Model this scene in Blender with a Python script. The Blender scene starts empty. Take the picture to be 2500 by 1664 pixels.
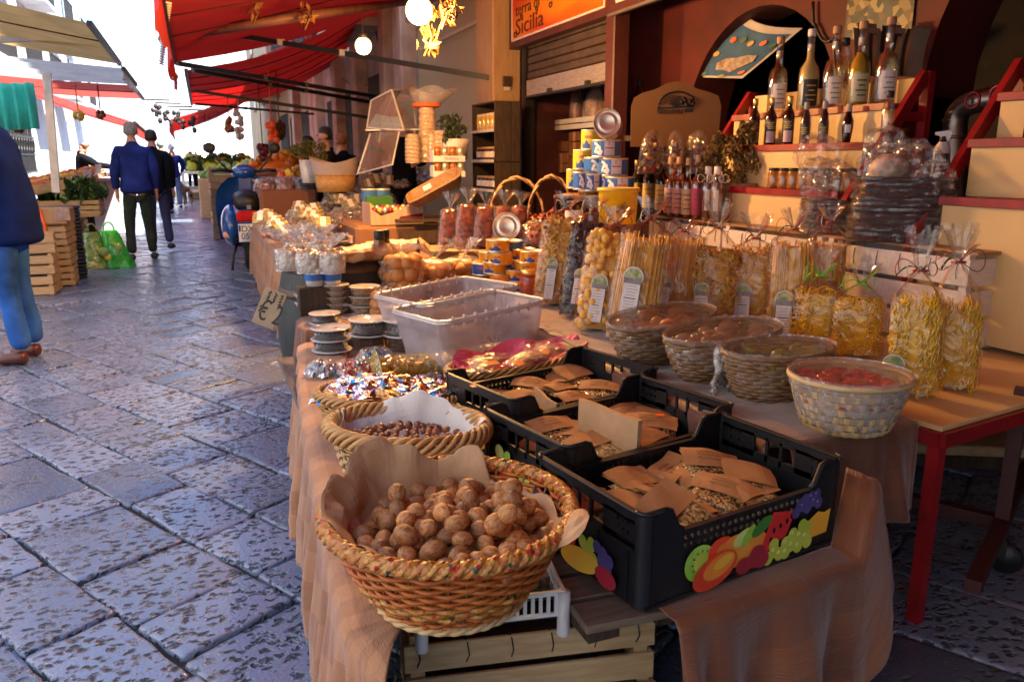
import bpy, bmesh, math, random
from mathutils import Vector, Matrix, Euler, noise
R = math.radians
PI = math.pi
S = bpy.context.scene
COL = S.collection
rng = random.Random(7)
U = rng.uniform
# ------------------------------------------------------------------ camera
F, CX, CY, TH, H, YAW = 1890.0, 1250.0, 832.0, R(13.05), 1.3, R(21.90)
cam_d = bpy.data.cameras.new('camera')
cam = bpy.data.objects.new('camera', cam_d)
COL.objects.link(cam)
cam.location = (0, 0, H)
cam.rotation_euler = (R(90) - TH, 0, -YAW)
cam_d.sensor_width = 36
cam_d.lens = 36 * F / 2500
cam_d.clip_start = .05
cam_d.clip_end = 400
cam_d.dof.use_dof = True
cam_d.dof.focus_distance = 1.9
cam_d.dof.aperture_fstop = 10.0
S.camera = cam
def ray(px, py):
 x, v = (px - CX) / F, -(py - CY) / F
 c, s = math.cos(TH), math.sin(TH)
 y, z = c + v * s, -s + v * c
 return Vector((x * math.cos(YAW) + y * math.sin(YAW), -x * math.sin(YAW) + y * math.cos(YAW), z))
EYE = Vector((0, 0, H))
def AZ(px, py, z):
 r = ray(px, py)
 return EYE + r * ((z - H) / r.z)
def AX(px, py, x):
 r = ray(px, py)
 return EYE + r * (x / r.x)
def AY(px, py, y):
 r = ray(px, py)
 return EYE + r * (y / r.y)
def AD(px, py, d):
 return EYE + ray(px, py) * d
def depth(p):
 y = p[0] * math.sin(YAW) + p[1] * math.cos(YAW)
 return y * math.cos(TH) - (p[2] - H) * math.sin(TH)
def pxm(p):
 return depth(p) / F      # metres per photo pixel at a place
# ------------------------------------------------------------------ materials
MC = {}
def nt(m):
 m.use_nodes = True
 t = m.node_tree
 return t, t.nodes, t.links, t.nodes['Principled BSDF']
def mat(name, col, rough=.6, metal=0., var=.15, vs=9., bump=0., bs=60., spec=.5, rnd=0., col2=None, stretch=None,
  sheen=0., trans=0., alpha=1., emit=None, es=0., sss=0., coat=0., thr=None):
 if name in MC:
  return MC[name]
 m = bpy.data.materials.new(name)
 t, N, L, P = nt(m)
 P.inputs['Roughness'].default_value = rough
 P.inputs['Metallic'].default_value = metal
 P.inputs['Specular IOR Level'].default_value = spec
 if sheen:
  P.inputs['Sheen Weight'].default_value = sheen
 if trans:
  P.inputs['Transmission Weight'].default_value = trans
 if coat:
  P.inputs['Coat Weight'].default_value = coat
  P.inputs['Coat Roughness'].default_value = .12
 if emit:
  P.inputs['Emission Color'].default_value = (*emit, 1)
  P.inputs['Emission Strength'].default_value = es
 tc = N.new('ShaderNodeTexCoord')
 mp = N.new('ShaderNodeMapping')
 L.new(tc.outputs['Object'], mp.inputs['Vector'])
 if stretch:
  mp.inputs['Scale'].default_value = stretch
 oi = N.new('ShaderNodeObjectInfo')
 vm = N.new('ShaderNodeVectorMath')
 vm.operation = 'SCALE'
 L.new(oi.outputs['Random'], vm.inputs['Scale'])
 vm.inputs[0].default_value = (7.1, 3.3, 5.7)
 L.new(vm.outputs[0], mp.inputs['Location'])
 nz = N.new('ShaderNodeTexNoise')
 nz.inputs['Scale'].default_value = vs
 nz.inputs['Detail'].default_value = 5
 L.new(mp.outputs[0], nz.inputs['Vector'])
 rp = N.new('ShaderNodeValToRGB')
 a, b = thr or (.3, .7)
 rp.color_ramp.elements[0].position = a
 rp.color_ramp.elements[1].position = b
 c2 = col2 or tuple(min(1, c * (1 + var)) for c in col)
 c1 = col if col2 else tuple(c * (1 - var) for c in col)
 rp.color_ramp.elements[0].color = (*c1, 1)
 rp.color_ramp.elements[1].color = (*c2, 1)
 L.new(nz.outputs['Fac'], rp.inputs['Fac'])
 out = rp.outputs['Color']
 if rnd:
  hs = N.new('ShaderNodeHueSaturation')
  mr = N.new('ShaderNodeMapRange')
  mr.inputs['To Min'].default_value = 1 - rnd
  mr.inputs['To Max'].default_value = 1 + rnd
  L.new(oi.outputs['Random'], mr.inputs['Value'])
  L.new(mr.outputs[0], hs.inputs['Value'])
  L.new(out, hs.inputs['Color'])
  out = hs.outputs['Color']
 L.new(out, P.inputs['Base Color'])
 if bump:
  n2 = N.new('ShaderNodeTexNoise')
  n2.inputs['Scale'].default_value = bs
  n2.inputs['Detail'].default_value = 4
  L.new(mp.outputs[0], n2.inputs['Vector'])
  bp = N.new('ShaderNodeBump')
  bp.inputs['Strength'].default_value = bump
  bp.inputs['Distance'].default_value = .01
  L.new(n2.outputs['Fac'], bp.inputs['Height'])
  L.new(bp.outputs[0], P.inputs['Normal'])
 MC[name] = m
 return m
def film(name, tint=(.96, .95, .93), haze=.05, gloss=.22, bump=.6, bs=22., rough=.08, hcol=(.8, .78, .76), stretch=None):
 """thin clear wrap: see-through sheet with crinkled highlights and a little milky haze"""
 if name in MC:
  return MC[name]
 m = bpy.data.materials.new(name)
 m.use_nodes = True
 t = m.node_tree
 N, L = t.nodes, t.links
 N.clear()
 out = N.new('ShaderNodeOutputMaterial')
 tr = N.new('ShaderNodeBsdfTransparent')
 tr.inputs[0].default_value = (*tint, 1)
 gl = N.new('ShaderNodeBsdfGlossy')
 gl.inputs['Roughness'].default_value = rough
 df = N.new('ShaderNodeBsdfDiffuse')
 df.inputs[0].default_value = (*hcol, 1)
 tc = N.new('ShaderNodeTexCoord')
 mp = N.new('ShaderNodeMapping')
 if stretch:
  mp.inputs['Scale'].default_value = stretch
 L.new(tc.outputs['Object'], mp.inputs['Vector'])
 nz = N.new('ShaderNodeTexNoise')
 nz.inputs['Scale'].default_value = bs
 nz.inputs['Detail'].default_value = 2.5
 nz.inputs['Distortion'].default_value = 1.2
 L.new(mp.outputs[0], nz.inputs['Vector'])
 bp = N.new('ShaderNodeBump')
 bp.inputs['Strength'].default_value = bump
 bp.inputs['Distance'].default_value = .02
 L.new(nz.outputs['Fac'], bp.inputs['Height'])
 L.new(bp.outputs[0], gl.inputs['Normal'])
 lw = N.new('ShaderNodeLayerWeight')
 lw.inputs['Blend'].default_value = .35
 L.new(bp.outputs[0], lw.inputs['Normal'])
 mr = N.new('ShaderNodeMapRange')
 mr.inputs['To Min'].default_value = gloss * .35
 mr.inputs['To Max'].default_value = min(1, gloss * 3)
 L.new(lw.outputs['Facing'], mr.inputs['Value'])
 m1 = N.new('ShaderNodeMixShader')
 L.new(mr.outputs[0], m1.inputs['Fac'])
 L.new(tr.outputs[0], m1.inputs[1])
 L.new(gl.outputs[0], m1.inputs[2])
 m2 = N.new('ShaderNodeMixShader')
 hz = N.new('ShaderNodeMath')
 hz.operation = 'MULTIPLY'
 hz.inputs[1].default_value = haze * 2
 L.new(nz.outputs['Fac'], hz.inputs[0])
 L.new(hz.outputs[0], m2.inputs['Fac'])
 L.new(m1.outputs[0], m2.inputs[1])
 L.new(df.outputs[0], m2.inputs[2])
 L.new(m2.outputs[0], out.inputs[0])
 MC[name] = m
 return m
# ------------------------------------------------------------------ mesh building
class MB:
 def __init__(s):
  s.v, s.f, s.m, s.sm = [], [], [], []
  s.X = None
 def add(s, vs, fs, m=0, sm=False, X=None):
  o = len(s.v)
  X = X if X is not None else s.X
  s.v += [tuple(X @ Vector(p)) for p in vs] if X is not None else [tuple(p) for p in vs]
  for f in fs:
   s.f.append([i + o for i in f])
   s.m.append(m)
   s.sm.append(sm)
  return s
 def box(s, c, d, m=0, rz=0, X=None, bev=0., rot=None):
  hx, hy, hz = d[0] / 2, d[1] / 2, d[2] / 2
  T = Matrix.Translation(c) @ (rot.to_4x4() if rot is not None else Matrix.Rotation(rz, 4, 'Z'))
  if X is not None:
   T = X @ T
  elif s.X is not None:
   T = s.X @ T
  if bev:
   b = min(bev, hx * .9, hy * .9, hz * .9)
   vs, idx = [], {}
   for sx in (-1, 1):
    for sy in (-1, 1):
     for sz in (-1, 1):
      for a in range(3):
       p = [sx * (hx - b), sy * (hy - b), sz * (hz - b)]
       p[a] = (sx * hx, sy * hy, sz * hz)[a]
       idx[(sx, sy, sz, a)] = len(vs)
       vs.append(p)
   fs = []
   for a in range(3):
    o1, o2 = (a + 1) % 3, (a + 2) % 3
    for sg in (-1, 1):
     def k(u, w):
      q = [0, 0, 0]
      q[a], q[o1], q[o2] = sg, u, w
      return idx[(*q, a)]
     q = [k(-1, -1), k(1, -1), k(1, 1), k(-1, 1)]
     fs.append(q if sg > 0 else q[::-1])
   for a in range(3):       # edges along axis a
    o1, o2 = (a + 1) % 3, (a + 2) % 3
    for u in (-1, 1):
     for w in (-1, 1):
      def k(e, face):
       q = [0, 0, 0]
       q[a], q[o1], q[o2] = e, u, w
       return idx[(*q, face)]
      q = [k(-1, o1), k(1, o1), k(1, o2), k(-1, o2)]
      fs.append(q if u * w < 0 else q[::-1])
   for sx in (-1, 1):
    for sy in (-1, 1):
     for sz in (-1, 1):
      q = [idx[(sx, sy, sz, a)] for a in range(3)]
      fs.append(q if sx * sy * sz > 0 else q[::-1])
   return s.add(vs, fs, m, X=T)
  vs = [(x, y, z) for x in (-hx, hx) for y in (-hy, hy) for z in (-hz, hz)]
  fs = [(0, 1, 3, 2), (4, 6, 7, 5), (0, 4, 5, 1), (2, 3, 7, 6), (0, 2, 6, 4), (1, 5, 7, 3)]
  return s.add(vs, fs, m, X=T)
 def bar(s, a, b, w, h=None, m=0, up=(0, 0, 1)):
  """square bar between two points"""
  a, b = Vector(a), Vector(b)
  h = h or w
  d = (b - a).normalized()
  u = Vector(up)
  if abs(d.dot(u)) > .98:
   u = Vector((0, 1, 0))
  x = d.cross(u).normalized()
  z = x.cross(d).normalized()
  M = Matrix((x, d, z)).transposed()
  return s.box((a + b) / 2, (w, (b - a).length, h), m, rot=M)
 def lathe(s, prof, n=20, m=0, loc=(0, 0, 0), sx=1., sy=1., rz=0., sm=True, X=None, fn=None, mfn=None):
  vs, fs = [], []
  for j, (r, z) in enumerate(prof):
   for i in range(n):
    a = 2 * PI * i / n
    k = fn(a, j, r, z) if fn else 1.
    x, y = r * k * math.cos(a) * sx, r * k * math.sin(a) * sy
    vs.append((loc[0] + x * math.cos(rz) - y * math.sin(rz), loc[1] + x * math.sin(rz) + y * math.cos(rz), loc[2] + z))
  q = len(prof)
  for j in range(q - 1):
   row = [(j * n + i, j * n + (i + 1) % n, (j + 1) * n + (i + 1) % n, (j + 1) * n + i) for i in range(n)]
   if mfn:
    o = len(s.v)
   fs += row
  if prof[0][0] > 1e-4 and prof[0][0] >= 0:
   fs.append(tuple(range(n))[::-1])
  if prof[-1][0] > 1e-4:
   fs.append(tuple((q - 1) * n + i for i in range(n)))
  k0 = len(s.f)
  s.add(vs, fs, m, sm, X)
  if mfn:
   for j in range(q - 1):
    for i in range(n):
     s.m[k0 + j * n + i] = mfn(j, i)
  return s
 def shell(s, prof, n=20, **k):
  """lathe without end caps (profile goes up outside and down inside)"""
  o = len(s.f)
  s.lathe(prof, n, **k)
  return s
 def tube(s, pts, r, n=6, m=0, closed=False, caps=True, sm=True, flat=1.):
  pts = [Vector(p) for p in pts]
  q = len(pts)
  rs = r if isinstance(r, (list, tuple)) else [r] * q
  vs, fs = [], []
  ref = None
  for i, p in enumerate(pts):
   a = pts[(i - 1) % q] if (closed or i) else p
   b = pts[(i + 1) % q] if (closed or i < q - 1) else p
   d = (b - a)
   d = d.normalized() if d.length > 1e-9 else Vector((0, 0, 1))
   if ref is None:
    ref = Vector((0, 0, 1)) if abs(d.z) < .9 else Vector((1, 0, 0))
   u = (ref - d * ref.dot(d))
   u = u.normalized() if u.length > 1e-6 else d.orthogonal().normalized()
   ref = u
   w = d.cross(u)
   for k in range(n):
    t = 2 * PI * k / n
    vs.append(p + (u * math.cos(t) * flat + w * math.sin(t)) * rs[i])
  for i in range(q if closed else q - 1):
   for k in range(n):
    j = (i + 1) % q
    fs.append((i * n + k, i * n + (k + 1) % n, j * n + (k + 1) % n, j * n + k))
  if caps and not closed:
   fs.append(tuple(range(n))[::-1])
   fs.append(tuple((q - 1) * n + k for k in range(n)))
  return s.add(vs, fs, m, sm)
 def grid(s, fn, nu, nv, m=0, sm=True, wrap=False, mfn=None, thick=0.):
  vs = [fn(i / (nu if wrap else nu - 1), j / (nv - 1)) for j in range(nv) for i in range(nu)]
  fs, ms = [], []
  for j in range(nv - 1):
   for i in range(nu if wrap else nu - 1):
    k = (i + 1) % nu
    fs.append((j * nu + i, j * nu + k, (j + 1) * nu + k, (j + 1) * nu + i))
    ms.append(mfn(i, j) if mfn else m)
  k0 = len(s.f)
  s.add(vs, fs, m, sm)
  s.m[k0:] = ms
  return s
 def ell(s, c, r, nu=10, nv=7, m=0, sm=True, X=None, rot=None, jit=0.):
  r = (r, r, r) if not isinstance(r, (tuple, list)) else r
  vs = [(0, 0, -r[2])]
  for j in range(1, nv):
   t = PI * j / nv
   for i in range(nu):
    a = 2 * PI * i / nu
    k = 1 + (U(-jit, jit) if jit else 0)
    vs.append((r[0] * math.sin(t) * math.cos(a) * k, r[1] * math.sin(t) * math.sin(a) * k, -r[2] * math.cos(t) * k))
  vs.append((0, 0, r[2]))
  fs = [(0, 1 + (i + 1) % nu, 1 + i) for i in range(nu)]
  for j in range(nv - 2):
   for i in range(nu):
    a, b = 1 + j * nu + i, 1 + j * nu + (i + 1) % nu
    fs.append((a, b, b + nu, a + nu))
  t = 1 + (nv - 2) * nu
  fs += [(t + i, t + (i + 1) % nu, len(vs) - 1) for i in range(nu)]
  T = Matrix.Translation(c)
  if rot is not None:
   T = T @ rot.to_4x4()
  if X is not None:
   T = X @ T
  elif s.X is not None:
   T = s.X @ T
  return s.add(vs, fs, m, sm, T)
 def prism(s, poly, z0, z1, m=0, X=None, sm=False):
  n = len(poly)
  vs = [(x, y, z0) for x, y in poly] + [(x, y, z1) for x, y in poly]
  fs = [tuple(range(n))[::-1], tuple(range(n, 2 * n))] + [(i, (i + 1) % n, n + (i + 1) % n, n + i) for i in range(n)]
  return s.add(vs, fs, m, sm, X)
 def poly(s, pts, m=0, X=None):
  return s.add(pts, [tuple(range(len(pts)))], m, False, X)
 def text(s, body, size, X, m=0, shear=0., align='LEFT', ext=0.0):
  c = bpy.data.curves.new('lettering', 'FONT')
  c.body, c.size, c.shear, c.align_x = body, size, shear, align
  c.resolution_u = 3
  c.extrude = ext
  o = bpy.data.objects.new('lettering', c)
  me = bpy.data.meshes.new_from_object(o)
  s.add([v.co for v in me.vertices], [tuple(p.vertices) for p in me.polygons], m, False, X)
  bpy.data.objects.remove(o)
  bpy.data.meshes.remove(me)
  bpy.data.curves.remove(c)
  return s
 def build(s, name, mats, parent=None, loc=(0, 0, 0), rz=0., rot=None):
  me = bpy.data.meshes.new(name)
  me.from_pydata(s.v, [], s.f)
  mats = mats if isinstance(mats, (list, tuple)) else [mats]
  for k in mats:
   me.materials.append(k)
  me.polygons.foreach_set('material_index', s.m)
  me.polygons.foreach_set('use_smooth', s.sm)
  me.update()
  o = bpy.data.objects.new(name, me)
  COL.objects.link(o)
  o.location = loc
  o.rotation_euler = rot if rot is not None else (0, 0, rz)
  if parent is not None:
   o.parent = parent
  return o
def tag(o, label, cat, group=None):
 o['label'] = label
 o['category'] = cat
 if group:
  o['group'] = group
 elif 'group' in o:
  del o['group']
 return o
def struct(o):
 o['kind'] = 'structure'
 return o
def thing(name, label, cat, loc=(0, 0, 0), rz=0., group=None, rot=None):
 o = bpy.data.objects.new(name, None)
 o.empty_display_size = .05
 COL.objects.link(o)
 o.location = loc
 o.rotation_euler = rot if rot is not None else (0, 0, rz)
 return tag(o, label, cat, group)
def dup(root, loc, rz=0., label=None, group=None, rot=None, sc=None):
 def cp(o, parent):
  c = o.copy()
  COL.objects.link(c)
  if parent is not None:
   c.parent = parent
  for ch in list(o.children):
   cp(ch, c)
  return c
 r = cp(root, None)
 r.location = loc
 r.rotation_euler = rot if rot is not None else (0, 0, rz)
 if sc:
  r.scale = sc if isinstance(sc, (tuple, list)) else (sc, sc, sc)
 if label:
  r['label'] = label
 if group:
  r['group'] = group
 return r
def nz(x, y, z=0., s=1.):
 return noise.noise(Vector((x * s, y * s, z * s)))
class Make:
 """first call builds the thing, later calls copy it"""
 def __init__(s, fn):
  s.fn, s.o = fn, None
 def __call__(s, loc, rz=0., label=None, group=None, rot=None, sc=None, cat=None):
  if s.o is None:
   s.o = s.fn()
   o = s.o
   o.location = loc
   o.rotation_euler = rot if rot is not None else (0, 0, rz)
   if sc:
    o.scale = sc if isinstance(sc, (tuple, list)) else (sc, sc, sc)
   if label:
    o['label'] = label
   if group:
    o['group'] = group
   return o
  return dup(s.o, loc, rz, label, group, rot, sc)
# shared materials
WOODL = mat('pale_wood', (.42, .27, .13), .7, var=.3, vs=6, stretch=(3, 3, 14), bump=.25, bs=30, rnd=.12)
WOODX = mat('crate_wood', (.40, .25, .11), .72, col2=(.55, .37, .19), vs=5, stretch=(2, 14, 14), bump=.25, bs=25, rnd=.1)
WOODY = mat('crate_wood_side', (.38, .24, .11), .72, col2=(.52, .35, .18), vs=5, stretch=(14, 2, 14), bump=.25, bs=25, rnd=.1)
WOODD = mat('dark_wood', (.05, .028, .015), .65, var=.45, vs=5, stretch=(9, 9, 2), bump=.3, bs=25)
WHITEW = mat('white_painted_wood', (.62, .55, .52), .6, col2=(.74, .68, .65), vs=7, stretch=(9, 2, 9), bump=.2, bs=30)
KRAFT = mat('kraft_paper', (.40, .175, .06), .7, col2=(.50, .24, .095), vs=14, bump=.35, bs=28, rnd=.1)
KRAFTL = mat('pale_kraft_paper', (.46, .26, .125), .75, col2=(.56, .34, .18), vs=12, bump=.4, bs=24)
CARD = mat('cardboard', (.36, .21, .10), .8, var=.12, vs=8, bump=.1)
BLACKP = mat('black_plastic', (.007, .007, .009), .45, col2=(.024, .022, .021), vs=7, thr=(.5, .8), spec=.45, bump=.08, bs=90)
WHITEP = mat('white_plastic', (.72, .70, .68), .4, var=.06)
REDPAINT = mat('red_paint', (.26, .007, .010), .4, var=.35, vs=9, bump=.05)
CREAM = mat('cream_board', (.64, .42, .17), .55, col2=(.74, .52, .25), vs=2.5)
METAL = mat('tin_metal', (.74, .68, .54), .34, metal=.7, var=.12, vs=15)
GOLD = mat('gold_metal', (.72, .46, .16), .3, metal=1., var=.1)
STICK = mat('orange_sticker', (.95, .14, .03), .5, var=.05)
STICKO = mat('amber_sticker', (.95, .30, .04), .5, var=.05)
INK = mat('black_ink', (.012, .010, .012), .6, var=.1)
FILM = film('clear_cellophane', haze=.012, gloss=.12, bs=15)
FILMC = film('crinkled_cellophane', haze=.05, gloss=.24, bump=1., bs=24)
WRAP = film('cling_wrap', haze=.22, gloss=.34, bump=1., bs=18, stretch=(1, 3, 1))
TUBP = film('clear_tub_plastic', haze=.03, gloss=.28, bump=.12, bs=6, rough=.05)
WHITEPAPER = mat('white_paper', (.74, .70, .68), .7, var=.06, vs=9, bump=.3, bs=20)
IRONB = mat('dark_iron', (.02, .018, .018), .5, var=.3)
# ------------------------------------------------------------------ sky, sun
SUN_EL, SUN_AZ = R(60), R(135)          # azimuth clockwise from +Y (street direction)
W = bpy.data.worlds.new('World')
S.world = W
W.use_nodes = True
wt = W.node_tree
sky = wt.nodes.new('ShaderNodeTexSky')
sky.sky_type = 'NISHITA'
sky.sun_disc = False
sky.sun_elevation = SUN_EL
sky.sun_rotation = SUN_AZ
sky.dust_density = .6
sky.ozone_density = 5
bg = wt.nodes['Background']
bg.inputs['Strength'].default_value = .15
wt.links.new(sky.outputs[0], bg.inputs['Color'])
sl = bpy.data.lights.new('sun', 'SUN')
sl.energy = 5.0
sl.angle = R(.5)
sl.color = (1, .95, .87)
so = bpy.data.objects.new('sun', sl)
COL.objects.link(so)
sd = Vector((math.sin(SUN_AZ) * math.cos(SUN_EL), math.cos(SUN_AZ) * math.cos(SUN_EL), math.sin(SUN_EL)))
so.rotation_euler = sd.to_track_quat('Z', 'Y').to_euler()
so.location = sd * 30
S.view_settings.view_transform = 'Standard'
S.view_settings.look = 'None'
S.view_settings.exposure = 2.1
S.cycles.transparent_max_bounces = 24
S.cycles.max_bounces = 8
S.cycles.diffuse_bounces = 4
S.cycles.caustics_reflective = False
S.cycles.caustics_refractive = False
S.cycles.sample_clamp_indirect = 6
# ------------------------------------------------------------------ street paving (one sheet of lava-stone slabs on a dark bed)
m = bpy.data.materials.new('lava_stone')
t, N, L, P = nt(m)
tc = N.new('ShaderNodeTexCoord')
at = N.new('ShaderNodeAttribute')
at.attribute_name = 'slab'
vo = N.new('ShaderNodeTexVoronoi')
vo.inputs['Scale'].default_value = 40
vo.inputs['Randomness'].default_value = 1
n0 = N.new('ShaderNodeTexNoise')
n0.inputs['Scale'].default_value = 30
n0.inputs['Detail'].default_value = 3
mx = N.new('ShaderNodeMix')
mx.data_type = 'RGBA'
mx.inputs['Factor'].default_value = .045
L.new(tc.outputs['Object'], mx.inputs['A'])
L.new(n0.outputs['Color'], mx.inputs['B'])
L.new(tc.outputs['Object'], n0.inputs['Vector'])
mpg = N.new('ShaderNodeMapping')
mpg.inputs['Rotation'].default_value = (0, 0, R(-35))
mpg.inputs['Scale'].default_value = (.62, 1.15, 1)
L.new(mx.outputs['Result'], mpg.inputs['Vector'])
L.new(mpg.outputs[0], vo.inputs['Vector'])
n1 = N.new('ShaderNodeTexNoise')       # where the chisel pits are dense
n1.inputs['Scale'].default_value = 5
n1.inputs['Detail'].default_value = 3
L.new(tc.outputs['Object'], n1.inputs['Vector'])
pit = N.new('ShaderNodeMapRange')
pit.inputs['From Min'].default_value = .16
pit.inputs['From Max'].default_value = .52
pit.interpolation_type = 'SMOOTHSTEP'
L.new(vo.outputs['Distance'], pit.inputs['Value'])
dn = N.new('ShaderNodeMapRange')
dn.inputs['From Min'].default_value = .26
dn.inputs['From Max'].default_value = .52
sa = N.new('ShaderNodeMath')            # every slab is worn differently
sa.operation = 'MULTIPLY_ADD'
sa.inputs[1].default_value = .42
sa.inputs[2].default_value = -.20
L.new(at.outputs['Fac'], sa.inputs[0])
sb_ = N.new('ShaderNodeMath')
L.new(n1.outputs['Fac'], sb_.inputs[0])
L.new(sa.outputs[0], sb_.inputs[1])
L.new(sb_.outputs[0], dn.inputs['Value'])
inv = N.new('ShaderNodeMath')
inv.operation = 'SUBTRACT'
inv.inputs[0].default_value = 1
L.new(pit.outputs[0], inv.inputs[1])
pd = N.new('ShaderNodeMath')
pd.operation = 'MULTIPLY'
L.new(inv.outputs[0], pd.inputs[0])
L.new(dn.outputs[0], pd.inputs[1])
n2 = N.new('ShaderNodeTexNoise')
n2.inputs['Scale'].default_value = 90
n2.inputs['Detail'].default_value = 4
L.new(tc.outputs['Object'], n2.inputs['Vector'])
hh = N.new('ShaderNodeMath')
hh.operation = 'MULTIPLY_ADD'
hh.inputs[1].default_value = .22
L.new(n2.outputs['Fac'], hh.inputs[0])
neg = N.new('ShaderNodeMath')
neg.operation = 'MULTIPLY'
neg.inputs[1].default_value = -1
L.new(pd.outputs[0], neg.inputs[0])
L.new(neg.outputs[0], hh.inputs[2])
bp = N.new('ShaderNodeBump')
bp.inputs['Strength'].default_value = 1.
bp.inputs['Distance'].default_value = .010
L.new(hh.outputs[0], bp.inputs['Height'])
L.new(bp.outputs[0], P.inputs['Normal'])
rc = N.new('ShaderNodeValToRGB')
rc.color_ramp.elements[0].color = (.165, .215, .320, 1)
rc.color_ramp.elements[1].color = (.022, .032, .056, 1)
L.new(pd.outputs[0], rc.inputs['Fac'])
mv = N.new('ShaderNodeMix')
mv.data_type = 'RGBA'
mv.blend_type = 'MULTIPLY'
mv.inputs['Factor'].default_value = 1
L.new(rc.outputs['Color'], mv.inputs['A'])
gr = N.new('ShaderNodeValToRGB')
gr.color_ramp.elements[0].color = (.55, .55, .58, 1)
gr.color_ramp.elements[1].color = (1.25, 1.22, 1.2, 1)
L.new(at.outputs['Fac'], gr.inputs['Fac'])
L.new(gr.outputs['Color'], mv.inputs['B'])
L.new(mv.outputs['Result'], P.inputs['Base Color'])
rr = N.new('ShaderNodeMapRange')
rr.inputs['To Min'].default_value = .23
rr.inputs['To Max'].default_value = .95
L.new(pd.outputs[0], rr.inputs['Value'])
L.new(rr.outputs[0], P.inputs['Roughness'])
P.inputs['Specular IOR Level'].default_value = .8
STONE = m
BED = mat('joint_dirt', (.022, .021, .022), .9, var=.4, vs=20, bump=.5, bs=60)
b = MB()
prng = random.Random(3)
d = Vector((math.cos(R(-60)), math.sin(R(-60))))          # along the courses
q = Vector((d.y, -d.x)) * -1                               # across them
if q.x < 0:
 q = -q
att = []
def slab(a0, a1, c0, c1, far):
 g = .0032
 pts = [d * a + q * c for a, c in ((a0 + g, c0 + g), (a1 - g, c0 + g), (a1 - g, c1 - g), (a0 + g, c1 - g))]
 cx = sum((p for p in pts), Vector((0, 0))) / 4
 if not (-6 < cx.x < 5.2 and -1.5 < cx.y < 48):
  return
 if cx.y > 16 and far:
  pass
 pts = [p + Vector((prng.uniform(-.009, .009), prng.uniform(-.009, .009))) for p in pts]
 z = prng.uniform(-.004, .004)
 tx, ty = prng.uniform(-.02, .02), prng.uniform(-.02, .02)
 hz = lambda p: z + (p.x - cx.x) * tx + (p.y - cx.y) * ty
 n = []
 for k in range(4):                    # rounded corners, slightly wavy edges
  a, bb = pts[k], pts[(k + 1) % 4]
  L_ = (bb - a).length
  u = (bb - a) / L_
  w = Vector((u.y, -u.x))
  n.append(a + u * .012)
  for s_ in (.3, .5, .7):
   n.append(a + u * L_ * s_ + w * prng.uniform(-.006, .005))
  n.append(bb - u * .012)
 rings = []
 for ins, dz in ((0., -.03), (.002, -.005), (.007, -.001), (.025, 0.)):
  rings.append([(p.x + (cx.x - p.x) * ins / .25, p.y + (cx.y - p.y) * ins / .25, hz(p) + dz) for p in n])
 kk = len(n)
 vs = [p for r_ in rings for p in r_]
 fs = [(j * kk + i, j * kk + (i + 1) % kk, (j + 1) * kk + (i + 1) % kk, (j + 1) * kk + i) for j in range(3) for i in range(kk)]
 fs.append(tuple(3 * kk + i for i in range(kk)))
 f0 = len(b.f)
 orient = sum((n[i].x * n[(i + 1) % kk].y - n[(i + 1) % kk].x * n[i].y) for i in range(kk))
 if orient < 0:
  fs = [f[::-1] for f in fs]
 b.add(vs, fs, 0, True)
 att.extend([prng.random()] * (len(b.f) - f0))
c = -30.
while c < 46:
 wdt = prng.choice((.25, .29, .32, .35, .38))
 a = -48 + prng.uniform(0, .5)
 while a < 12:
  ln = prng.choice((.26, .31, .37, .43, .48, .55))
  slab(a, a + ln, c, c + wdt, True)
  a += ln
 c += wdt
nslab = len(b.f)
b.add([(-60, -20, -.016), (60, -20, -.016), (60, 120, -.016), (-60, 120, -.016)], [(0, 1, 2, 3)], 1)
att.append(.5)
o = b.build('street_paving', [STONE, BED])
al = o.data.attributes.new('slab', 'FLOAT', 'FACE')
al.data.foreach_set('value', att)
struct(o)
# ------------------------------------------------------------------ the shop on the right
REDWALL = mat('dark_red_plaster', (.080, .007, .004), .7, var=.45, vs=2.5, bump=.15, bs=18)
FRAMER = mat('oxblood_frame', (.085, .022, .02), .5, var=.25, vs=8)
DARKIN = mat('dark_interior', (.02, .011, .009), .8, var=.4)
PLAST = mat('ochre_plaster', (.40, .27, .15), .85, var=.2, vs=2, bump=.25, bs=14)
STONEW = mat('grey_stone_wall', (.34, .29, .25), .85, var=.3, vs=2.2, bump=.3, bs=10)
def arch_wall(b, x0, x1, y0, y1, ztop, arches, m=0):
 """wall between x0 and x1 along Y with round arches [(yc, half width, spring z)]"""
 ys = sorted(arches)
 cur = y0
 for yc, hw, zs in ys:
  if yc - hw > cur:
   b.box(((x0 + x1) / 2, (cur + yc - hw) / 2, ztop / 2), (x1 - x0, yc - hw - cur, ztop), m)
  n = 20
  for i in range(n):
   a0, a1 = PI * i / n, PI * (i + 1) / n
   p0 = (yc - hw * math.cos(a0), zs + hw * math.sin(a0))
   p1 = (yc - hw * math.cos(a1), zs + hw * math.sin(a1))
   vs = [(x, y, z) for x in (x0, x1) for y, z in ((p0[0], p0[1]), (p1[0], p1[1]), (p1[0], ztop), (p0[0], ztop))]
   b.add(vs, [(0, 3, 2, 1), (4, 5, 6, 7), (0, 1, 5, 4)], m)
  b.add([(x, yc - s_ * hw, z) for s_ in (1, -1) for x in (x0, x1) for z in (0, zs)], [(0, 2, 3, 1), (4, 5, 7, 6)], m)
  cur = yc + hw
 b.box(((x0 + x1) / 2, (cur + y1) / 2, ztop / 2), (x1 - x0, y1 - cur, ztop), m)
 return b
shop = thing('shop', 'dark red arched shop interior under the orange shop sign', 'shop', (3.5, 4, 0))
loc = lambda: (-3.5, -4, 0)
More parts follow.
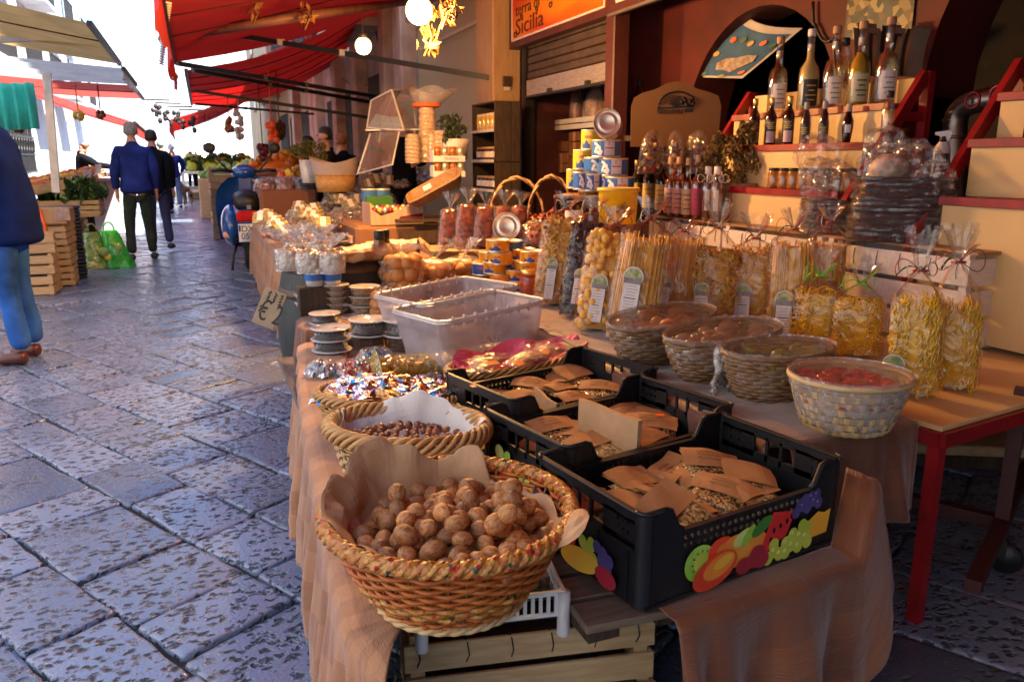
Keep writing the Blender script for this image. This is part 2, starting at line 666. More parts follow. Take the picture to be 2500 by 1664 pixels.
b = MB()
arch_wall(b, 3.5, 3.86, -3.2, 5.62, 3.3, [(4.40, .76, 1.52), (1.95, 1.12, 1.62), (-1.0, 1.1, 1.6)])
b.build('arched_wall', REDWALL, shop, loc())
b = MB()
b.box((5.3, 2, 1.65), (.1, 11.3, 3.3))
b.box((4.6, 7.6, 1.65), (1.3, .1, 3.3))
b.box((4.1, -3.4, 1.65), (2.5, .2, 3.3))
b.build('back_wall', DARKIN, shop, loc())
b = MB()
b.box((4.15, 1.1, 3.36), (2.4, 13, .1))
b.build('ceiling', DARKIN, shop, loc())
# roller shutter with its bright bottom plate, in a kiosk opening
b = MB()
y0, y1 = 5.56, 7.28
zt, zb = 2.42, 2.07
for i in range(6):
 z = zt - i * .07
 b.box((3.10 + .006 * (i % 2), (y0 + y1) / 2, z - .034), (.025, y1 - y0, .064), 0, bev=.008)
sh = b.build('roller_shutter', mat('grey_brown_shutter', (.10, .07, .055), .5, var=.3, vs=12, metal=.3), shop, loc())
b = MB()
b.box((3.09, (y0 + y1) / 2, 1.985), (.03, y1 - y0 - .02, .15))
b.box((3.075, (y0 + y1) / 2, 1.905), (.05, y1 - y0, .02), 1)
for y in (5.95, 6.7):
 b.box((3.06, y, 1.93), (.03, .06, .03), 1)
b.build('bottom_plate', [mat('scratched_zinc', (.55, .48, .42), .42, metal=.75, col2=(.75, .68, .62), vs=18, stretch=(1, 1, 4), bump=.3, bs=70), IRONB], sh)
b = MB()
b.box((3.06, 5.47, 1.2), (.14, .13, 2.5), bev=.01)
b.build('door_jamb', FRAMER, shop, loc())
b = MB()
b.box((3.12, 7.32, 1.2), (.1, .06, 2.5))
b.box((3.55, 7.42, 1.25), (.9, .06, 2.5), 1)
b.box((4.0, 6.45, 1.25), (.06, 1.9, 2.5), 1)
b.box((3.5, 5.58, 1.25), (.8, .08, 2.5), 1)
b.box((3.5, 6.45, 2.5), (1., 1.9, .05), 1)
b.build('kiosk_frame', [IRONB, FRAMER], shop, loc())
# sign board (two orange panels in an oxblood fascia)
sg = thing('shop_sign', 'long orange shop sign lettered terra di Sicilia in a dark red fascia', 'sign', (2.98, 7.5, 2.4))
off = (-2.98, -7.5, -2.4)
b = MB()
b.box((3.03, 3.4, 2.93), (.09, 8.2, 1.12))
b.build('fascia', FRAMER, sg, off)
b = MB()
b.bar((2.97, 5.45, 2.355), (2.97, -.6, 2.355), .03, .02)
b.build('awning_rail', mat('dull_steel', (.35, .33, .32), .4, metal=.8), sg, off)
om = bpy.data.materials.new('orange_print')
t, N, L, P = nt(om)
P.inputs['Roughness'].default_value = .35
tc = N.new('ShaderNodeTexCoord')
n1 = N.new('ShaderNodeTexNoise')
n1.inputs['Scale'].default_value = 1.3
n1.inputs['Detail'].default_value = 1
mp = N.new('ShaderNodeMapping')
mp.inputs['Scale'].default_value = (1, .6, 2.4)
mp.inputs['Rotation'].default_value = (R(25), 0, 0)
L.new(tc.outputs['Object'], mp.inputs['Vector'])
L.new(mp.outputs[0], n1.inputs['Vector'])
rp = N.new('ShaderNodeValToRGB')
rp.color_ramp.elements[0].position = .4
rp.color_ramp.elements[1].position = .62
rp.color_ramp.elements[0].color = (.62, .045, .012, 1)
rp.color_ramp.elements[1].color = (.80, .26, .015, 1)
L.new(n1.outputs['Fac'], rp.inputs['Fac'])
L.new(rp.outputs['Color'], P.inputs['Base Color'])
def sign_panel(ya, yb, z0, z1, name, words):
 b = MB()
 X = Matrix(((0, 0, -1, 2.975), (-1, 0, 0, ya), (0, 1, 0, z0), (0, 0, 0, 1)))     # text space: x along -Y, y up, faces -X
 w, h = ya - yb, z1 - z0
 b.box((2.979, (ya + yb) / 2, (z0 + z1) / 2), (.012, w, h), 0)
 for a, c_ in (((w / 2, .008, .005), (w, .016, .006)), ((w / 2, h - .008, .005), (w, .016, .006)),
    ((.008, h / 2, .005), (.016, h - .032, .006)), ((w - .008, h / 2, .005), (.016, h - .032, .006))):
  b.box(a, c_, 1, X=X)
 if words:
  T = lambda x, y: X @ Matrix.Translation((x, y, .006))
  b.text('Sicilia', .20, T(.10, .045) @ Matrix.Diagonal((1.5, 1, 1, 1)), 2, ext=.0015)
  b.text('terra di', .15, T(.10, .215) @ Matrix.Diagonal((1.25, 1, 1, 1)), 2, ext=.0015)
  def curl(cx, cy, r0, turns, sgn, a0):
   pts = []
   for i in range(22):
    k = i / 21
    a = a0 + sgn * turns * 2 * PI * k
    pts.append(X @ Vector((cx + r0 * (1 - .75 * k) * math.cos(a), cy + r0 * (1 - .75 * k) * math.sin(a), .007)))
   b.tube(pts, .006, 4, 2)
  curl(.10, .06, .04, 1.2, -1, 1.2)
  curl(.60, .20, .035, 1.1, 1, 4)
  curl(.90, .19, .035, 1., -1, .5)
  curl(.26, .19, .03, 1.1, 1, 2)
  # citrus slice emblem: rim, segments
  cx, cy = w * .80, .34
  pts = [X @ Vector((cx + .155 * math.cos(k * PI / 14), cy + .19 * math.sin(k * PI / 14), .007)) for k in range(28)]
  b.tube(pts, .010, 4, 3, closed=True)
  for k in range(28):
   a = k * PI / 14
   b.ell(X @ Vector((cx + .155 * math.cos(a), cy + .19 * math.sin(a), .012)), .011, 5, 4, 2 if k % 2 else 3)
  for k in range(8):
   a = k * PI / 4 + .2
   b.bar(X @ Vector((cx, cy, .007)), X @ Vector((cx + .14 * math.cos(a), cy + .17 * math.sin(a), .007)), .010, .004, 3)
 else:
  cx, cy = .55, .05
  pts = [X @ Vector((cx + .24 * math.cos(k * PI / 14), cy + .05 * math.sin(k * PI / 14), .007)) for k in range(15)]
  b.tube(pts, .012, 4, 2)
 return b.build(name, [om, WHITEP, mat('sign_ink', (.07, .02, .012), .6), mat('sign_gold', (.85, .5, .12), .5)], sg, off)
sign_panel(7.40, 5.52, 2.425, 3.40, 'lettered_panel', True)
sign_panel(5.35, 3.2, 2.425, 3.40, 'second_panel', False)
# unseen building over the shop, made tall to shade the near street
bd = thing('building', 'unseen ochre plastered building above the shop with balcony railings, raised to shade the street', 'building', (3, 3, 3.4))
b = MB()
b.box((4.6, -1.2, 8.9), (3.2, 22, 10.8))
b.build('wall', PLAST, bd, (-3, -3, -3.4))
b = MB()
for y in (-3, 0, 3, 6, 9):
 b.box((2.99, y, 5.6), (.06, 1.0, 1.9))
b.build('window', mat('green_shutter', (.06, .12, .09), .6), bd, (-3, -3, -3.4))
b = MB()
for y in (0, 6):
 b.box((2.6, y, 4.5), (.8, 2.0, .1))
 for k in range(14):
  b.bar((2.24, y - .95 + k * .146, 4.55), (2.24, y - .95 + k * .146, 5.4), .014)
 b.bar((2.24, y - 1, 5.4), (2.24, y + 1, 5.4), .03)
b.build('balcony', IRONB, bd, (-3, -3, -3.4))
# timber faced pillar beside the sign
pl = thing('pillar', 'pale timber faced pillar left of the orange sign', 'pillar', (3, 7.8, 0))
b = MB()
b.box((3.0, 7.85, 1.9), (.30, .5, 3.8), bev=.012)
b.build('shaft', mat('pillar_timber', (.50, .30, .14), .6, col2=(.60, .38, .20), vs=5, stretch=(9, 9, 1.2), bump=.12, bs=20), pl, (-3, -7.8, 0))
b = MB()
b.box((2.995, 7.585, 2.08), (.09, .035, .10), bev=.006)
b.box((2.995, 7.58, 2.01), (.05, .03, .03), 1)
b.build('junction_box', [mat('dark_wood_box', (.08, .05, .03), .5), WHITEP], pl, (-3, -7.8, 0))
# ------------------------------------------------------------------ tables and cloths
ZA, ZB = .442, .60         # crate level, bowl level
def plaid(name, c1, c2, s, rough=.75, sheen=.3, bias=.5):
 if name in MC:
  return MC[name]
 m = bpy.data.materials.new(name)
 t, N, L, P = nt(m)
 P.inputs['Roughness'].default_value = rough
 P.inputs['Sheen Weight'].default_value = sheen
 at = N.new('ShaderNodeAttribute')
 at.attribute_name = 'weave'
 sx = N.new('ShaderNodeSeparateXYZ')
 L.new(at.outputs['Vector'], sx.inputs[0])
 tot = None
 for ax in ('X', 'Y'):
  mm = N.new('ShaderNodeMath')
  mm.operation = 'MULTIPLY'
  mm.inputs[1].default_value = s
  L.new(sx.outputs[ax], mm.inputs[0])
  fr = N.new('ShaderNodeMath')
  fr.operation = 'FRACT'
  L.new(mm.outputs[0], fr.inputs[0])
  gt = N.new('ShaderNodeMath')
  gt.operation = 'GREATER_THAN'
  gt.inputs[1].default_value = bias
  L.new(fr.outputs[0], gt.inputs[0])
  if tot is None:
   tot = gt
  else:
   ad = N.new('ShaderNodeMath')
   L.new(tot.outputs[0], ad.inputs[0])
   L.new(gt.outputs[0], ad.inputs[1])
   tot = ad
 hf = N.new('ShaderNodeMath')
 hf.operation = 'MULTIPLY'
 hf.inputs[1].default_value = .5
 L.new(tot.outputs[0], hf.inputs[0])
 mx = N.new('ShaderNodeMix')
 mx.data_type = 'RGBA'
 mx.inputs['A'].default_value = (*c1, 1)
 mx.inputs['B'].default_value = (*c2, 1)
 L.new(hf.outputs[0], mx.inputs['Factor'])
 L.new(mx.outputs['Result'], P.inputs['Base Color'])
 wv = N.new('ShaderNodeTexNoise')
 mp = N.new('ShaderNodeMapping')
 mp.inputs['Scale'].default_value = (25, 260, 25)
 L.new(at.outputs['Vector'], mp.inputs['Vector'])
 L.new(mp.outputs[0], wv.inputs['Vector'])
 wv.inputs['Scale'].default_value = 1
 bp = N.new('ShaderNodeBump')
 bp.inputs['Strength'].default_value = .6
 bp.inputs['Distance'].default_value = .004
 L.new(wv.outputs['Fac'], bp.inputs['Height'])
 L.new(bp.outputs[0], P.inputs['Normal'])
 MC[name] = m
 return m
CL_TAN = plaid('tan_plaid_cloth', (.43, .19, .080), (.29, .115, .044), 5.5)
CL_BRN = plaid('brown_satin_cloth', (.19, .050, .008), (.13, .030, .005), 4.5, rough=.5, sheen=.5, bias=.4)
CL_BRD = plaid('brown_cotton_cloth', (.21, .072, .028), (.16, .052, .020), 3.5, rough=.8)
def cloth(name, label, fn, nu, nv, mt, su=1., sv=1.):
 """sheet from fn(u,v); weave coordinates stored so the woven checks follow the cloth"""
 b = MB()
 b.grid(fn, nu, nv)
 o = b.build(name, mt)
 a = o.data.attributes.new('weave', 'FLOAT_VECTOR', 'POINT')
 w = []
 for j in range(nv):
  for i in range(nu):
   w += [i / (nu - 1) * su, j / (nv - 1) * sv, 0]
 a.data.foreach_set('vector', w)
 so_ = o.modifiers.new('thickness', 'SOLIDIFY')
 so_.thickness = .003
 tag(o, label, 'tablecloth')
 return o
def drape(P_, out, drop, w_in, fold=.035, nf=9, ph=0., flare=.05, wob=.02, crease=.0, hem=None):
 """P_(u): table edge point; cloth lies w_in inwards then falls drop along a folded hang"""
 def fn(u, v):
  e = P_(u)
  o = out(u)
  dd = drop(u) if callable(drop) else drop
  tot = w_in + dd
  s_ = v * tot
  if s_ < w_in:
   p = e - o * (w_in - s_)
   p = p + Vector((0, 0, .006 * nz(p.x * 9, p.y * 9, 2)))
   if w_in - s_ < .015:
    p.z -= .003
   return p
  k = (s_ - w_in)
  f = min(1, k / .25)
  am = fold * f * (1 + .6 * nz(u * 7, ph))
  wv = math.sin(u * nf * 2 * PI + ph + 1.8 * nz(u * 4 + ph, k * 1.3)) + .4 * math.sin(u * nf * 4.7 * PI + ph * 2)
  p = e + o * (.012 + min(k, .02) * .5 + flare * k + am * wv + wob * f * nz(u * 11, k * 3, ph) + .0035 * f * nz(u * 55, k * 9, ph) + .002 * f * nz(u * 30, k * 40, ph)) - Vector((0, 0, k))
  return p
 return fn
# front table: three stacked produce crates and boards under the tan cloth
def line(a, c):
 a, c = Vector(a), Vector(c)
 return lambda u: a.lerp(c, u)
# tan cloth: table top sheet + hang on the street side, turning round the near corner
def edge1(u):
 pts = [(.405, 3.62), (.33, 3.0), (.285, 2.5), (.25, 2.0), (.222, 1.6), (.205, 1.3), (.24, 1.17)]
 k = u * (len(pts) - 1)
 i = min(int(k), len(pts) - 2)
 a, c = Vector(pts[i]), Vector(pts[i + 1])
 p = a.lerp(c, k - i)
 return Vector((p.x, p.y, .475 - .02 * u))
def out1(u):
 a = R(185 + max(0, (u - .86)) / .14 * 62)
 return Vector((math.cos(a), math.sin(a), 0))
cloth('tablecloth', 'tan checked cloth hanging down the street side of the near table', drape(edge1, out1, lambda u: .40 + .05 * nz(u * 3, 5) + .12 * max(0, u - .5), .18, .022, 15, 1., .06), 150, 34, CL_TAN, 2.9, .65)
# flat cloth on the near table top
b = MB()
def top1(u, v):
 e = edge1(u * .66)
 x = e.x + .14 + v * (1.36 - e.x)
 return Vector((x, e.y, ZA - .006 + .004 * nz(x * 8, e.y * 8)))
o = b.grid(top1, 60, 24).build('table_cover', CL_TAN)
a = o.data.attributes.new('weave', 'FLOAT_VECTOR', 'POINT')
a.data.foreach_set('vector', [k for v in o.data.vertices for k in (v.co.y, v.co.x, 0)])
tag(o, 'tan cloth lying flat on the near table under tubs and black crates', 'tablecloth')
# near table itself: trestle with slatted top
tb = thing('trestle_table', 'low slatted trestle table carrying the black crates and tubs', 'table', (.8, 2.4, 0))
off = (-.8, -2.4, 0)
b = MB()
for k in range(9):
 x = .34 + k * .122
 b.box((x, 2.60, ZA - .03), (.108, 2.0, .02), bev=.003)
for y in (1.68, 2.4, 3.55):
 b.box((.83, y, ZA - .058), (1.05, .06, .034))
b.build('table_top', mat('grey_board', (.13, .10, .085), .75, var=.35, vs=7, stretch=(12, 1.5, 8), bump=.2, bs=20), tb, off)
for x, y in ((.40, 2.1), (1.3, 2.1), (.45, 3.5), (1.28, 3.5)):
 b = MB()
 b.box((x, y, .185), (.06, .06, .37))
 b.build('leg', WOODD, tb, off)
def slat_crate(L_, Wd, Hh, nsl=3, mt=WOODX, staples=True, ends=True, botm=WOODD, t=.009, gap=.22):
 """open market crate, long side along X; slatted sides, corner posts, staples"""
 r = {}
 sh_ = Hh / nsl
 for q_ in (-1, 1):
  b = MB()
  for k in range(nsl):
   b.box((0, q_ * (Wd / 2), sh_ * (k + .5)), (L_, t, sh_ * (1 - gap)), bev=.0015)
  r['side_slats', q_] = (b, mt)
  b = MB()
  for k in range(nsl):
   b.box((q_ * (L_ / 2 - t / 2 - .002), 0, sh_ * (k + .5)), (t, Wd - t - .002, sh_ * (1 - gap)), bev=.0015)
  r['end_slats', q_] = (b, mt)
  for sy in (-1, 1):
   b = MB()
   b.box((q_ * (L_ / 2 - .028), sy * (Wd / 2 - .022), Hh / 2 + .004), (.03, .03, Hh + .008))
   r['corner_post', q_, sy] = (b, mt)
 b = MB()
 nb = max(3, int(Wd / .08))
 for k in range(nb):
  y = -Wd / 2 + Wd * (k + .5) / nb
  b.box((0, y, .012), (L_ - .07, Wd / nb * .82, .007))
 r['bottom',] = (b, botm)
 if staples:
  for sy in (-1, 1):
   b = MB()
   for k in range(6):
    x = -L_ * .44 + k * L_ * .176 + U(-.01, .01)
    z = Hh - sh_ * .2
    y = sy * (Wd / 2 + t / 2 + .001)
    b.tube([(x - .004, y - sy * .012, Hh - .005 + 0), (x, y, Hh - sh_ * .16), (x + .004, y + sy * .002, Hh - sh_ * .5), (x + U(-.004, .006), y, Hh - sh_ * .72)], .0016, 4)
   r['staples', sy] = (b, IRONB)
 return r
def crate_thing(name, label, loc, rz, dims, n=3, mt=WOODX, cat='crate', group=None, rot=None, **k):
 r = slat_crate(*dims, n, mt, **k)
 t_ = thing(name, label, cat, loc, rz, group, rot)
 for nm, (b, mm) in r.items():
  b.build(nm[0], mm, t_)
 return t_
# the wooden crates under the near end
p0, p1 = AZ(985, 1568, .335), AZ(1600, 1500, .335)
mid = (p0 + p1) / 2
wdt = (p1 - p0).length
ang = math.atan2(p1.y - p0.y, p1.x - p0.x)
back = Vector((-math.sin(ang), math.cos(ang), 0))
c0 = mid + back * .17
crate_thing('wooden_crate', 'pale slatted wooden crate with wire staples under the walnut basket', (c0.x, c0.y, .175), ang, (wdt, .34, .16), 2)
crate_thing('wooden_crate', 'lowest pale wooden crate on the paving beneath the stapled crate', (c0.x + .01, c0.y + .012, .002), ang + .01, (wdt + .01, .34, .165), 2)
# slatted boards the black crate rests on
b = MB()
pa, pb = AZ(1290, 1435, .40), AZ(1545, 1400, .40)
for k in range(4):
 b.box((.84, 1.225 + k * .1, .418 - .012), (.40, .085, .018), rz=ang * .3, bev=.002)
for x in (.68, .84, .98):
 b.box((x, 1.38, .3845), (.07, .36, .024), 1)
tag(b.build('pallet', [mat('worn_pallet_board', (.14, .095, .065), .8, col2=(.24, .17, .12), vs=6, stretch=(2, 12, 12), bump=.25, bs=24), WOODD]), 'worn slatted pallet under the nearest black crate', 'pallet')
# white plastic stacking tray with tubular legs
lp = [AZ(1375, 1548, .345), AZ(1030, 1588, .345)]
tr_ = thing('plastic_tray', 'white plastic slotted tray on tubular legs under the walnut basket', 'tray', (lp[0].x, lp[0].y, .345))
dv = (lp[1] - lp[0])
bk = Vector((-dv.y, dv.x, 0)).normalized() * -1
if bk.y < 0:
 bk = -bk
for a_ in (Vector((0, 0, 0)), dv, bk * .26, dv + bk * .26):
 b = MB()
 b.lathe([(.0125, 0), (.0135, .004), (.0135, .1)], 14, loc=a_)
 b.build('leg', WHITEP, tr_)
b = MB()
for a_, c_ in ((Vector((0, 0, 0)), dv), (bk * .26, dv + bk * .26), (Vector((0, 0, 0)), bk * .26), (dv, dv + bk * .26)):
 b.bar(a_ + Vector((0, 0, .098)), c_ + Vector((0, 0, .098)), .006, .010)
 b.bar(a_ + Vector((0, 0, .05)), c_ + Vector((0, 0, .05)), .006, .008)
 n_ = 18
 for k in range(n_ + 1):
  p = a_.lerp(c_, k / n_)
  b.bar(p + Vector((0, 0, .052)), p + Vector((0, 0, .096)), .007, .005)
b.build('slotted_sides', WHITEP, tr_)
# brown cloth over the bowl table
def edgeB(u):      # front edge from under the crates to the right corner
 return Vector((1.33 + .47 * u, 1.46 + .03 * u, ZB + .004))
cloth('tablecloth', 'brown satin cloth hanging off the front of the bowl table',
 drape(edgeB, lambda u: Vector((.12, -1, 0)), lambda u: .25 + .03 * u + .02 * math.sin(u * 5), .30, .016, 1.6, .6, .10, .02), 70, 50, CL_BRN, .5, .6)
def topB(u, v):
 x = 1.31 + .56 * u
 y = 1.74 + 2.2 * v
 w_ = .010 * (1 - u) * (.5 + .5 * math.sin((x * .7 + y) * 30 + 3 * nz(x * 5, y * 4))) * max(0, 1 - u * 1.6)
 return Vector((x, y, ZB + .002 + w_ + .004 * nz(x * 7, y * 7)))
o = MB().grid(topB, 40, 160).build('table_cover', CL_BRN)
a = o.data.attributes.new('weave', 'FLOAT_VECTOR', 'POINT')
a.data.foreach_set('vector', [k for v in o.data.vertices for k in (v.co.y, v.co.x, 0)])
tag(o, 'wrinkled brown cloth under the row of wrapped bowls', 'tablecloth')
# hang between black crates and bowl table
cloth('tablecloth', 'brown cloth dropping from bowl table down behind the black crates',
 drape(line((1.315, 3.75, ZB + .003), (1.315, 1.48, ZB + .003)), lambda u: Vector((-1, 0, 0)), .15, .05, .004, 9, .3, -.02, .006), 90, 14, CL_BRN, 2.2, .3)
# long drape under the nearest black crate, swinging down to the right
def edgeC(u):
 return Vector((.79 + .61 * u, 1.135 + .055 * u + .35 * max(0, u - .84), ZA - .008 + .155 * max(0, u - .84) / .16))
cloth('tablecloth', 'brown cloth swag falling to the floor from under the nearest black crate',
 drape(edgeC, lambda u: Vector((.1 + .5 * max(0, u - .7), -1, 0)), lambda u: .43 - .16 * u ** 2 + .02 * math.sin(u * 9), .06, .030, 2.4, .2, .10, .03), 80, 50, CL_BRN, .55, .55)
# cream topped red table
rt = thing('metal_table', 'cream topped table with red metal legs and castors', 'table', (2.4, 1.8, 0))
off = (-2.4, -1.8, 0)
cA = AZ(2300, 1042, ZB)
e1 = (AZ(2500, 985, ZB) - cA).normalized()
e2 = Vector((-e1.y, e1.x, 0))
b = MB()
Rm = Matrix((e1, e2, Vector((0, 0, 1)))).transposed()
LX, LY = 1.25, 2.6
ctr = cA + e1 * LX / 2 + e2 * LY / 2
b.box((ctr.x, ctr.y, ZB - .008), (LX, LY, .014), rot=Rm, bev=.002)
b.build('table_top', CREAM, rt, off)
b = MB()
for (u0, v0, u1, v1) in ((0, 0, LX, 0), (LX, 0, LX, LY), (LX, LY, 0, LY), (0, LY, 0, 0)):
 a_, c_ = cA + e1 * u0 + e2 * v0, cA + e1 * u1 + e2 * v1
 b.bar((a_.x, a_.y, ZB - .037), (c_.x, c_.y, ZB - .037), .03, .042)
b.build('red_frame', REDPAINT, rt, off)
for u0, v0 in ((.016, .016), (LX - .016, .016), (.016, LY - .016), (LX - .016, LY - .016)):
 p = cA + e1 * u0 + e2 * v0
 b = MB()
 b.box((p.x, p.y, .27), (.034, .034, .54), rz=math.atan2(e1.y, e1.x))
 lg = b.build('leg', REDPAINT, rt, off)
b = MB()
st_ = AZ(2410, 1118, .12)
b.box((st_.x, st_.y + .35, .09), (1.6, .3, .045), rz=-.5, bev=.005)
b.box((st_.x, st_.y + .35, .035), (1.5, .26, .06), 1, rz=-.5)
tag(b.build('wooden_step', [WOODX, WOODD]), 'worn wooden step on the floor behind the cream topped table', 'step')
CASTR = mat('dull_dark_red_iron', (.05, .006, .006), .6)
cp_ = AZ(2428, 1392, 0)
ct = thing('castor_stand', 'dark red castor stand with a crossbar behind the cream topped table', 'stand', (cp_.x, cp_.y, 0), .5)
for y in (0, .55):
 b = MB()
 b.bar((0, y, .10), (0, y, .62), .04)
 b.bar((0, y, .06), (0, y, .12), .05, None, 1)
 b.lathe([(0, -.014), (.05, -.014), (.055, 0), (.05, .014), (0, .014)], 18, 1, X=Matrix.Translation((0, y - .02, .056)) @ Matrix.Rotation(PI / 2, 4, 'Y'))
 b.build('castor_leg', [CASTR, BLACKP], ct)
b = MB()
b.bar((-.5, 0, .17), (.6, 0, .17), .04)
b.bar((0, 0, .17), (0, .55, .17), .04)
b.build('crossbar', CASTR, ct)
# ------------------------------------------------------------------ black produce crates
def perf(b, T, u0, u1, nu, v0, v1, nv, th, m=0, fill=.34):
 """perforated strip: nu x nv round holes, T maps (u, w, v) -> point, thickness along w"""
 du, dv = (u1 - u0) / nu, (v1 - v0) / nv
 r = fill * min(du, dv)
 for i in range(nu):
  for j in range(nv):
   cu, cv = u0 + du * (i + .5), v0 + dv * (j + .5)
   vs = []
   for w in (-th / 2, th / 2):
    for k in range(8):
     a = PI / 4 * k
     c_, s_ = math.cos(a), math.sin(a)
     q = max(abs(c_), abs(s_))
     vs.append(T(cu + c_ / q * du / 2, w, cv + s_ / q * dv / 2))
    for k in range(8):
     a = PI / 4 * k
     vs.append(T(cu + r * math.cos(a), w, cv + r * math.sin(a)))
   fs = []
   for k in range(8):
    n = (k + 1) % 8
    fs += [(k, n, 8 + n, 8 + k), (16 + n, 16 + k, 24 + k, 24 + n), (8 + k, 8 + n, 24 + n, 24 + k)]
   b.add(vs, fs, m)
PCOL = [(.85, .42, .04), (.75, .06, .02), (.22, .46, .03), (.05, .22, .03), (.72, .03, .03), (.62, .68, .10), (.035, .025, .10), (.90, .36, .03), (.35, .02, .04), (.012, .01, .01), (.66, .72, .22), (.22, .20, .45)]
PM = []
for i, c_ in enumerate(PCOL):
 PM.append(mat('fruit_print_%s' % 'orange red kiwi leaf melon grape plum mango cherry seed banana sheen'.split()[i], c_, .38, var=.28, vs=11 if i not in (0, 7) else 7,
    col2={0: (.78, .10, .03), 7: (.85, .55, .05), 2: (.40, .66, .10), 5: (.42, .52, .04), 6: (.10, .08, .26)}.get(i)))
def ell2(b, T, cx, cz, rx, rz_, m, lay, rot=0., n=22, a0=0., a1=2 * PI):
 pts = []
 for k in range(n):
  a = a0 + (a1 - a0) * k / (n if a1 - a0 > 6.2 else n - 1)
  x, z = rx * math.cos(a), rz_ * math.sin(a)
  pts.append(T(cx + x * math.cos(rot) - z * math.sin(rot), lay * .00025, cz + x * math.sin(rot) + z * math.cos(rot)))
 b.poly(pts, m)
def long_print(b, T):
 """peach, kiwi, apple, orange, leaves, melon, grapes, plums, mango"""
 E2 = lambda *a, **k: ell2(b, T, *a, **k)
 E2(-.155, .062, .042, .040, 2, 1)
 E2(-.150, .062, .022, .022, 5, 2)
 for k in range(12):
  a = k * PI / 6
  E2(-.150 + .026 * math.cos(a), .062 + .026 * math.sin(a), .0035, .0015, 9, 3, rot=a)
 E2(-.095, .073, .040, .032, 1, 4)
 E2(-.055, .062, .046, .038, 0, 5)
 E2(-.035, .088, .03, .016, 10, 6, rot=.4)
 E2(.005, .060, .036, .032, 0, 6)
 E2(-.02, .088, .028, .012, 2, 8, rot=.9)
 E2(.02, .100, .034, .015, 3, 9, rot=.5)
 b.poly([T(.012, .0022, .022), T(.052, .0022, .124), T(.122, .0022, .110), T(.10, .0022, .06)], 4)
 for x, z in ((.058, .080), (.078, .086), (.098, .092), (.112, .1), (.05, .06)):
  E2(x, z, .0045, .007, 9, 10, rot=.2)
 for x, z in ((.125, .105), (.145, .116), (.162, .108), (.182, .12), (.172, .132), (.152, .13), (.198, .112), (.19, .134), (.136, .122)):
  E2(x, z, .013, .014, 6, 10 + z * 9)
 b.poly([T(.165, .0029, .03), T(.235, .0029, .032), T(.243, .0029, .088), T(.222, .0029, .083), T(.20, .0029, .090), T(.165, .0029, .072)], 7)
 for x, z in ((.045, .018), (.062, .03), (.08, .02), (.1, .018), (.098, .04), (.118, .03), (.14, .022), (.12, .055), (.142, .047), (.162, .04), (.15, .068), (.165, .06), (.06, .045), (.17, .025)):
  E2(x, z, .0155, .0165, 5, 13 + z * 20)
 for x, z in ((.045, .018), (.062, .03), (.08, .02), (.1, .018), (.098, .04), (.118, .03), (.14, .022), (.12, .055), (.142, .047), (.162, .04)):
  E2(x - .004, z + .005, .006, .005, 10, 13.6 + z * 20)
 for x, z in ((.145, .116), (.182, .12), (.172, .132), (.198, .112), (.19, .134)):
  E2(x - .004, z + .004, .004, .003, 11, 12 + z * 9)
 for x, z in ((-.03, .022), (.0, .028), (.022, .022), (.01, .040)):
  E2(x, z, .024, .019, 8, 16 + z * 9)
 E2(-.115, .036, .064, .036, 1, 19, rot=.3)
 E2(-.104, .044, .046, .024, 0, 19.5, rot=.3)
 E2(-.092, .051, .028, .012, 7, 20, rot=.3)
 E2(-.095, .078, .016, .010, 0, 4.5, rot=.3)
def short_print(b, T):
 E2 = lambda *a, **k: ell2(b, T, *a, **k)
 E2(-.12, .105, .020, .022, 10, 1, rot=.5)
 E2(-.09, .095, .028, .016, 2, 2, rot=1.0)
 b.poly([T(-.13, .0012, .03), T(-.09, .0012, .09), T(-.04, .0012, .085), T(-.06, .0012, .02)], 4)
 for x, z in ((-.02, .075), (.0, .066), (-.01, .05), (.01, .082), (.018, .05)):
  E2(x, z, .015, .016, 5, 6 + z * 20)
 for x, z in ((.03, .085), (.05, .08), (.045, .062), (.07, .07), (.065, .05)):
  E2(x, z, .014, .015, 6, 8 + z * 20)
 E2(-.03, .03, .07, .028, 7, 12, rot=.2)
 E2(.06, .03, .035, .022, 8, 13)
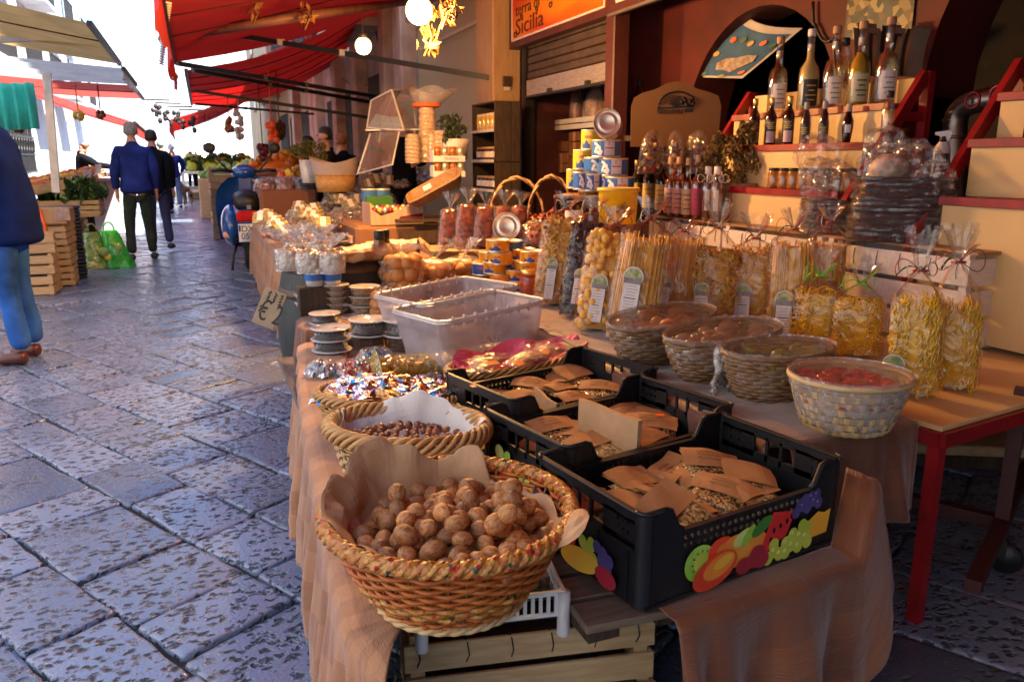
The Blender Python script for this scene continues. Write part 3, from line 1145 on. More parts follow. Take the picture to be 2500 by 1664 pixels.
def mk_crate(L_, Wd, Hh=.20):
 t_ = thing('produce_crate', 'x', 'crate')
 b = MB()
 th = .007
 hx, hy = L_ / 2, Wd / 2
 dip = .150
 for sy in (-1, 1):
  y = sy * (hy - th / 2)
  b.box((0, y, .053), (L_ - .03, th, .102))
  b.box((0, y, .004), (L_ - .02, th + .008, .008))
  T = lambda u, w, v, y=y: (u, y + w, v)
  perf(b, T, -.19, .19, 22, .104, .141, 2, th)
  b.box((0, y, .1455), (.38, th + .006, .009))
  for sx in (-1, 1):
   pl_ = [(sx * .19, .104), (sx * (hx - .012), .104), (sx * (hx - .012), Hh), (sx * .236, Hh), (sx * .222, Hh - .004), (sx * .203, .158), (sx * .19, .150)]
   if sx < 0:
    pl_ = pl_[::-1]
   X = Matrix(((1, 0, 0, 0), (0, 0, -1, y + th / 2), (0, 1, 0, 0), (0, 0, 0, 1)))
   b.prism(pl_, 0, th, 0, X)
   rim = [(sx * .19, y, .1505), (sx * .203, y, .158), (sx * .222, y, Hh - .003), (sx * .236, y, Hh + .002), (sx * (hx - .01), y, Hh + .002)]
   b.tube(rim, .0062, 6)
 for sx in (-1, 1):
  x = sx * (hx - th / 2)
  b.box((x, 0, .068), (th, Wd - .03, .136))
  b.box((x, 0, Hh - .012), (th, Wd - .03, .026))
  for y0, y1 in ((-hy + .012, -.150), (-.105, -.062), (-.022, -.014), (.022, .030), (.066, .105), (.150, hy - .012)):
   b.box((x, (y0 + y1) / 2, .152), (th, y1 - y0, .062))
  T = lambda u, w, v, x=x: (x + w, u, v)
  perf(b, T, -.150, -.105, 3, .123, .180, 3, th, fill=.28)
  perf(b, T, .105, .150, 3, .123, .180, 3, th, fill=.28)
  b.box((x, 0, Hh), (th + .007, Wd - .02, .007), bev=.002)
  for k in (-.15, -.05, .05, .15):
   b.box((x + sx * .005, k * Wd / .385, .06), (.006, .006, .11))
  for sy in (-1, 1):
   n = 8
   pc = [(sx * (hx - .016), sy * (hy - .016))]
   ring = []
   for k in range(n + 1):
    a = PI / 2 * k / n
    ring.append((sx * (hx - .022 + .024 * math.cos(a)), sy * (hy - .022 + .024 * math.sin(a))))
   for rr_ in (1, ):
    for k in range(n):
     (xa, ya), (xb, yb) = ring[k], ring[k + 1]
     f = [(xa, ya, 0), (xb, yb, 0), (xb, yb, Hh + .004), (xa, ya, Hh + .004)]
     b.add(f, [(0, 1, 2, 3) if sx * sy > 0 else (3, 2, 1, 0)], 0, True)
   b.tube([(xa, ya, Hh + .003) for xa, ya in ring], .005, 5)
   b.box((sx * (hx - .03), sy * (hy - .004), Hh / 2), (.012, .012, Hh - .01))
 n = 9
 for k in range(n):
  b.box((0, -hy + Wd * (k + .5) / n, .008), (L_ - .02, Wd / n * .7, .006))
 b.build('crate_shell', BLACKP, t_)
 b = MB()
 long_print(b, lambda u, w, v: (u + .01, -hy - .005 - w, v + .004))
 b.build('fruit_print', PM, t_)
 b = MB()
 short_print(b, lambda u, w, v: (-hx - .0085 - w, -(u) - .03, v))
 b.build('side_print', PM, t_)
 return t_
CRPOS = []
crate_labels = ['nearest black crate with fruit printed on its long side, seed packets inside',
    'middle black crate of the row with upright cardboard divider and red sticker',
    'farthest black crate of the row, in front of the pink paper basket']
mkc = Make(lambda: mk_crate(.588, .375))
for i, (bl, br, fl, fr) in enumerate((((1347, 1109), (1786, 1000), (1525, 1262), (2038, 1126)),
         ((1202, 986), (1590, 900), (1347, 1109), (1780, 1006)),
         ((1117, 905), (1453, 842), (1202, 986), (1590, 902)))):
 BL, BR, FL, FR = [AZ(*p, .645) for p in (bl, br, fl, fr)]
 ctr = (BL + BR + FL + FR) / 4
 dv = (BR - BL + FR - FL)
 a = math.atan2(dv.y, dv.x)
 o = mkc((ctr.x, ctr.y, ZA + .001), a, crate_labels[i], 'black fruit crates in a row on the near table')
 CRPOS.append((ctr, a))
# ------------------------------------------------------------------ seed packets with kraft headers
SEED = mat('mixed_seeds', (.08, .035, .012), .22, col2=(.62, .38, .14), vs=120, bump=.9, bs=130, coat=.6, thr=(.42, .58))
SEEDL = mat('pale_muesli', (.20, .10, .03), .22, col2=(.80, .56, .22), vs=95, bump=.9, bs=110, coat=.6, thr=(.36, .6))
def mk_packet(w, h, seedm, scr=0):
 t_ = thing('seed_packet', 'x', 'packet')
 b = MB()
 def pil(u, v):
  x, y = (u - .5) * w * 1.02, (v - .5) * h * 1.15 - h * .10
  e = max(0, (1 - (2 * u - 1) ** 4)) * max(0, 1 - (2 * v - 1) ** 4)
  return Vector((x, y, .004 + .022 * e + .004 * nz(x * 40, y * 40, w)))
 b.grid(pil, 14, 14)
 b.grid(lambda u, v: Vector(((u - .5) * w * 1.02, (v - .5) * h * 1.15 - h * .10, .003)), 2, 2)
 b.build('clear_bag', seedm, t_)
 b = MB()
 s1, s2 = U(-.3, .3), U(0, 9)
 def hd(u, v):
  x, y = (u - .5) * w * 1.06, (v - .10) * h * .78
  return Vector((x * (1 + .05 * v * s1), y, .027 + .006 * math.sin((u + s1) * 4) + .007 * nz(x * 14 + s2, y * 14) + .010 * v * (u - .5) * s1 * 4))
 b.grid(hd, 10, 8, sm=False)
 b.grid(lambda u, v: hd(u, v) + Vector((0, 0, -.0015 - .006 * v)), 10, 8, sm=False)
 for k in range(3 if scr else 0):
  p = []
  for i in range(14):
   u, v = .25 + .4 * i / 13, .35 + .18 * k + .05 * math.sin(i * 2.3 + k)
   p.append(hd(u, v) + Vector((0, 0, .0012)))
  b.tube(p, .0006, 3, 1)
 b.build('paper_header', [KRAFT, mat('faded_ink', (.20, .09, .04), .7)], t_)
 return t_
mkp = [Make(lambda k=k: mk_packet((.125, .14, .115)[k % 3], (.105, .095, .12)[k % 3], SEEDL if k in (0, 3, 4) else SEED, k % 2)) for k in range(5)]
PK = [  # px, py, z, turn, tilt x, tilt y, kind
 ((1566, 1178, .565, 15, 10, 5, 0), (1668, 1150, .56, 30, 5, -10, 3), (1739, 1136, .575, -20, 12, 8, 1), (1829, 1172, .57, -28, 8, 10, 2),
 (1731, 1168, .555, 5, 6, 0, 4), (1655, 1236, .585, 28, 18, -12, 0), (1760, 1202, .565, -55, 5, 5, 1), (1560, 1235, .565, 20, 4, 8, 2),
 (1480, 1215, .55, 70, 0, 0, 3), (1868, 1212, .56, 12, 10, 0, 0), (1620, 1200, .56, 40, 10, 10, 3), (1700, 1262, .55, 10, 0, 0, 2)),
 ((1317, 1026, .57, 8, 10, 0, 1), (1400, 1060, .56, -15, 8, 6, 2), (1456, 1086, .57, 20, 5, -6, 0), (1389, 1037, .55, 5, 0, 6, 1),
 (1560, 993, .56, 20, 6, 0, 1), (1625, 1022, .555, -30, 4, 10, 2), (1588, 1040, .57, -35, 12, 0, 1), (1606, 1078, .56, 25, 10, 0, 2), (1350, 1085, .55, 40, 0, 0, 2)),
 ((1285, 940, .565, -40, 8, 4, 1), (1294, 975, .56, 15, 6, 0, 2), (1222, 962, .55, 30, 5, 5, 1), (1358, 922, .56, -10, 8, 0, 2),
 (1392, 950, .56, 20, 0, 8, 1), (1436, 899, .57, 18, 14, 0, 2), (1467, 950, .56, -35, 6, 0, 1), (1310, 1005, .55, -15, 0, 0, 2), (1420, 975, .55, 10, 5, 5, 1)),
]
where = ['nearest', 'middle', 'farthest']
spot = ['front left', 'back left', 'back middle', 'right', 'centre', 'front middle, uppermost', 'right of centre', 'left', 'left corner', 'front right', 'centre left', 'front edge']
for ci, lst in enumerate(PK):
 for k, (px, py, z, rz_, tx, ty, kd) in enumerate(lst):
  p = AZ(px, py, z)
  cc_, ca2 = CRPOS[ci]
  dl = Matrix.Rotation(-ca2, 3, 'Z') @ (p - cc_)
  dl = Vector((max(-.205, min(.205, dl.x)), max(-.095, min(.105, dl.y)), dl.z))
  p = cc_ + Matrix.Rotation(ca2, 3, 'Z') @ dl
  kind = 'pale muesli' if kd in (0, 3, 4) else 'dark seed mix'
  lb = 'kraft headed packet of %s at %s of the %s black crate' % (kind, spot[k], where[ci])
  mkp[kd]((p.x, p.y, z - .025), 0, lb, 'seed packets in the %s black crate' % where[ci], rot=(R(tx), R(ty), R(rz_)))
# cardboard dividers
def divider(name, label, pa, pb, z0, z1, th=.012):
 b = MB()
 n = Vector((-(pb - pa).y, (pb - pa).x, 0)).normalized()
 def f(u, v):
  p = pa.lerp(pb, u)
  return Vector((p.x, p.y, z0 + (z1 - z0) * v)) + n * .006 * math.sin(u * 5 + v)
 b.grid(f, 14, 6)
 b.grid(lambda u, v: f(1 - u, v) + n * th * (1 + .3 * v), 14, 6)
 b.grid(lambda u, v: f(u, 1) + n * th * 1.3 * v, 14, 2)
 b.grid(lambda u, v: f(0, u) + n * th * v, 6, 2)
 b.grid(lambda u, v: f(1, u) + n * th * v, 6, 2)
 tag(b.build(name, KRAFTL), label, 'divider')
divider('cardboard_divider', 'upright folded cardboard divider in the middle black crate', AZ(1410, 970, .66), AZ(1560, 1022, .66), .50, .655)
divider('cardboard_divider', 'low cardboard divider leaning in the farthest black crate', AZ(1300, 930, .62), AZ(1358, 985, .60), .47, .60, .006)
def sticker(parent_label, p, n_up, size=.02, m=STICK, rz=0.):
 b = MB()
 b.box((0, 0, 0), (size, size * .62, .0008), bev=.0003)
 o = b.build('price_sticker', m, None, p, rot=n_up)
 return tag(o, parent_label, 'sticker')
sticker('red price sticker on the seed packet in the middle black crate', AZ(1612, 1012, .592), (R(8), 0, R(-20)), .024)
c3, a3 = CRPOS[2]
sticker('red price sticker on the left rim of the farthest black crate', AZ(1155, 942, .652), (R(0), R(0), R(95)), .024)
# ------------------------------------------------------------------ wicker baskets
WICK = mat('golden_wicker', (.46, .22, .065), .5, col2=(.62, .36, .13), vs=30, bump=.2, bs=90, rnd=.08)
WICKO = mat('orange_wicker', (.44, .090, .010), .45, col2=(.58, .17, .025), vs=26, bump=.2, bs=80)
WICKP = mat('pale_wicker', (.55, .34, .14), .55, col2=(.68, .46, .22), vs=30, bump=.2, bs=90)
WICKD = mat('brown_wicker', (.18, .085, .03), .5, col2=(.28, .16, .08), vs=30, bump=.2, bs=90)
bm_ = bpy.data.materials.new('braided_straw')
t, N, L, P = nt(bm_)
tc = N.new('ShaderNodeTexCoord')
v1 = N.new('ShaderNodeTexVoronoi')
v1.inputs['Scale'].default_value = 130
L.new(tc.outputs['Object'], v1.inputs['Vector'])
rp = N.new('ShaderNodeValToRGB')
e = rp.color_ramp.elements
rp.color_ramp.interpolation = 'CONSTANT'
e[0].position, e[0].color = 0, (.46, .15, .018, 1)
e[1].position, e[1].color = .40, (.58, .26, .05, 1)
for ps, cc in ((.64, (.50, .03, .02, 1)), (.70, (.56, .28, .07, 1)), (.84, (.05, .09, .05, 1)), (.87, (.46, .17, .03, 1))):
 k = e.new(ps)
 k.color = cc
sp = N.new('ShaderNodeSeparateColor')
L.new(v1.outputs['Color'], sp.inputs[0])
L.new(sp.outputs[0], rp.inputs['Fac'])
L.new(rp.outputs['Color'], P.inputs['Base Color'])
P.inputs['Roughness'].default_value = .35
bp = N.new('ShaderNodeBump')
bp.inputs['Strength'].default_value = .5
bp.inputs['Distance'].default_value = .004
L.new(v1.outputs['Distance'], bp.inputs['Height'])
L.new(bp.outputs[0], P.inputs['Normal'])
BRAID = bm_
def weave(b, ax, ay, prof, nst, rt_, m=0, amp=.0045, per=4, ph0=0, rot=0., flat=1.):
 """horizontal strands over/under nst stakes; prof = [(radius factor, z)]"""
 for k, (rf, z) in enumerate(prof):
  pts = []
  n = nst * per
  for i in range(n):
   a = 2 * PI * i / n
   d_ = amp * math.cos(nst / 2 * a + PI * (k + ph0))
   x, y = (ax * rf + d_) * math.cos(a), (ay * rf + d_) * math.sin(a)
   pts.append((x, y, z + .0012 * math.sin(a * 7 + k)))
  b.tube(pts, rt_, 5, m, closed=True, flat=flat)
def twist_rim(b, ax, ay, z, ns, r0, rs, tw, m=0, n=150, sq=1.):
 for s_ in range(ns):
  pts = []
  for i in range(n):
   a = 2 * PI * i / n
   ph = tw * a + 2 * PI * s_ / ns
   rr_ = r0 * math.cos(ph)
   pts.append(((ax + rr_) * math.cos(a), (ay + rr_) * math.sin(a), z + r0 * sq * math.sin(ph)))
  b.tube(pts, rs, 6, m, closed=True)
# walnut basket
WB = Vector((.405, 1.335, .468))
wb = thing('wicker_basket', 'round orange wicker basket with braided straw rim full of walnuts', 'basket', WB)
b = MB()
pr = []
nr = 15
rad = lambda k: .60 + .37 * (k ** .75)
for i in range(nr):
 k = i / (nr - 1)
 pr.append((rad(k), .012 + .155 * k))
weave(b, .235, .235, [p for i, p in enumerate(pr) if i not in (3, 4, 5)], 40, .0046, 0, .0052)
b.build('woven_side', WICKO, wb)
b = MB()
weave(b, .237, .237, pr[3:6], 40, .0056, 0, .005)
b.build('braided_band', BRAID, wb)
b = MB()
for i in range(40):
 a = 2 * PI * i / 40
 pts = [(.235 * rad(k) * math.cos(a), .235 * rad(k) * math.sin(a), .01 + .165 * k) for k in (0, .15, .3, .5, .7, .85, 1)]
 b.tube(pts, .0032, 4)
b.build('stakes', WICKD, wb)
b = MB()
pts = []
for i in range(160):
 a = 2 * PI * i / 160
 rr_ = .2375 + .0015 * math.sin(a * 43)
 pts.append((rr_ * math.cos(a), rr_ * math.sin(a), .178 + .0015 * math.sin(a * 43 + 1)))
b.tube(pts, [.0135 + .0015 * math.sin(i * 2.1) for i in range(160)], 10, 0, closed=True)
twist_rim(b, .2375, .2375, .178, 3, .0105, .0065, 22, 0, 320)
b.build('braided_rim', BRAID, wb)
b = MB()
b.lathe([(0.0, .012), (.14, .012), (.148, .006), (.15, -.002)], 40)
twist_rim(b, .146, .146, .004, 2, .004, .005, 16, 0, 120)
b.build('base', WICKP, wb)
def paper_liner(name, label, loc, ax, ay, rot, hfn, zb, m, nu=96, nv=16, seed=0., crum=.012, rmax=1.0, cat='paper'):
 """crumpled sheet pressed into a basket; hfn(angle) -> (reach beyond the rim, height)"""
 b = MB()
 def f(u, v):
  a = 2 * PI * u
  reach, hh_ = hfn(a)
  k = v
  if k < .6:
   q_ = k / .6
   rr_ = q_ * .86
   z = zb + .035 * q_ ** 3
  else:
   q_ = (k - .6) / .4
   rr_ = .86 + (reach - .86) * q_
   z = zb + .035 + (hh_ - zb - .035) * math.sin(q_ * PI / 2)
  c_ = crum * (.3 + k)
  x, y = ax * rr_ * math.cos(a), ay * rr_ * math.sin(a)
  n1_ = noise.cell(Vector((x * 26 + seed, y * 26, seed))) - .5
  n2_ = nz(x * 17 + seed, y * 17, z * 17)
  f2 = 1 + .06 * nz(a * 2.2, seed, 5) * k
  return Vector((x * f2 + c_ * n2_, y * f2 + c_ * nz(y * 15, x * 15, seed + 4), z + c_ * n2_ * 1.2 + c_ * .25 * n1_))
 b.grid(f, nu, nv, wrap=True, sm=False)
 o = b.build(name, m, None, loc, rot)
 s_ = o.modifiers.new('thickness', 'SOLIDIFY')
 s_.thickness = .0008
 return tag(o, label, cat)
def bumpf(a, c_, w_):
 d_ = (a - c_ + PI) % (2 * PI) - PI
 return max(0, 1 - (d_ / w_) ** 2)
ca = math.atan2(-WB.y, -WB.x)      # direction of the camera seen from the basket
def hf(a):
 """flaps: big one at back left, one at back, one at front right; low along the front"""
 l_ = bumpf(a, ca - R(100), R(48))
 l2 = bumpf(a, ca - R(150), R(34))
 bk_ = bumpf(a, ca + R(168), R(16))
 rt = bumpf(a, ca + R(62), R(20))
 fl = bumpf(a, ca - R(35), R(22))
 reach = .93 + .14 * l_ + .12 * l2 + .02 * bk_ + .34 * rt + .03 * fl
 h = .158 + .070 * l_ + .080 * l2 + .070 * bk_ + .050 * rt + .020 * fl
 return reach, h
paper_liner('paper_liner', 'brown wrapping paper lining the walnut basket, flaps standing up', WB, .222, .222, 0, hf, .10, KRAFTL, 110, 20, 2., .012)
WALN = bpy.data.materials.new('walnut_shell')
t, N, L, P = nt(WALN)
tc = N.new('ShaderNodeTexCoord')
oi = N.new('ShaderNodeObjectInfo')
mp = N.new('ShaderNodeMapping')
L.new(tc.outputs['Object'], mp.inputs['Vector'])
mp.inputs['Scale'].default_value = (1, 1, .5)
vm = N.new('ShaderNodeVectorMath')
vm.operation = 'SCALE'
vm.inputs[0].default_value = (3, 5, 7)
L.new(oi.outputs['Random'], vm.inputs['Scale'])
L.new(vm.outputs[0], mp.inputs['Location'])
n1 = N.new('ShaderNodeTexNoise')
n1.inputs['Scale'].default_value = 120
n1.inputs['Detail'].default_value = 3
n1.inputs['Distortion'].default_value = 1.5
L.new(mp.outputs[0], n1.inputs['Vector'])
rp = N.new('ShaderNodeValToRGB')
rp.color_ramp.elements[0].position, rp.color_ramp.elements[1].position = .36, .62
rp.color_ramp.elements[0].color = (.28, .10, .028, 1)
rp.color_ramp.elements[1].color = (.54, .245, .082, 1)
L.new(n1.outputs['Fac'], rp.inputs['Fac'])
hs = N.new('ShaderNodeHueSaturation')
mr = N.new('ShaderNodeMapRange')
mr.inputs['To Min'].default_value, mr.inputs['To Max'].default_value = .62, 1.3
L.new(oi.outputs['Random'], mr.inputs['Value'])
L.new(mr.outputs[0], hs.inputs['Value'])
L.new(rp.outputs['Color'], hs.inputs['Color'])
L.new(hs.outputs['Color'], P.inputs['Base Color'])
P.inputs['Roughness'].default_value = .52
bp = N.new('ShaderNodeBump')
bp.inputs['Strength'].default_value = .65
bp.inputs['Distance'].default_value = .004
L.new(n1.outputs['Fac'], bp.inputs['Height'])
L.new(bp.outputs[0], P.inputs['Normal'])
def mk_walnut(e):
 b = MB()
 nu, nv = 28, 16
 vs, fs = [], []
 def f(u, v):
  a, th_ = 2 * PI * u, PI * v
  s_ = abs(math.sin(a))
  ridge = math.exp(-(math.sin(a) / .10) ** 2) * .05 - math.exp(-(math.sin(a) / .24) ** 2) * .05
  lob = 1 + ridge * math.sin(th_) ** .5 + .03 * nz(math.cos(a) * 2.2, math.sin(a) * 2.2, math.cos(th_) * 2.2 + e * 9)
  r_ = .0158 * lob
  tip = .10 * max(0, math.cos(th_)) ** 12
  return Vector((r_ * math.sin(th_) * math.cos(a), r_ * math.sin(th_) * math.sin(a) * .97, .0158 * (1.12 + e * .1) * math.cos(th_) * (1 + tip) * lob ** .3))
 b.grid(f, nu, nv, wrap=True)
 return tag(b.build('walnut', WALN), 'whole brown walnut in the paper lined basket', 'walnut', 'walnuts heaped in the orange wicker basket')
wn = [Make(lambda e=e: mk_walnut(e)) for e in (-.4, .4, 1.)]
wr = random.Random(11)
pts = []
tries = 0
cc = Vector((.425, 1.325))
while tries < 9000 and len(pts) < 128:
 tries += 1
 a, r_ = wr.uniform(0, 2 * PI), .186 * math.sqrt(wr.random())
 p = cc + Vector((r_ * math.cos(a), r_ * math.sin(a)))
 if all((p - q_[0]).length > .0310 for q_ in pts):
  z = .598 + .028 * (1 - (r_ / .186) ** 2) + wr.uniform(-.006, .012)
  pts.append((p, z))
for p, z in pts:
 wn[wr.randrange(3)]((p.x, p.y, z), 0, rot=(wr.uniform(0, PI), wr.uniform(0, PI), wr.uniform(0, PI)), sc=wr.uniform(1.02, 1.34))
k = 0
for i in range(400):                      # a second layer resting in the hollows
 a, r_ = wr.uniform(0, 2 * PI), .14 * math.sqrt(wr.random())
 p = cc + Vector((r_ * math.cos(a), r_ * math.sin(a)))
 near = [q_ for q_ in pts if (p - q_[0]).length < .033]
 if len(near) >= 2 and all((p - q_[0]).length > .015 for q_ in pts) and k < 20:
  z = max(q_[1] for q_ in near) + .020
  pts.append((p, z))
  wn[wr.randrange(3)]((p.x, p.y, z), 0, rot=(wr.uniform(0, PI), wr.uniform(0, PI), wr.uniform(0, PI)), sc=wr.uniform(1.04, 1.30))
  k += 1
# hazelnut basket
HB = Vector((.472, 1.925, .452))
hb = thing('wicker_basket', 'oval golden wicker basket of hazelnuts lined with white paper', 'basket', HB, R(-33))
b = MB()
pr = [(.80 + .2 * (i / 12) ** .8, .01 + .135 * i / 12) for i in range(13)]
weave(b, .205, .145, pr, 40, .0036, 0, .004)
b.build('woven_side', WICKP, hb)
b = MB()
for i in range(40):
 a = 2 * PI * i / 40
 b.tube([(.205 * k * math.cos(a), .145 * k * math.sin(a), z) for k, z in ((.8, 0), (.9, .06), (1, .15))], .003, 4)
b.build('stakes', WICKD, hb)
b = MB()
twist_rim(b, .212, .152, .158, 5, .0150, .0072, 9, 0, 200, 1.25)
b.build('twisted_rim', WICK, hb)
b = MB()
b.lathe([(0, .01), (.82, .01), (.84, 0)], 40, sx=.205, sy=.145)
b.build('base', WICKP, hb)
paper_liner('paper_liner', 'crumpled white tissue paper lining the hazelnut basket', HB, .205, .145, R(-33),
   lambda a: (.95 + .07 * math.sin(a * 3 + .6) + .05 * math.sin(a * 7), .170 + .018 * math.sin(a * 4 + 1) + .03 * bumpf(a, R(80), R(60))), .085, WHITEPAPER, 100, 16, 7., .014)
HAZ = mat('hazelnut_shell', (.20, .06, .022), .35, col2=(.32, .12, .05), vs=60, rnd=.28, bump=.1)
def mk_haz():
 b = MB()
 b.lathe([(0, -.0085), (.004, -.0088), (.0072, -.0065), (.0092, -.001), (.0088, .004), (.006, .0085), (.0025, .0108), (0, .0114)], 14)
 b.lathe([(0, -.0092), (.0042, -.0089), (.0058, -.0074)], 14, 1)
 return tag(b.build('hazelnut', [HAZ, mat('hazelnut_cap', (.42, .24, .13), .7)]), 'shiny brown hazelnut in the white paper lined basket', 'hazelnut', 'hazelnuts in the golden oval basket')
hz_ = Make(mk_haz)
pts = []
tries = 0
ca_, sa_ = math.cos(R(-33)), math.sin(R(-33))
while tries < 6000 and len(pts) < 74:
 tries += 1
 a, r_ = wr.uniform(0, 2 * PI), math.sqrt(wr.random())
 x, y = .158 * r_ * math.cos(a) + .01, .100 * r_ * math.sin(a) - .008
 p = Vector((HB.x + x * ca_ - y * sa_, HB.y + x * sa_ + y * ca_))
 if all((p - q_).length > .0172 for q_ in pts):
  pts.append(p)
  hz_((p.x, p.y, HB.z + .128 + .022 * (1 - r_ ** 2) + wr.uniform(-.004, .006)), 0, rot=(wr.uniform(0, PI), wr.uniform(0, PI), wr.uniform(0, PI)), sc=wr.uniform(.95, 1.2))
# ------------------------------------------------------------------ clear tubs
NUTC = mat('chopped_nuts', (.44, .20, .06), .5, col2=(.75, .48, .22), vs=90, bump=.8, bs=100, thr=(.4, .6))
GRAINC = mat('pale_pine_nuts', (.80, .56, .26), .5, col2=(.88, .70, .42), vs=110, bump=.8, bs=120)
HERBC = mat('dark_green_herbs', (.018, .026, .014), .6, col2=(.10, .12, .06), vs=120, bump=.9, bs=130, thr=(.45, .68))
PURPC = mat('dark_purple_paste', (.03, .006, .012), .35, var=.4, vs=60, bump=.4, bs=80)
LIDP = film('frosted_lid_plastic', haze=.46, gloss=.36, bump=.0, bs=3, rough=.06, hcol=(.82, .80, .80))
CUPP = film('clear_cup_plastic', haze=.09, gloss=.30, bump=.1, bs=6, rough=.05)
def mk_tub(r, h, cont, name='clear_tub'):
 t_ = thing(name, 'x', 'tub')
 b = MB()
 b.lathe([(0, .002), (r * .80, .002), (r * .83, .006), (r * .93, h * .86), (r * .985, h * .88), (r * .985, h * .93)], 32)
 b.build('cup', CUPP, t_)
 b = MB()
 b.lathe([(0, .004), (r * .79, .004), (r * .92, h * .74), (r * .6, h * .78), (0, h * .77)], 24)
 b.build('filling', cont, t_)
 b = MB()
 b.lathe([(r * .94, h * .90), (r * 1.0, h * .91), (r * 1.0, h * .97), (r * .97, h * .99), (r * .90, h * .985), (r * .86, h * .945), (0, h * .95)], 36)
 b.build('lid', LIDP, t_)
 b = MB()
 b.tube([(r * .995 * math.cos(a * PI / 18), r * .995 * math.sin(a * PI / 18), h * .95) for a in range(36)], r * .022, 6, closed=True)
 b.tube([(r * .90 * math.cos(a * PI / 18), r * .90 * math.sin(a * PI / 18), h * .985) for a in range(36)], r * .014, 5, closed=True)
 b.build('lid_rim', mat('clear_rim_plastic', (.75, .75, .78), .15, var=.02), t_)
 return t_
tubs = {k: Make(lambda m_=m_: mk_tub(.086, .07, m_)) for k, m_ in dict(herb=HERBC, purple=PURPC, nut=NUTC, grain=GRAINC).items()}
def tub_stack(px, pyb, pyl, wpx, n, kind, zt, desc, st=STICK, sx=.3, grp='clear plastic tubs stacked on the near table', yfix=None):
 base = AZ(px, pyb, zt) if yfix is None else AY(px, pyb, yfix)
 base.z = zt
 base = base + Vector((base.x, base.y, 0)).normalized() * (wpx * .5 * pxm(base))
 top = AY(px, pyl, base.y).z
 hh_ = (top - zt) / n
 r = wpx / 2 * pxm((base.x, base.y, top))
 for i in range(n):
  lv = ['top', 'second', 'third', 'fourth', 'fifth'][n - 1 - i] if n > 1 else 'only'
  tubs[kind]((base.x + U(-.003, .003), base.y + U(-.003, .003), zt + hh_ * i), U(0, 6), '%s, %s of its stack' % (desc, lv) if n > 1 else desc, grp, sc=(r / .086, r / .086, hh_ / .07))
 a = U(0, 6)
 sticker('%s sticker on the %s' % ('red' if st is STICK else 'orange', desc), Vector((base.x + r * sx, base.y - r * .25, top + .002)), (0, 0, a), .024, st)
tub_stack(812, 888, 797, 96, 3, 'herb', ZA, 'clear tub of dark herbs nearest the foil sweets', sx=.25)
tub_stack(903, 858, 776, 98, 2, 'herb', ZA, 'clear tub of dark herbs beside the yellow bag', sx=.4)
tub_stack(986, 860, 777, 94, 2, 'herb', ZA, 'clear tub of dark herbs against the front bin corner', sx=.4)
tub_stack(798, 838, 762, 76, 3, 'herb', ZA, 'clear tub of herbs at the table corner', sx=.3)
tub_stack(838, 790, 736, 82, 1, 'purple', ZA + .04, 'clear tub of purple paste behind the herb tubs', STICKO, sx=.1)
tub_stack(872, 812, 770, 70, 1, 'purple', ZA + .02, 'clear tub of purple paste between herb tubs', STICK, sx=.1)
tub_stack(938, 790, 722, 76, 2, 'herb', ZA + .03, 'clear tub of herbs behind, beside the rear bin', sx=.3)
tub_stack(962, 812, 742, 80, 2, 'herb', ZA + .02, 'clear tub of herbs in front of the bin handles', STICKO, sx=.3)
ZT2 = .525
tub_stack(756, 762, 716, 70, 2, 'grain', ZT2, 'clear tub of pale pine nuts under the nut tub', STICKO)
tub_stack(822, 772, 692, 68, 5, 'grain', ZT2, 'clear tub of pale pine nuts in the tallest stack', sx=.1)
tub_stack(891, 772, 697, 76, 3, 'nut', ZT2, 'clear tub of whole toasted nuts', STICKO, sx=.1)
p = AZ(752, 740, ZT2)
tubs['nut']((AZ(753, 752, ZT2 + .0).x + .02, AZ(753, 752, ZT2).y + .06, AY(754, 697, AZ(753, 752, ZT2).y + .06).z - .065), 1., 'clear tub of chopped nuts on top of the pine nut tubs', 'clear plastic tubs stacked on the near table', sc=(.075 / .086, .075 / .086, .9))
# small white lidded cups with blue bands
def mk_cup():
 t_ = thing('yoghurt_cup', 'x', 'cup')
 b = MB()
 b.lathe([(0, 0), (.042, 0), (.047, .05), (.05, .088)], 24)
 b.build('cup_body', WHITEP, t_)
 b = MB()
 b.lathe([(.0485, .03), (.0505, .064)], 24)
 b.f = b.f[:24]
 b.m, b.sm = b.m[:24], b.sm[:24]
 b.build('blue_band', mat('blue_label', (.02, .12, .45), .4), t_)
 b = MB()
 b.lathe([(.050, .088), (.056, .089), (.056, .104), (.052, .107), (0, .106)], 24)
 b.build('lid', WHITEP, t_)
 return t_
cup = Make(mk_cup)
for px, wd in ((769, 'left'), (811, 'right')):
 p = AZ(px, 705, ZT2)
 p.y = min(p.y, 4.02)
 q_ = AY(px, 697, 4.03)
 cup((q_.x, 4.03, q_.z), .4, 'white lidded cup with blue band, %s of the pair by the barrel' % wd, 'white cups with blue bands')
b = MB()
b.box((AY(790, 700, 4.03).x, 4.03, (ZT2 + AY(790, 697, 4.03).z) / 2), (.26, .11, AY(790, 697, 4.03).z - ZT2 - .004), bev=.004)
tag(b.build('carton', WOODD), 'small dark carton under the two white cups', 'carton')
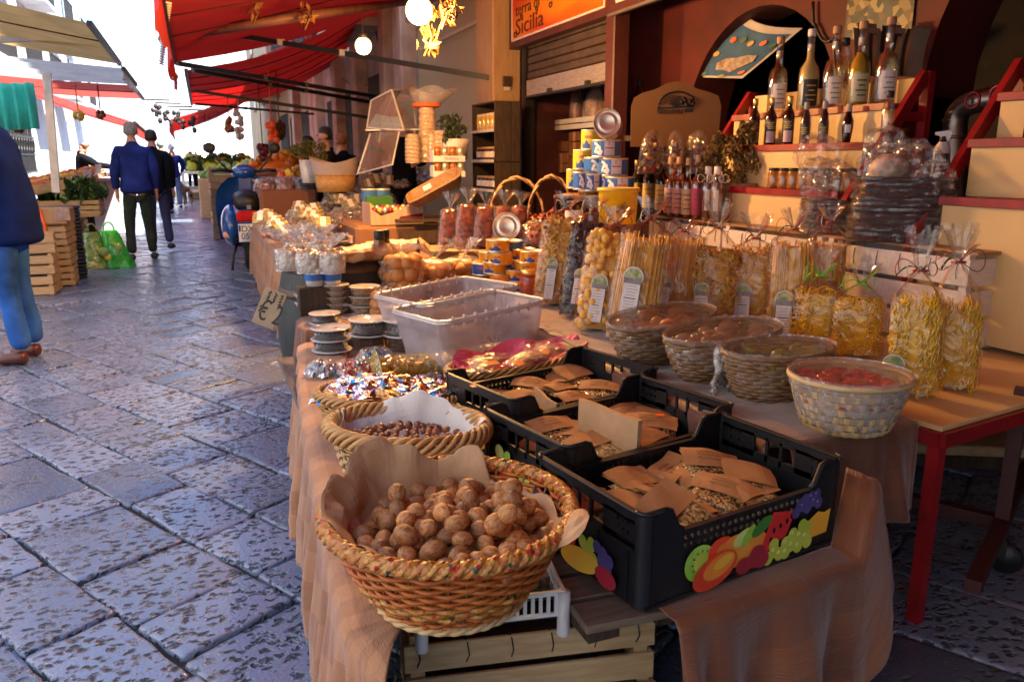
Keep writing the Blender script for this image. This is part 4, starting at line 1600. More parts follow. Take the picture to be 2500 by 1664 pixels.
# second table: small covered box between the near table and the barrel
b = MB()
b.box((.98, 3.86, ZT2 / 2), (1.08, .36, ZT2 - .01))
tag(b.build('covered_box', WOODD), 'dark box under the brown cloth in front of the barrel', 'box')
def edgeD(u):
 pts = [(.50, 4.02), (.445, 3.98), (.425, 3.8), (.44, 3.68), (.50, 3.645), (.8, 3.64), (1.5, 3.64)]
 k = u * (len(pts) - 1)
 i = min(int(k), len(pts) - 2)
 p = Vector(pts[i]).lerp(Vector(pts[i + 1]), k - i)
 return Vector((p.x, p.y, ZT2 + .004))
cloth('tablecloth', 'plain brown cloth falling from the tub stand in front of the barrel',
 drape(edgeD, lambda u: Vector((math.cos(R(170 + 100 * min(1, max(0, u - .15) / .5))), math.sin(R(170 + 100 * min(1, max(0, u - .15) / .5))), 0)),
   lambda u: .43 + .03 * math.sin(u * 9), .12, .018, 7, .4, .05, .01), 90, 30, CL_BRD, 1.2, .6)
b = MB()
b.box((.99, 3.84, ZT2 + .001), (1.02, .37, .006), bev=.002)
tag(b.build('table_cover', CL_BRD), 'brown cloth on the stand under the pine nut tubs', 'tablecloth')
# barrel
bx, by, bh = .70, 4.42, .785
bar_ = thing('barrel', 'dark wooden barrel with metal hoops topped with white bags', 'barrel', (bx, by, 0))
pr = [(.27 + .065 * math.sin(PI * k / 12), bh * k / 12) for k in range(13)]
b = MB()
b.lathe(pr, 48, fn=lambda a, j, r, z: 1 + .006 * (1 if (int(a / (2 * PI) * 24) % 2) else 0))
b.build('staves', mat('barrel_stave', (.020, .027, .030), .5, var=.5, vs=6, stretch=(12, 12, 1), bump=.3, bs=22), bar_)
for z in (.05, .19, .60, .735):
 b = MB()
 k = z / bh
 r0 = .27 + .065 * math.sin(PI * k)
 dr = .065 * PI * math.cos(PI * k) / bh * .05
 b.lathe([(r0 + .007 - dr * .5, z - .022), (r0 + .009, z), (r0 + .007 + dr * .5, z + .022)], 48)
 b.build('hoop', mat('rusty_hoop', (.11, .075, .055), .5, metal=.6, var=.4, vs=12), bar_)
b = MB()
b.lathe([(0, bh - .035), (.262, bh - .035)], 40)
b.build('barrel_head', WOODD, bar_)
# ------------------------------------------------------------------ generic tied clear bags
def sup(a, e=.55):
 c_, s_ = math.cos(a), math.sin(a)
 return math.copysign(abs(c_) ** e, c_), math.copysign(abs(s_) ** e, s_)
def bag_skin(b, w, d_, h, sh, fan, m=0, nu=30, seed=0., e=.55, crum=.05, fanw=1.0, neck=.012):
 """bag standing on z=0: body to h, shoulders to h+sh, flared ruff above"""
 zs = [(1, .0), (1, .004), (1.01, h * .15), (1.05, h * .4), (1.02, h * .7), (.93, h), (.72, h + sh * .35), (.42, h + sh * .7), (.16, h + sh * .95), (.12, h + sh * 1.05),
  (.22, h + sh + fan * .3), (.40 * fanw, h + sh + fan * .65), (.56 * fanw, h + sh + fan)]
 def f(u, v):
  j = min(int(v * (len(zs) - 1)), len(zs) - 2)
  t_ = v * (len(zs) - 1) - j
  k = zs[j][0] * (1 - t_) + zs[j + 1][0] * t_
  z = zs[j][1] * (1 - t_) + zs[j + 1][1] * t_
  a = 2 * PI * u
  ee = e if z < h else e + (1 - e) * min(1, (z - h) / max(sh, .001))
  x, y = sup(a, ee)
  up = max(0, z - h * .9)
  pl_ = 1 + (crum + (.30 if z > h + sh * .8 else .10 if z > h else 0)) * math.sin(a * 9 + seed + 2 * nz(a, z * 9, seed)) * (1 if z > h * .8 else .3)
  if z > h + sh:
   y *= .45
   z += .12 * fan * math.sin(a * 5 + seed)
  wv = crum * nz(x * 2 + seed, y * 2, z * 22)
  return Vector((x * w / 2 * k * pl_ * (1 + wv), y * d_ / 2 * k * pl_ * (1 + wv), z))
 b.grid(f, nu, 34, m, wrap=True)
 b.grid(lambda u, v: Vector(((u - .5) * w * .9, (v - .5) * d_ * .9, .002)), 2, 2, m)
def ribbon(b, z, seed, s=1., ms=(0, 1, 2), tails=True):
 r_ = random.Random(seed)
 b.tube([(.016 * s * math.cos(a * PI / 8), .012 * s * math.sin(a * PI / 8), z) for a in range(16)], .0035 * s, 5, ms[0], closed=True)
 for k in range(6):
  a0 = r_.uniform(-1, 1) * .9 + (0 if k % 2 else PI)
  Lr = r_.uniform(.035, .07) * s
  pts = []
  loop = k < 3
  for i in range(12):
   t_ = i / 11
   if loop:
    x = Lr * math.sin(PI * t_) * math.cos(a0)
    zz = z + (Lr * .5 * math.sin(2 * PI * t_) + .012 * s * t_)
    y = -.012 * s - .02 * s * math.sin(PI * t_)
   else:
    x = Lr * 1.1 * t_ * math.cos(a0)
    zz = z + .02 * s * math.sin(t_ * 2.5) - .03 * s * t_ ** 2 * (1 if k == 4 else -1.2)
    y = -.016 * s - .012 * s * math.sin(t_ * 6 + k)
   pts.append((x, y, zz))
  b.tube(pts, .0028 * s, 4, ms[k % len(ms)], flat=.45)
RIB = [mat('red_ribbon', (.50, .02, .02), .4), mat('green_ribbon', (.01, .07, .03), .4), mat('white_ribbon', (.62, .56, .5), .4)]
GRT = [mat('lime_tie', (.20, .55, .03), .4)] * 3
PASTA = mat('pale_pasta', (.84, .45, .07), .5, var=.14, vs=20, rnd=.08, bump=.1)
PASTAY = mat('yellow_pasta', (.86, .49, .015), .5, var=.18, vs=20, bump=.1)
PASTAD = mat('purple_pasta', (.055, .018, .022), .5, var=.4, vs=25)
LABP = [WHITEPAPER, mat('label_green', (.16, .27, .06), .5, col2=(.52, .48, .26), vs=45, thr=(.4, .6)), mat('label_grey', (.18, .16, .16), .5, col2=(.32, .29, .28), vs=40), INK]
def pasta_bits(b, kind, w, d_, h, r_):
 cp = lambda: None
 if kind == 'spag':
  n = int(190 * w / .17)
  for i in range(n):
   a = r_.uniform(0, 2 * PI)
   k = math.sqrt(r_.uniform(.25, 1)) * .95
   x, y = sup(a)
   x, y = x * k * w / 2, y * k * d_ / 2
   x2 = x * r_.uniform(.78, 1.0)
   hh_ = h * r_.uniform(.86, 1.03)
   b.tube([(x, y, .006), ((x + x2) / 2 + r_.uniform(-.003, .003), y, hh_ * .5), (x2, y * .85, hh_)], .0021, 4, caps=True)
  return
 n = dict(farf=250, dark=250, shell=100, tube=100, twist=220, ring=520, nest=120, twist2=330)[kind]
 n = int(n * max(.6, w * h / (.17 * .26)))
 for i in range(n):
  a = r_.uniform(PI * .95, 2.05 * PI) if r_.random() < .8 else r_.uniform(0, 2 * PI)
  k = r_.uniform(.70, .97)
  x, y = sup(a)
  z = h * r_.uniform(.03, 1.0)
  if r_.random() < .18:
   k *= math.sqrt(r_.random())
   z = h * r_.uniform(.92, 1.04)
  c_ = Vector((x * k * w / 2, y * k * d_ / 2, z))
  q_ = Euler((r_.uniform(-.5, .5) + PI / 2, r_.uniform(0, 2 * PI), r_.uniform(-.7, .7))).to_matrix()
  T = lambda p, c_=c_, q_=q_: c_ + q_ @ Vector(p)
  if kind in ('farf', 'dark'):
   s_ = .016
   b.grid(lambda u, v: T(((u - .5) * 2.3 * s_, (v - .5) * 1.7 * s_ * (.45 + 1.1 * abs(u - .5)), .004 * math.sin(v * 9 + u * 2))), 5, 4)
  elif kind == 'shell':
   s_ = .019
   b.grid(lambda u, v: T(((u - .5) * 2 * s_ * (1 - .4 * (v - .5) ** 2), s_ * math.cos(PI * (.1 + .95 * v)) * (1 - .5 * (2 * u - 1) ** 2), s_ * math.sin(PI * (.1 + .95 * v)) * (1 - .5 * (2 * u - 1) ** 2))), 6, 7)
  elif kind == 'tube':
   s_ = .0165
   q2 = Euler((r_.uniform(-.6, .6), r_.uniform(-.6, .6) + (PI / 2 if r_.random() < .5 else 0), 0)).to_matrix() @ Matrix.Rotation(PI / 2, 3, 'X')
   pts = []
   for zz, rr_ in ((-.02, s_), (.02, s_), (.02, s_ * .86), (-.02, s_ * .86)):
    pts.append([c_ + q2 @ Vector((rr_ * math.cos(k2 * PI / 6), rr_ * math.sin(k2 * PI / 6), zz)) for k2 in range(12)])
   vs = [p for rg in pts for p in rg]
   fs = [(j * 12 + k2, j * 12 + (k2 + 1) % 12, ((j + 1) % 4) * 12 + (k2 + 1) % 12, ((j + 1) % 4) * 12 + k2) for j in range(4) for k2 in range(12)]
   b.add(vs, fs, 0, True)
  elif kind == 'ring':
   s_ = .0072
   q2 = Euler((r_.uniform(.6, 1.6), r_.uniform(-.5, .5), 0)).to_matrix()
   b.tube([c_ + q2 @ Vector((s_ * math.cos(k2 * PI / 5), s_ * math.sin(k2 * PI / 5), 0)) for k2 in range(10)], .0024, 4, closed=True)
  elif kind == 'nest':
   s_ = r_.uniform(.012, .03)
   ph = r_.uniform(0, 6)
   b.tube([T((s_ * math.cos(k2 * .45 + ph) * (1 + .1 * k2 / 10), s_ * .8 * math.sin(k2 * .45 + ph), .004 * math.sin(k2))) for k2 in range(10)], .0026, 4)
  elif kind in ('twist', 'twist2'):
   Lr = r_.uniform(.045, .06) if kind == 'twist' else r_.uniform(.045, .075)
   rr_ = .0046 if kind == 'twist' else .0054
   if kind == 'twist2':
    q_ = Euler((r_.uniform(-.22, .22), r_.uniform(-.22, .22), 0)).to_matrix() @ Matrix.Rotation(PI / 2, 3, 'Y')
   pts = []
   bend = r_.uniform(-.5, .5)
   for k2 in range(11):
    t_ = k2 / 10 - .5
    pts.append(c_ + q_ @ Vector((t_ * Lr, rr_ * .55 * math.cos(k2 * 1.3) + bend * t_ * t_ * Lr, rr_ * .55 * math.sin(k2 * 1.3))))
   b.tube(pts, rr_ * .62, 5, flat=.75)
def mk_pasta(kind, w, d_, h, sh, fan, col, label=None, tie='tri', seed=1, film_=None):
 r_ = random.Random(seed)
 t_ = thing('pasta_bag', 'x', 'pasta bag')
 b = MB()
 pasta_bits(b, kind, w * .95, d_ * .95, h, r_)
 pr = [(0, .004), (1, .004), (1, h * .5), (.96, h * .93), (.5, h * .97), (0, h * .98)]
 vs = []
 b.grid(lambda u, v: Vector((sup(2 * PI * u)[0] * w / 2 * pr[int(round(v * 5))][0] * .66, sup(2 * PI * u)[1] * d_ / 2 * pr[int(round(v * 5))][0] * .66, pr[int(round(v * 5))][1])), 24, 6, wrap=True)
 b.build('pasta', col, t_)
 b = MB()
 bag_skin(b, w * 1.02, d_ * 1.02, h * 1.02, sh, fan, seed=seed * 1.7)
 b.build('clear_bag', film_ or FILM, t_)
 b = MB()
 ribbon(b, h * 1.02 + sh, seed, 1.15)
 b.build('ribbon', RIB if tie == 'tri' else GRT, t_)
 if label:
  lx, lw, z0, z1, pw = label        # centre x, width, bottom, top of strip, picture height
  b = MB()
  y = -d_ / 2 * 1.06 - .003
  X = Matrix.Translation((lx, y, 0)) @ Matrix.Rotation(R(-8 if lx < 0 else 4), 4, 'Z')
  b.prism([(-lw / 2, z0), (lw / 2, z0), (lw / 2, z1), (-lw / 2, z1)], 0, .0008, 0, X @ Matrix.Rotation(PI / 2, 4, 'X'))
  for k in range(int((z1 - z0) / .012)):
   z = z0 + .008 + k * .012
   b.box((r_.uniform(-.1, .05) * lw * .3, -.0014, z), (lw * r_.uniform(.45, .75), .0006, .0032 if k % 6 == 5 else .0018), 3 if k % 6 == 5 else 2, X=X)
  arc = [(-lw / 2, z1)] + [(lw * .62 * -math.cos(a * PI / 10), z1 + pw * .35 + pw * .65 * math.sin(a * PI / 10)) for a in range(11)] + [(lw / 2, z1)]
  b.prism(arc, 0, .0012, 0, X @ Matrix.Rotation(PI / 2, 4, 'X'))
  arc2 = [(x * .88, z1 + (z - z1) * .9 + .002) for x, z in arc]
  b.poly([X @ Vector((x, -.0018, z)) for x, z in arc2], 1)
  b.poly([X @ Vector((x, -.0022, z)) for x, z in ((-lw * .5, z1), (lw * .5, z1), (lw * .56, z1 + pw * .34), (-lw * .56, z1 + pw * .34))], 2)
  b.build('paper_label', LABP, t_)
 return t_
def face_cam(p):
 return -math.atan2(p[0], p[1])
PB = [  # px, bottom py, content top py, width px, kind, colour, neck py, top py, lean deg, side roll, label, words
 (1352, 748, 552, 92, 'farf', PASTA, 520, 482, -14, 7, (-.035, .045, .02, .17, .055), 'pale frilled pasta, leftmost of the row'),
 (1410, 776, 565, 84, 'dark', PASTAD, 525, 490, -14, 8, (-.025, .050, .06, .20, .055), 'dark purple pasta'),
 (1462, 812, 590, 112, 'shell', PASTA, 560, 520, -14, 8, (-.03, .055, .03, .165, .06), 'big pale pasta shells'),
 (1536, 838, 585, 112, 'spag', PASTA, 552, 500, -12, 8, (-.03, .068, .10, .23, .07), 'straight spaghetti behind the brown fruit bowl'),
 (1640, 792, 590, 100, 'spag', PASTA, 588, 560, -8, 5, (-.05, .04, .06, .16, .06), 'spaghetti with a red sticker and flat red tie'),
 (1738, 795, 630, 98, 'tube', PASTA, 572, 508, -6, 0, (-.055, .06, .02, .135, .06), 'thick pasta tubes'),
 (1830, 795, 622, 98, 'twist', PASTA, 596, 540, -5, 0, (-.04, .066, .02, .135, .06), 'short twisted pasta'),
 (1918, 828, 606, 92, 'spag', PASTA, 578, 530, -4, 0, (-.02, .075, .02, .165, .075), 'long pasta strands with a wide label'),
 (2005, 800, 602, 84, 'spag', PASTA, 560, 520, -6, 0, None, 'long pasta strands before the brown sack'),
 (1990, 850, 722, 108, 'nest', PASTAY, 684, 618, -3, 0, None, 'curly golden pasta tied with lime string'),
 (2086, 870, 742, 104, 'ring', PASTAY, 705, 660, -3, 0, None, 'small pasta rings with an orange sticker'),
 (2222, 968, 762, 104, 'twist2', PASTAY, 684, 590, -3, -2, (-.075, .075, .085, .115, .065), 'thick yellow twists with a round topped label'),
 (2318, 950, 765, 104, 'twist2', PASTAY, 662, 580, -3, -3, None, 'thick yellow twists, rightmost of the row'),
]
for i, (px, pyb, pyt, wpx, kind, col, pyn, pytop, lean, roll, lab, words) in enumerate(PB):
 p = AZ(px, pyb, ZB + .006)
 p = p + Vector((p.x, p.y, 0)).normalized() * .045
 k = pxm(p)
 w = wpx * k * 1.14
 cl = math.cos(math.atan2(H - p.z, p.length))
 h = (pyb - pyt) * k / cl * 1.0
 sh_ = max(.02, (pyt - pyn) * k / cl)
 fan = max(.03, (pyn - pytop) * k / cl)
 sc_ = w / 1.14 / .19
 lb = tuple(v * sc_ for v in lab) if lab else None
 o = mk_pasta(kind, w, w * .56, h, sh_, fan, col, lb, 'lime' if i in (9, 10) else 'tri', i + 1)
 o.location = p
 o.rotation_euler = (R(lean), R(roll), face_cam(p))
 tag(o, 'clear tied bag of ' + words, 'pasta bag', 'clear bags of pasta on the bowl table')
p = AZ(1640, 792, ZB + .006)
for px, py, m_, nm in ((1626, 641, STICK, 'red sticker on the clear spaghetti bag'), (2026, 832, STICKO, 'orange sticker on the bag of pasta rings')):
 q_ = AZ(1640, 800, ZB) if px == 1626 else AZ(2086, 872, ZB)
 dd = depth(q_) - .045
 q_ = AD(px, py, dd + (.05 if px == 1626 else 0))
 sticker(nm, q_, (R(85), 0, face_cam(q_)), .034, m_)
# ------------------------------------------------------------------ wrapped bowls
ORFR = mat('candied_orange', (.42, .12, .03), .25, col2=(.56, .22, .08), vs=18, coat=.5)
GRFR = mat('green_candied_fruit', (.10, .17, .01), .2, col2=(.28, .30, .03), vs=16, coat=.6)
REFR = mat('red_candied_cherry', (.55, .006, .008), .2, col2=(.75, .02, .02), vs=30, coat=.6, rnd=.1)
PKFR = mat('pinkish_fruit_peel', (.42, .20, .13), .3, col2=(.52, .28, .20), vs=14, coat=.4)
SLAT = mat('chip_basket', (.56, .34, .14), .55, col2=(.70, .47, .24), vs=16, rnd=.1)
TOPW = film('stretched_wrap', haze=.02, gloss=.26, bump=1., bs=5, stretch=(3, 26, 4), rough=.06)
WHITEWRAP = film('bunched_wrap', haze=.26, gloss=.36, bump=1., bs=34)
def wrapped_bowl(label, pl_, pr_, pyfront, pybase, asp, wov, fruit, fruits, chips=False, dz=0., wrapf=None, hfac=1.):
 """rim from left pixel to right pixel; base where its front touches the cloth"""
 zr = ZB + .145 * hfac
 A_, C_ = AZ(*pl_, zr), AZ(*pr_, zr)
 c_ = (A_ + C_) / 2
 ax = (C_ - A_).length / 2
 rz_ = math.atan2(C_.y - A_.y, C_.x - A_.x)
 ay = ax * asp
 hh_ = zr - ZB - .004
 t_ = thing('wrapped_basket', label, 'basket', (c_.x, c_.y, ZB + .006), rz_, 'baskets of candied fruit under cling wrap')
 k0 = .70
 prof = [(k0 + (1 - k0) * (j / 8) ** .7, hh_ * j / 8) for j in range(9)]
 b = MB()
 if chips:
  nst = 26
  for j in range(7):
   ka, kb = prof[j][0], prof[j + 1][0]
   z0, z1 = hh_ * (j + .06) / 7 , hh_ * (j + .94) / 7
   def f(u, v, j=j, z0=z0, z1=z1):
    a = 2 * PI * u
    k = k0 + (1 - k0) * ((j + v) / 7) ** .7 + .012 * (1 if (int(u * nst * 2 - .01) // 1 + j) % 2 else -1)
    return Vector((ax * k * math.cos(a), ay * k * math.sin(a), z0 + (z1 - z0) * v))
   b.grid(f, nst * 4, 3, sm=False, wrap=True)
 else:
  weave(b, ax, ay, [(k0 + (1 - k0) * (j / 11) ** .7, hh_ * (j + .3) / 11.5) for j in range(12)], 34, .0062, 0, .0045)
 b.lathe([(0, .003), (k0 * .98, .003)], 30, sx=ax, sy=ay)
 b.build('woven_basket', wov, t_)
 b = MB()
 pts = [(ax * 1.0 * math.cos(a * PI / 24), ay * math.sin(a * PI / 24), hh_) for a in range(48)]
 b.tube(pts, .008, 6, closed=True)
 b.build('rim', wov, t_)
 b = MB()
 r_ = random.Random(len(label))
 n, rf = fruits
 b.lathe([(0, hh_ * .82), (.86, hh_ * .80), (.92, hh_ * .6)], 28, sx=ax, sy=ay)
 for i in range(n):
  a, k = r_.uniform(0, 2 * PI), math.sqrt(r_.random()) * .84
  rr_ = rf * r_.uniform(.8, 1.2)
  b.ell((ax * k * math.cos(a), ay * k * math.sin(a), hh_ * .80 + r_.uniform(0, .012) + (rr_ * .4 if n < 9 else 0)), (rr_, rr_ * r_.uniform(.8, 1), rr_ * .8), 10, 7, jit=.05)
 b.build('candied_fruit', fruit, t_)
 b = MB()
 def top(u, v):
  a, q_ = 2 * PI * u, v
  return Vector((ax * 1.03 * q_ * math.cos(a), ay * 1.03 * q_ * math.sin(a), hh_ + .012 - .006 * (1 - q_) + .003 * nz(q_ * 5, a * 2, ax * 9)))
 b.grid(top, 40, 7, wrap=True)
 b.build('stretched_film', TOPW, t_)
 b = MB()
 def sidef(u, v):
  a = 2 * PI * u
  k = (k0 + (1 - k0) * v ** .7) * 1.04 + .035 * nz(a * 3, v * 6, ax * 20) + .02 * nz(a * 9, v * 3, 3)
  return Vector((ax * k * math.cos(a), ay * k * math.sin(a), .012 + (hh_ + .002) * v + .012 * nz(a * 2.4, 9.) * (1 - v)))
 b.grid(sidef, 72, 14, wrap=True, sm=False)
 b.build('side_film', wrapf or WRAP, t_)
 return t_, ax, ay, hh_
wrapped_bowl('boat shaped wrapped basket of orange candied fruit, farthest of the four', (1512, 805), (1712, 748), 0, 875, .50, WICKD, ORFR, (12, .036))
t_, ax, ay, hh_ = wrapped_bowl('oval wrapped basket with bunched whitish film, second of the four', (1650, 838), (1872, 785), 0, 935, .55, WICKD, PKFR, (22, .03), wrapf=WHITEWRAP)
b = MB()
for k in range(7):      # knotted tail of film hanging on the near side
 a = R(-115) + U(-.5, .5)
 pts = [(ax * (1.02 + .03 * i) * math.cos(a + .05 * i * U(-1, 1)), ay * (1.05 + .05 * i) * math.sin(a), hh_ * (1 - i / 6.5) + U(-.006, .006)) for i in range(7)]
 b.tube(pts, [.010, .014, .012, .012, .010, .009, .013], 6, flat=.5)
b.build('film_tail', WHITEWRAP, t_)
wrapped_bowl('wrapped basket of green candied fruit, third of the four', (1782, 868), (2012, 838), 0, 990, .66, WICKD, GRFR, (24, .03))
wrapped_bowl('round wrapped chip basket of red candied cherries, nearest of the four', (1936, 920), (2212, 916), 0, 1075, .92, SLAT, REFR, (110, .019), chips=True)
# ------------------------------------------------------------------ white crates behind the pasta
wcx = []
for i in range(3):
 y0 = 1.985 + i * .735
 r = slat_crate(.72, .20, .355, 3, WHITEW, gap=.16)
 t_ = thing('white_crate', ['white painted slatted crate, right end of the row behind the yellow twists', 'white painted slatted crate in the middle of the row under the tied sacks', 'white painted slatted crate, far end of the row under the bottles'][i], 'crate', (2.70, y0 + .36, ZB + .004), R(90), 'white painted crates in a row behind the pasta')
 for nm, (b, mm) in r.items():
  b.build(nm[0], WHITEW if nm[0] == 'bottom' else mm, t_)
# board lying on the crates
b = MB()
b.box((2.74, 3.1, ZB + .355 + .016), (.24, 2.25, .012), bev=.002)
tag(b.build('shelf_board', mat('shelf_board', (.30, .17, .085), .6, var=.25, vs=5, stretch=(10, 1, 8))), 'thin wooden board lying along the tops of the white crates', 'board')
# ------------------------------------------------------------------ translucent bins
BINP = film('milky_bin_plastic', tint=(.86, .86, .90), haze=.42, gloss=.20, bump=.0, bs=2.5, rough=.25, hcol=(.58, .56, .64))
BINR = film('bin_rim_plastic', tint=(.80, .80, .84), haze=.55, gloss=.3, bump=.0, bs=3, rough=.2, hcol=(.70, .68, .72))
def mk_bin(label, c4, zb, group):
 FL, FR, BR, BL = [Vector(c) for c in c4]
 c_ = (FL + FR + BR + BL) / 4
 ex = ((FR - FL) + (BR - BL)) / 2
 ey = ((BL - FL) + (BR - FR)) / 2
 ey = ey * 1.22
 c_ = c_ + Vector((0, .10, .0))
 Lx, Ly = ex.length / 2, ey.length / 2
 a = math.atan2(ex.y, ex.x)
 hh_ = .225
 e1_, e3_ = ex.normalized(), ex.cross(ey).normalized()      # the bins lean on the higher table, right side up
 Rb = Matrix((e1_, e3_.cross(e1_), e3_)).transposed()
 t_ = thing('plastic_bin', label, 'bin', c_ - e3_ * hh_, 0, group, Rb.to_euler())
 def rr(k, z, n=8, rc=.05):
  out = []
  for sx, sy, a0 in ((1, 1, 0), (-1, 1, 90), (-1, -1, 180), (1, -1, 270)):
   for i in range(n + 1):
    t__ = R(a0 + 90 * i / n)
    out.append((sx * (Lx * k - rc) + rc * math.cos(t__), sy * (Ly * k - rc) + rc * math.sin(t__), z))
  return out
 def sheet(levels, inner=None):
  b = MB()
  rings = [rr(k, z) for k, z in levels]
  n = len(rings[0])
  vs = [p for r_ in rings for p in r_]
  fs = [(j * n + i, j * n + (i + 1) % n, (j + 1) * n + (i + 1) % n, (j + 1) * n + i) for j in range(len(rings) - 1) for i in range(n)]
  return b, vs, fs, n
 b, vs, fs, n = sheet([(.88, .008), (.90, .04), (.955, hh_ * .72), (.965, hh_ * .73), (.975, hh_ * .94)])
 fs.append(tuple(range(n))[::-1])
 b.add(vs, fs, 0, True)
 b.build('bin_wall', BINP, t_)
 b = MB()
 b.tube(rr(.99, hh_ * .97), .008, 6, closed=True)
 b.tube(rr(1.01, hh_ * .935), .005, 5, closed=True)
 for k in range(9):
  u = -.8 + .2 * k
  for sy in (-1, 1):
   b.box((Lx * u, sy * Ly * .995, hh_ * .95), (.008, .012, .04))
 b.build('bin_rim', BINR, t_)
 b = MB()
 r_ = random.Random(4)
 for i in range(420):
  x, y = r_.uniform(-.85, .85) * Lx, r_.uniform(-.85, .85) * Ly
  b.ell((x, y, .016 + .003 * r_.random()), (.006, .006, .003), 5, 3)
 b.build('spilled_crumbs', mat('pale_crumbs', (.60, .55, .55), .6), t_)
mk_bin('front translucent storage bin, empty but for crumbs', [AZ(1045, 800, .70), AZ(1318, 742, .735), AZ(1258, 708, .735), AZ(1009, 761, .70)], ZA + .004, 'translucent storage bins side by side')
mk_bin('rear translucent storage bin behind the other bin', [AZ(998, 757, .70), AZ(1250, 704, .735), AZ(1190, 676, .735), AZ(964, 722, .70)], ZA + .004, 'translucent storage bins side by side')
# ------------------------------------------------------------------ pink paper basket
A_, C_ = AZ(1092, 905, .585), AZ(1412, 835, .585)
c_ = (A_ + C_) / 2
ax = (C_ - A_).length / 2
az = math.atan2(C_.y - A_.y, C_.x - A_.x)
pk = thing('wicker_basket', 'flat oval wicker basket lined with pink tissue paper', 'basket', (c_.x, c_.y, ZA), az)
ay = ax * .42
c_.y -= .045
pk.location.y -= .045
b = MB()
weave(b, ax, ay, [(.86 + .12 * i / 9, .01 + .115 * i / 9) for i in range(10)], 40, .0058, 0, .006)
twist_rim(b, ax, ay, .145, 4, .0105, .006, 14, 0, 200)
b.lathe([(0, .012), (.86, .012)], 30, sx=ax, sy=ay)
b.build('woven_side', WICK, pk)
PINK = mat('pink_tissue', (.72, .10, .20), .6, col2=(.82, .20, .30), vs=8, bump=.3, bs=16)
b = MB()
def pf(u, v):
 a, q_ = 2 * PI * u, v
 k = .95 * q_ * (1 + .05 * nz(a * 3, 2))
 z = .105 + .055 * q_ ** 2 + .028 * nz(math.cos(a) * q_ * 4, math.sin(a) * q_ * 4, 3) + .03 * q_ ** 3 * (1 if math.sin(a) > 0 else .2) * (.5 + .5 * math.sin(a * 6))
 return Vector((ax * k * math.cos(a), ay * k * math.sin(a), z))
b.grid(pf, 60, 14, wrap=True, sm=False)
o = b.build('tissue_paper', PINK, None, (c_.x, c_.y, ZA), az)
tag(o, 'crumpled pink tissue paper in the flat oval basket', 'paper')
SWEET = mat('nutty_sweets', (.34, .15, .06), .4, col2=(.58, .36, .2), vs=70, bump=.6, bs=90)
for k, (px, py, rz_) in enumerate(((1200, 890, 10), (1275, 893, 40), (1340, 862, -30), (1180, 905, 60), (1310, 880, 5))):
 p = AZ(px, py, ZA + .150)
 t_ = thing('sweet_packet', 'small clear packet of nutty sweets on pink tissue paper', 'packet', p, R(rz_), 'clear sweet packets on pink tissue paper')
 b = MB()
 b.ell((0, 0, .012), (.06, .032, .016), 14, 8, jit=.08)
 b.build('sweets', SWEET, t_)
 b = MB()
 b.grid(lambda u, v: Vector(((u - .5) * .19, (v - .5) * .10 * (1 - .4 * math.sin(PI * u) * 0), .020 + .022 * math.sin(PI * u) * math.sin(PI * v) + .008 * nz(u * 9, v * 7, k))), 16, 12, sm=False)
 b.build('clear_wrap', FILMC, t_)
for k, (px, py, d_) in enumerate(((1203, 885, 'left'), (1268, 886, 'middle'), (1332, 858, 'rear right'))):
 sticker('orange price sticker on the %s sweet packet over pink tissue' % d_, AZ(px, py, ZA + .200), (R(15), 0, R(15 + 20 * k)), .042, STICKO)
# ------------------------------------------------------------------ foil sweets, yellow bag
FOIL = [mat('silver_foil', (.75, .74, .76), .22, metal=1., bump=.8, bs=60), mat('blue_foil', (.03, .22, .50), .25, metal=.8, bump=.6, bs=60), mat('red_foil', (.42, .02, .03), .25, metal=.7, bump=.6, bs=60), mat('bronze_foil', (.55, .28, .10), .25, metal=.9, bump=.8, bs=60), mat('dark_chocolate', (.06, .02, .015), .35)]
A_, C_ = AZ(772, 968, .565), AZ(1118, 985, .565)
c_ = (A_ + C_) / 2 + Vector((.015, .05, 0))
ax = (C_ - A_).length / 2
az = math.atan2(C_.y - A_.y, C_.x - A_.x)
fb = thing('wicker_basket', 'wicker basket heaped with silver foil behind the hazelnuts', 'basket', (c_.x, c_.y, ZA), az)
b = MB()
weave(b, ax, ax * .6, [(.84 + .14 * i / 8, .01 + .105 * i / 8) for i in range(9)], 36, .0055, 0, .006)
twist_rim(b, ax, ax * .6, .128, 4, .011, .006, 12, 0, 180)
b.lathe([(0, .012), (.86, .012)], 30, sx=ax, sy=ax * .6)
b.build('woven_side', WICK, fb)
b = MB()
def ff(u, v):
 a, q_ = 2 * PI * u, v
 k = q_ * (.96 + .16 * bumpf(a, PI + .3, .9))
 x, y = ax * k * math.cos(a), ax * .6 * k * math.sin(a)
 c1 = noise.cell(Vector((x * 30, y * 30, 3)))
 z = .150 + .025 * (1 - q_ ** 2) - .05 * q_ ** 4 * bumpf(a, PI + .3, .9) + .014 * nz(x * 30, y * 30, 2) + .008 * c1
 return Vector((x, y, z))
b.grid(ff, 80, 18, wrap=True, sm=False, mfn=lambda i, j: (1 if nz(i * .3, j * .5) > .34 else 3 if nz(i * .12 + 5, j * .16) > .12 else 0))
tag(b.build('foil_bag', FOIL, None, (c_.x, c_.y, ZA), az), 'crumpled silver and bronze foil bag lying in a basket', 'foil bag')
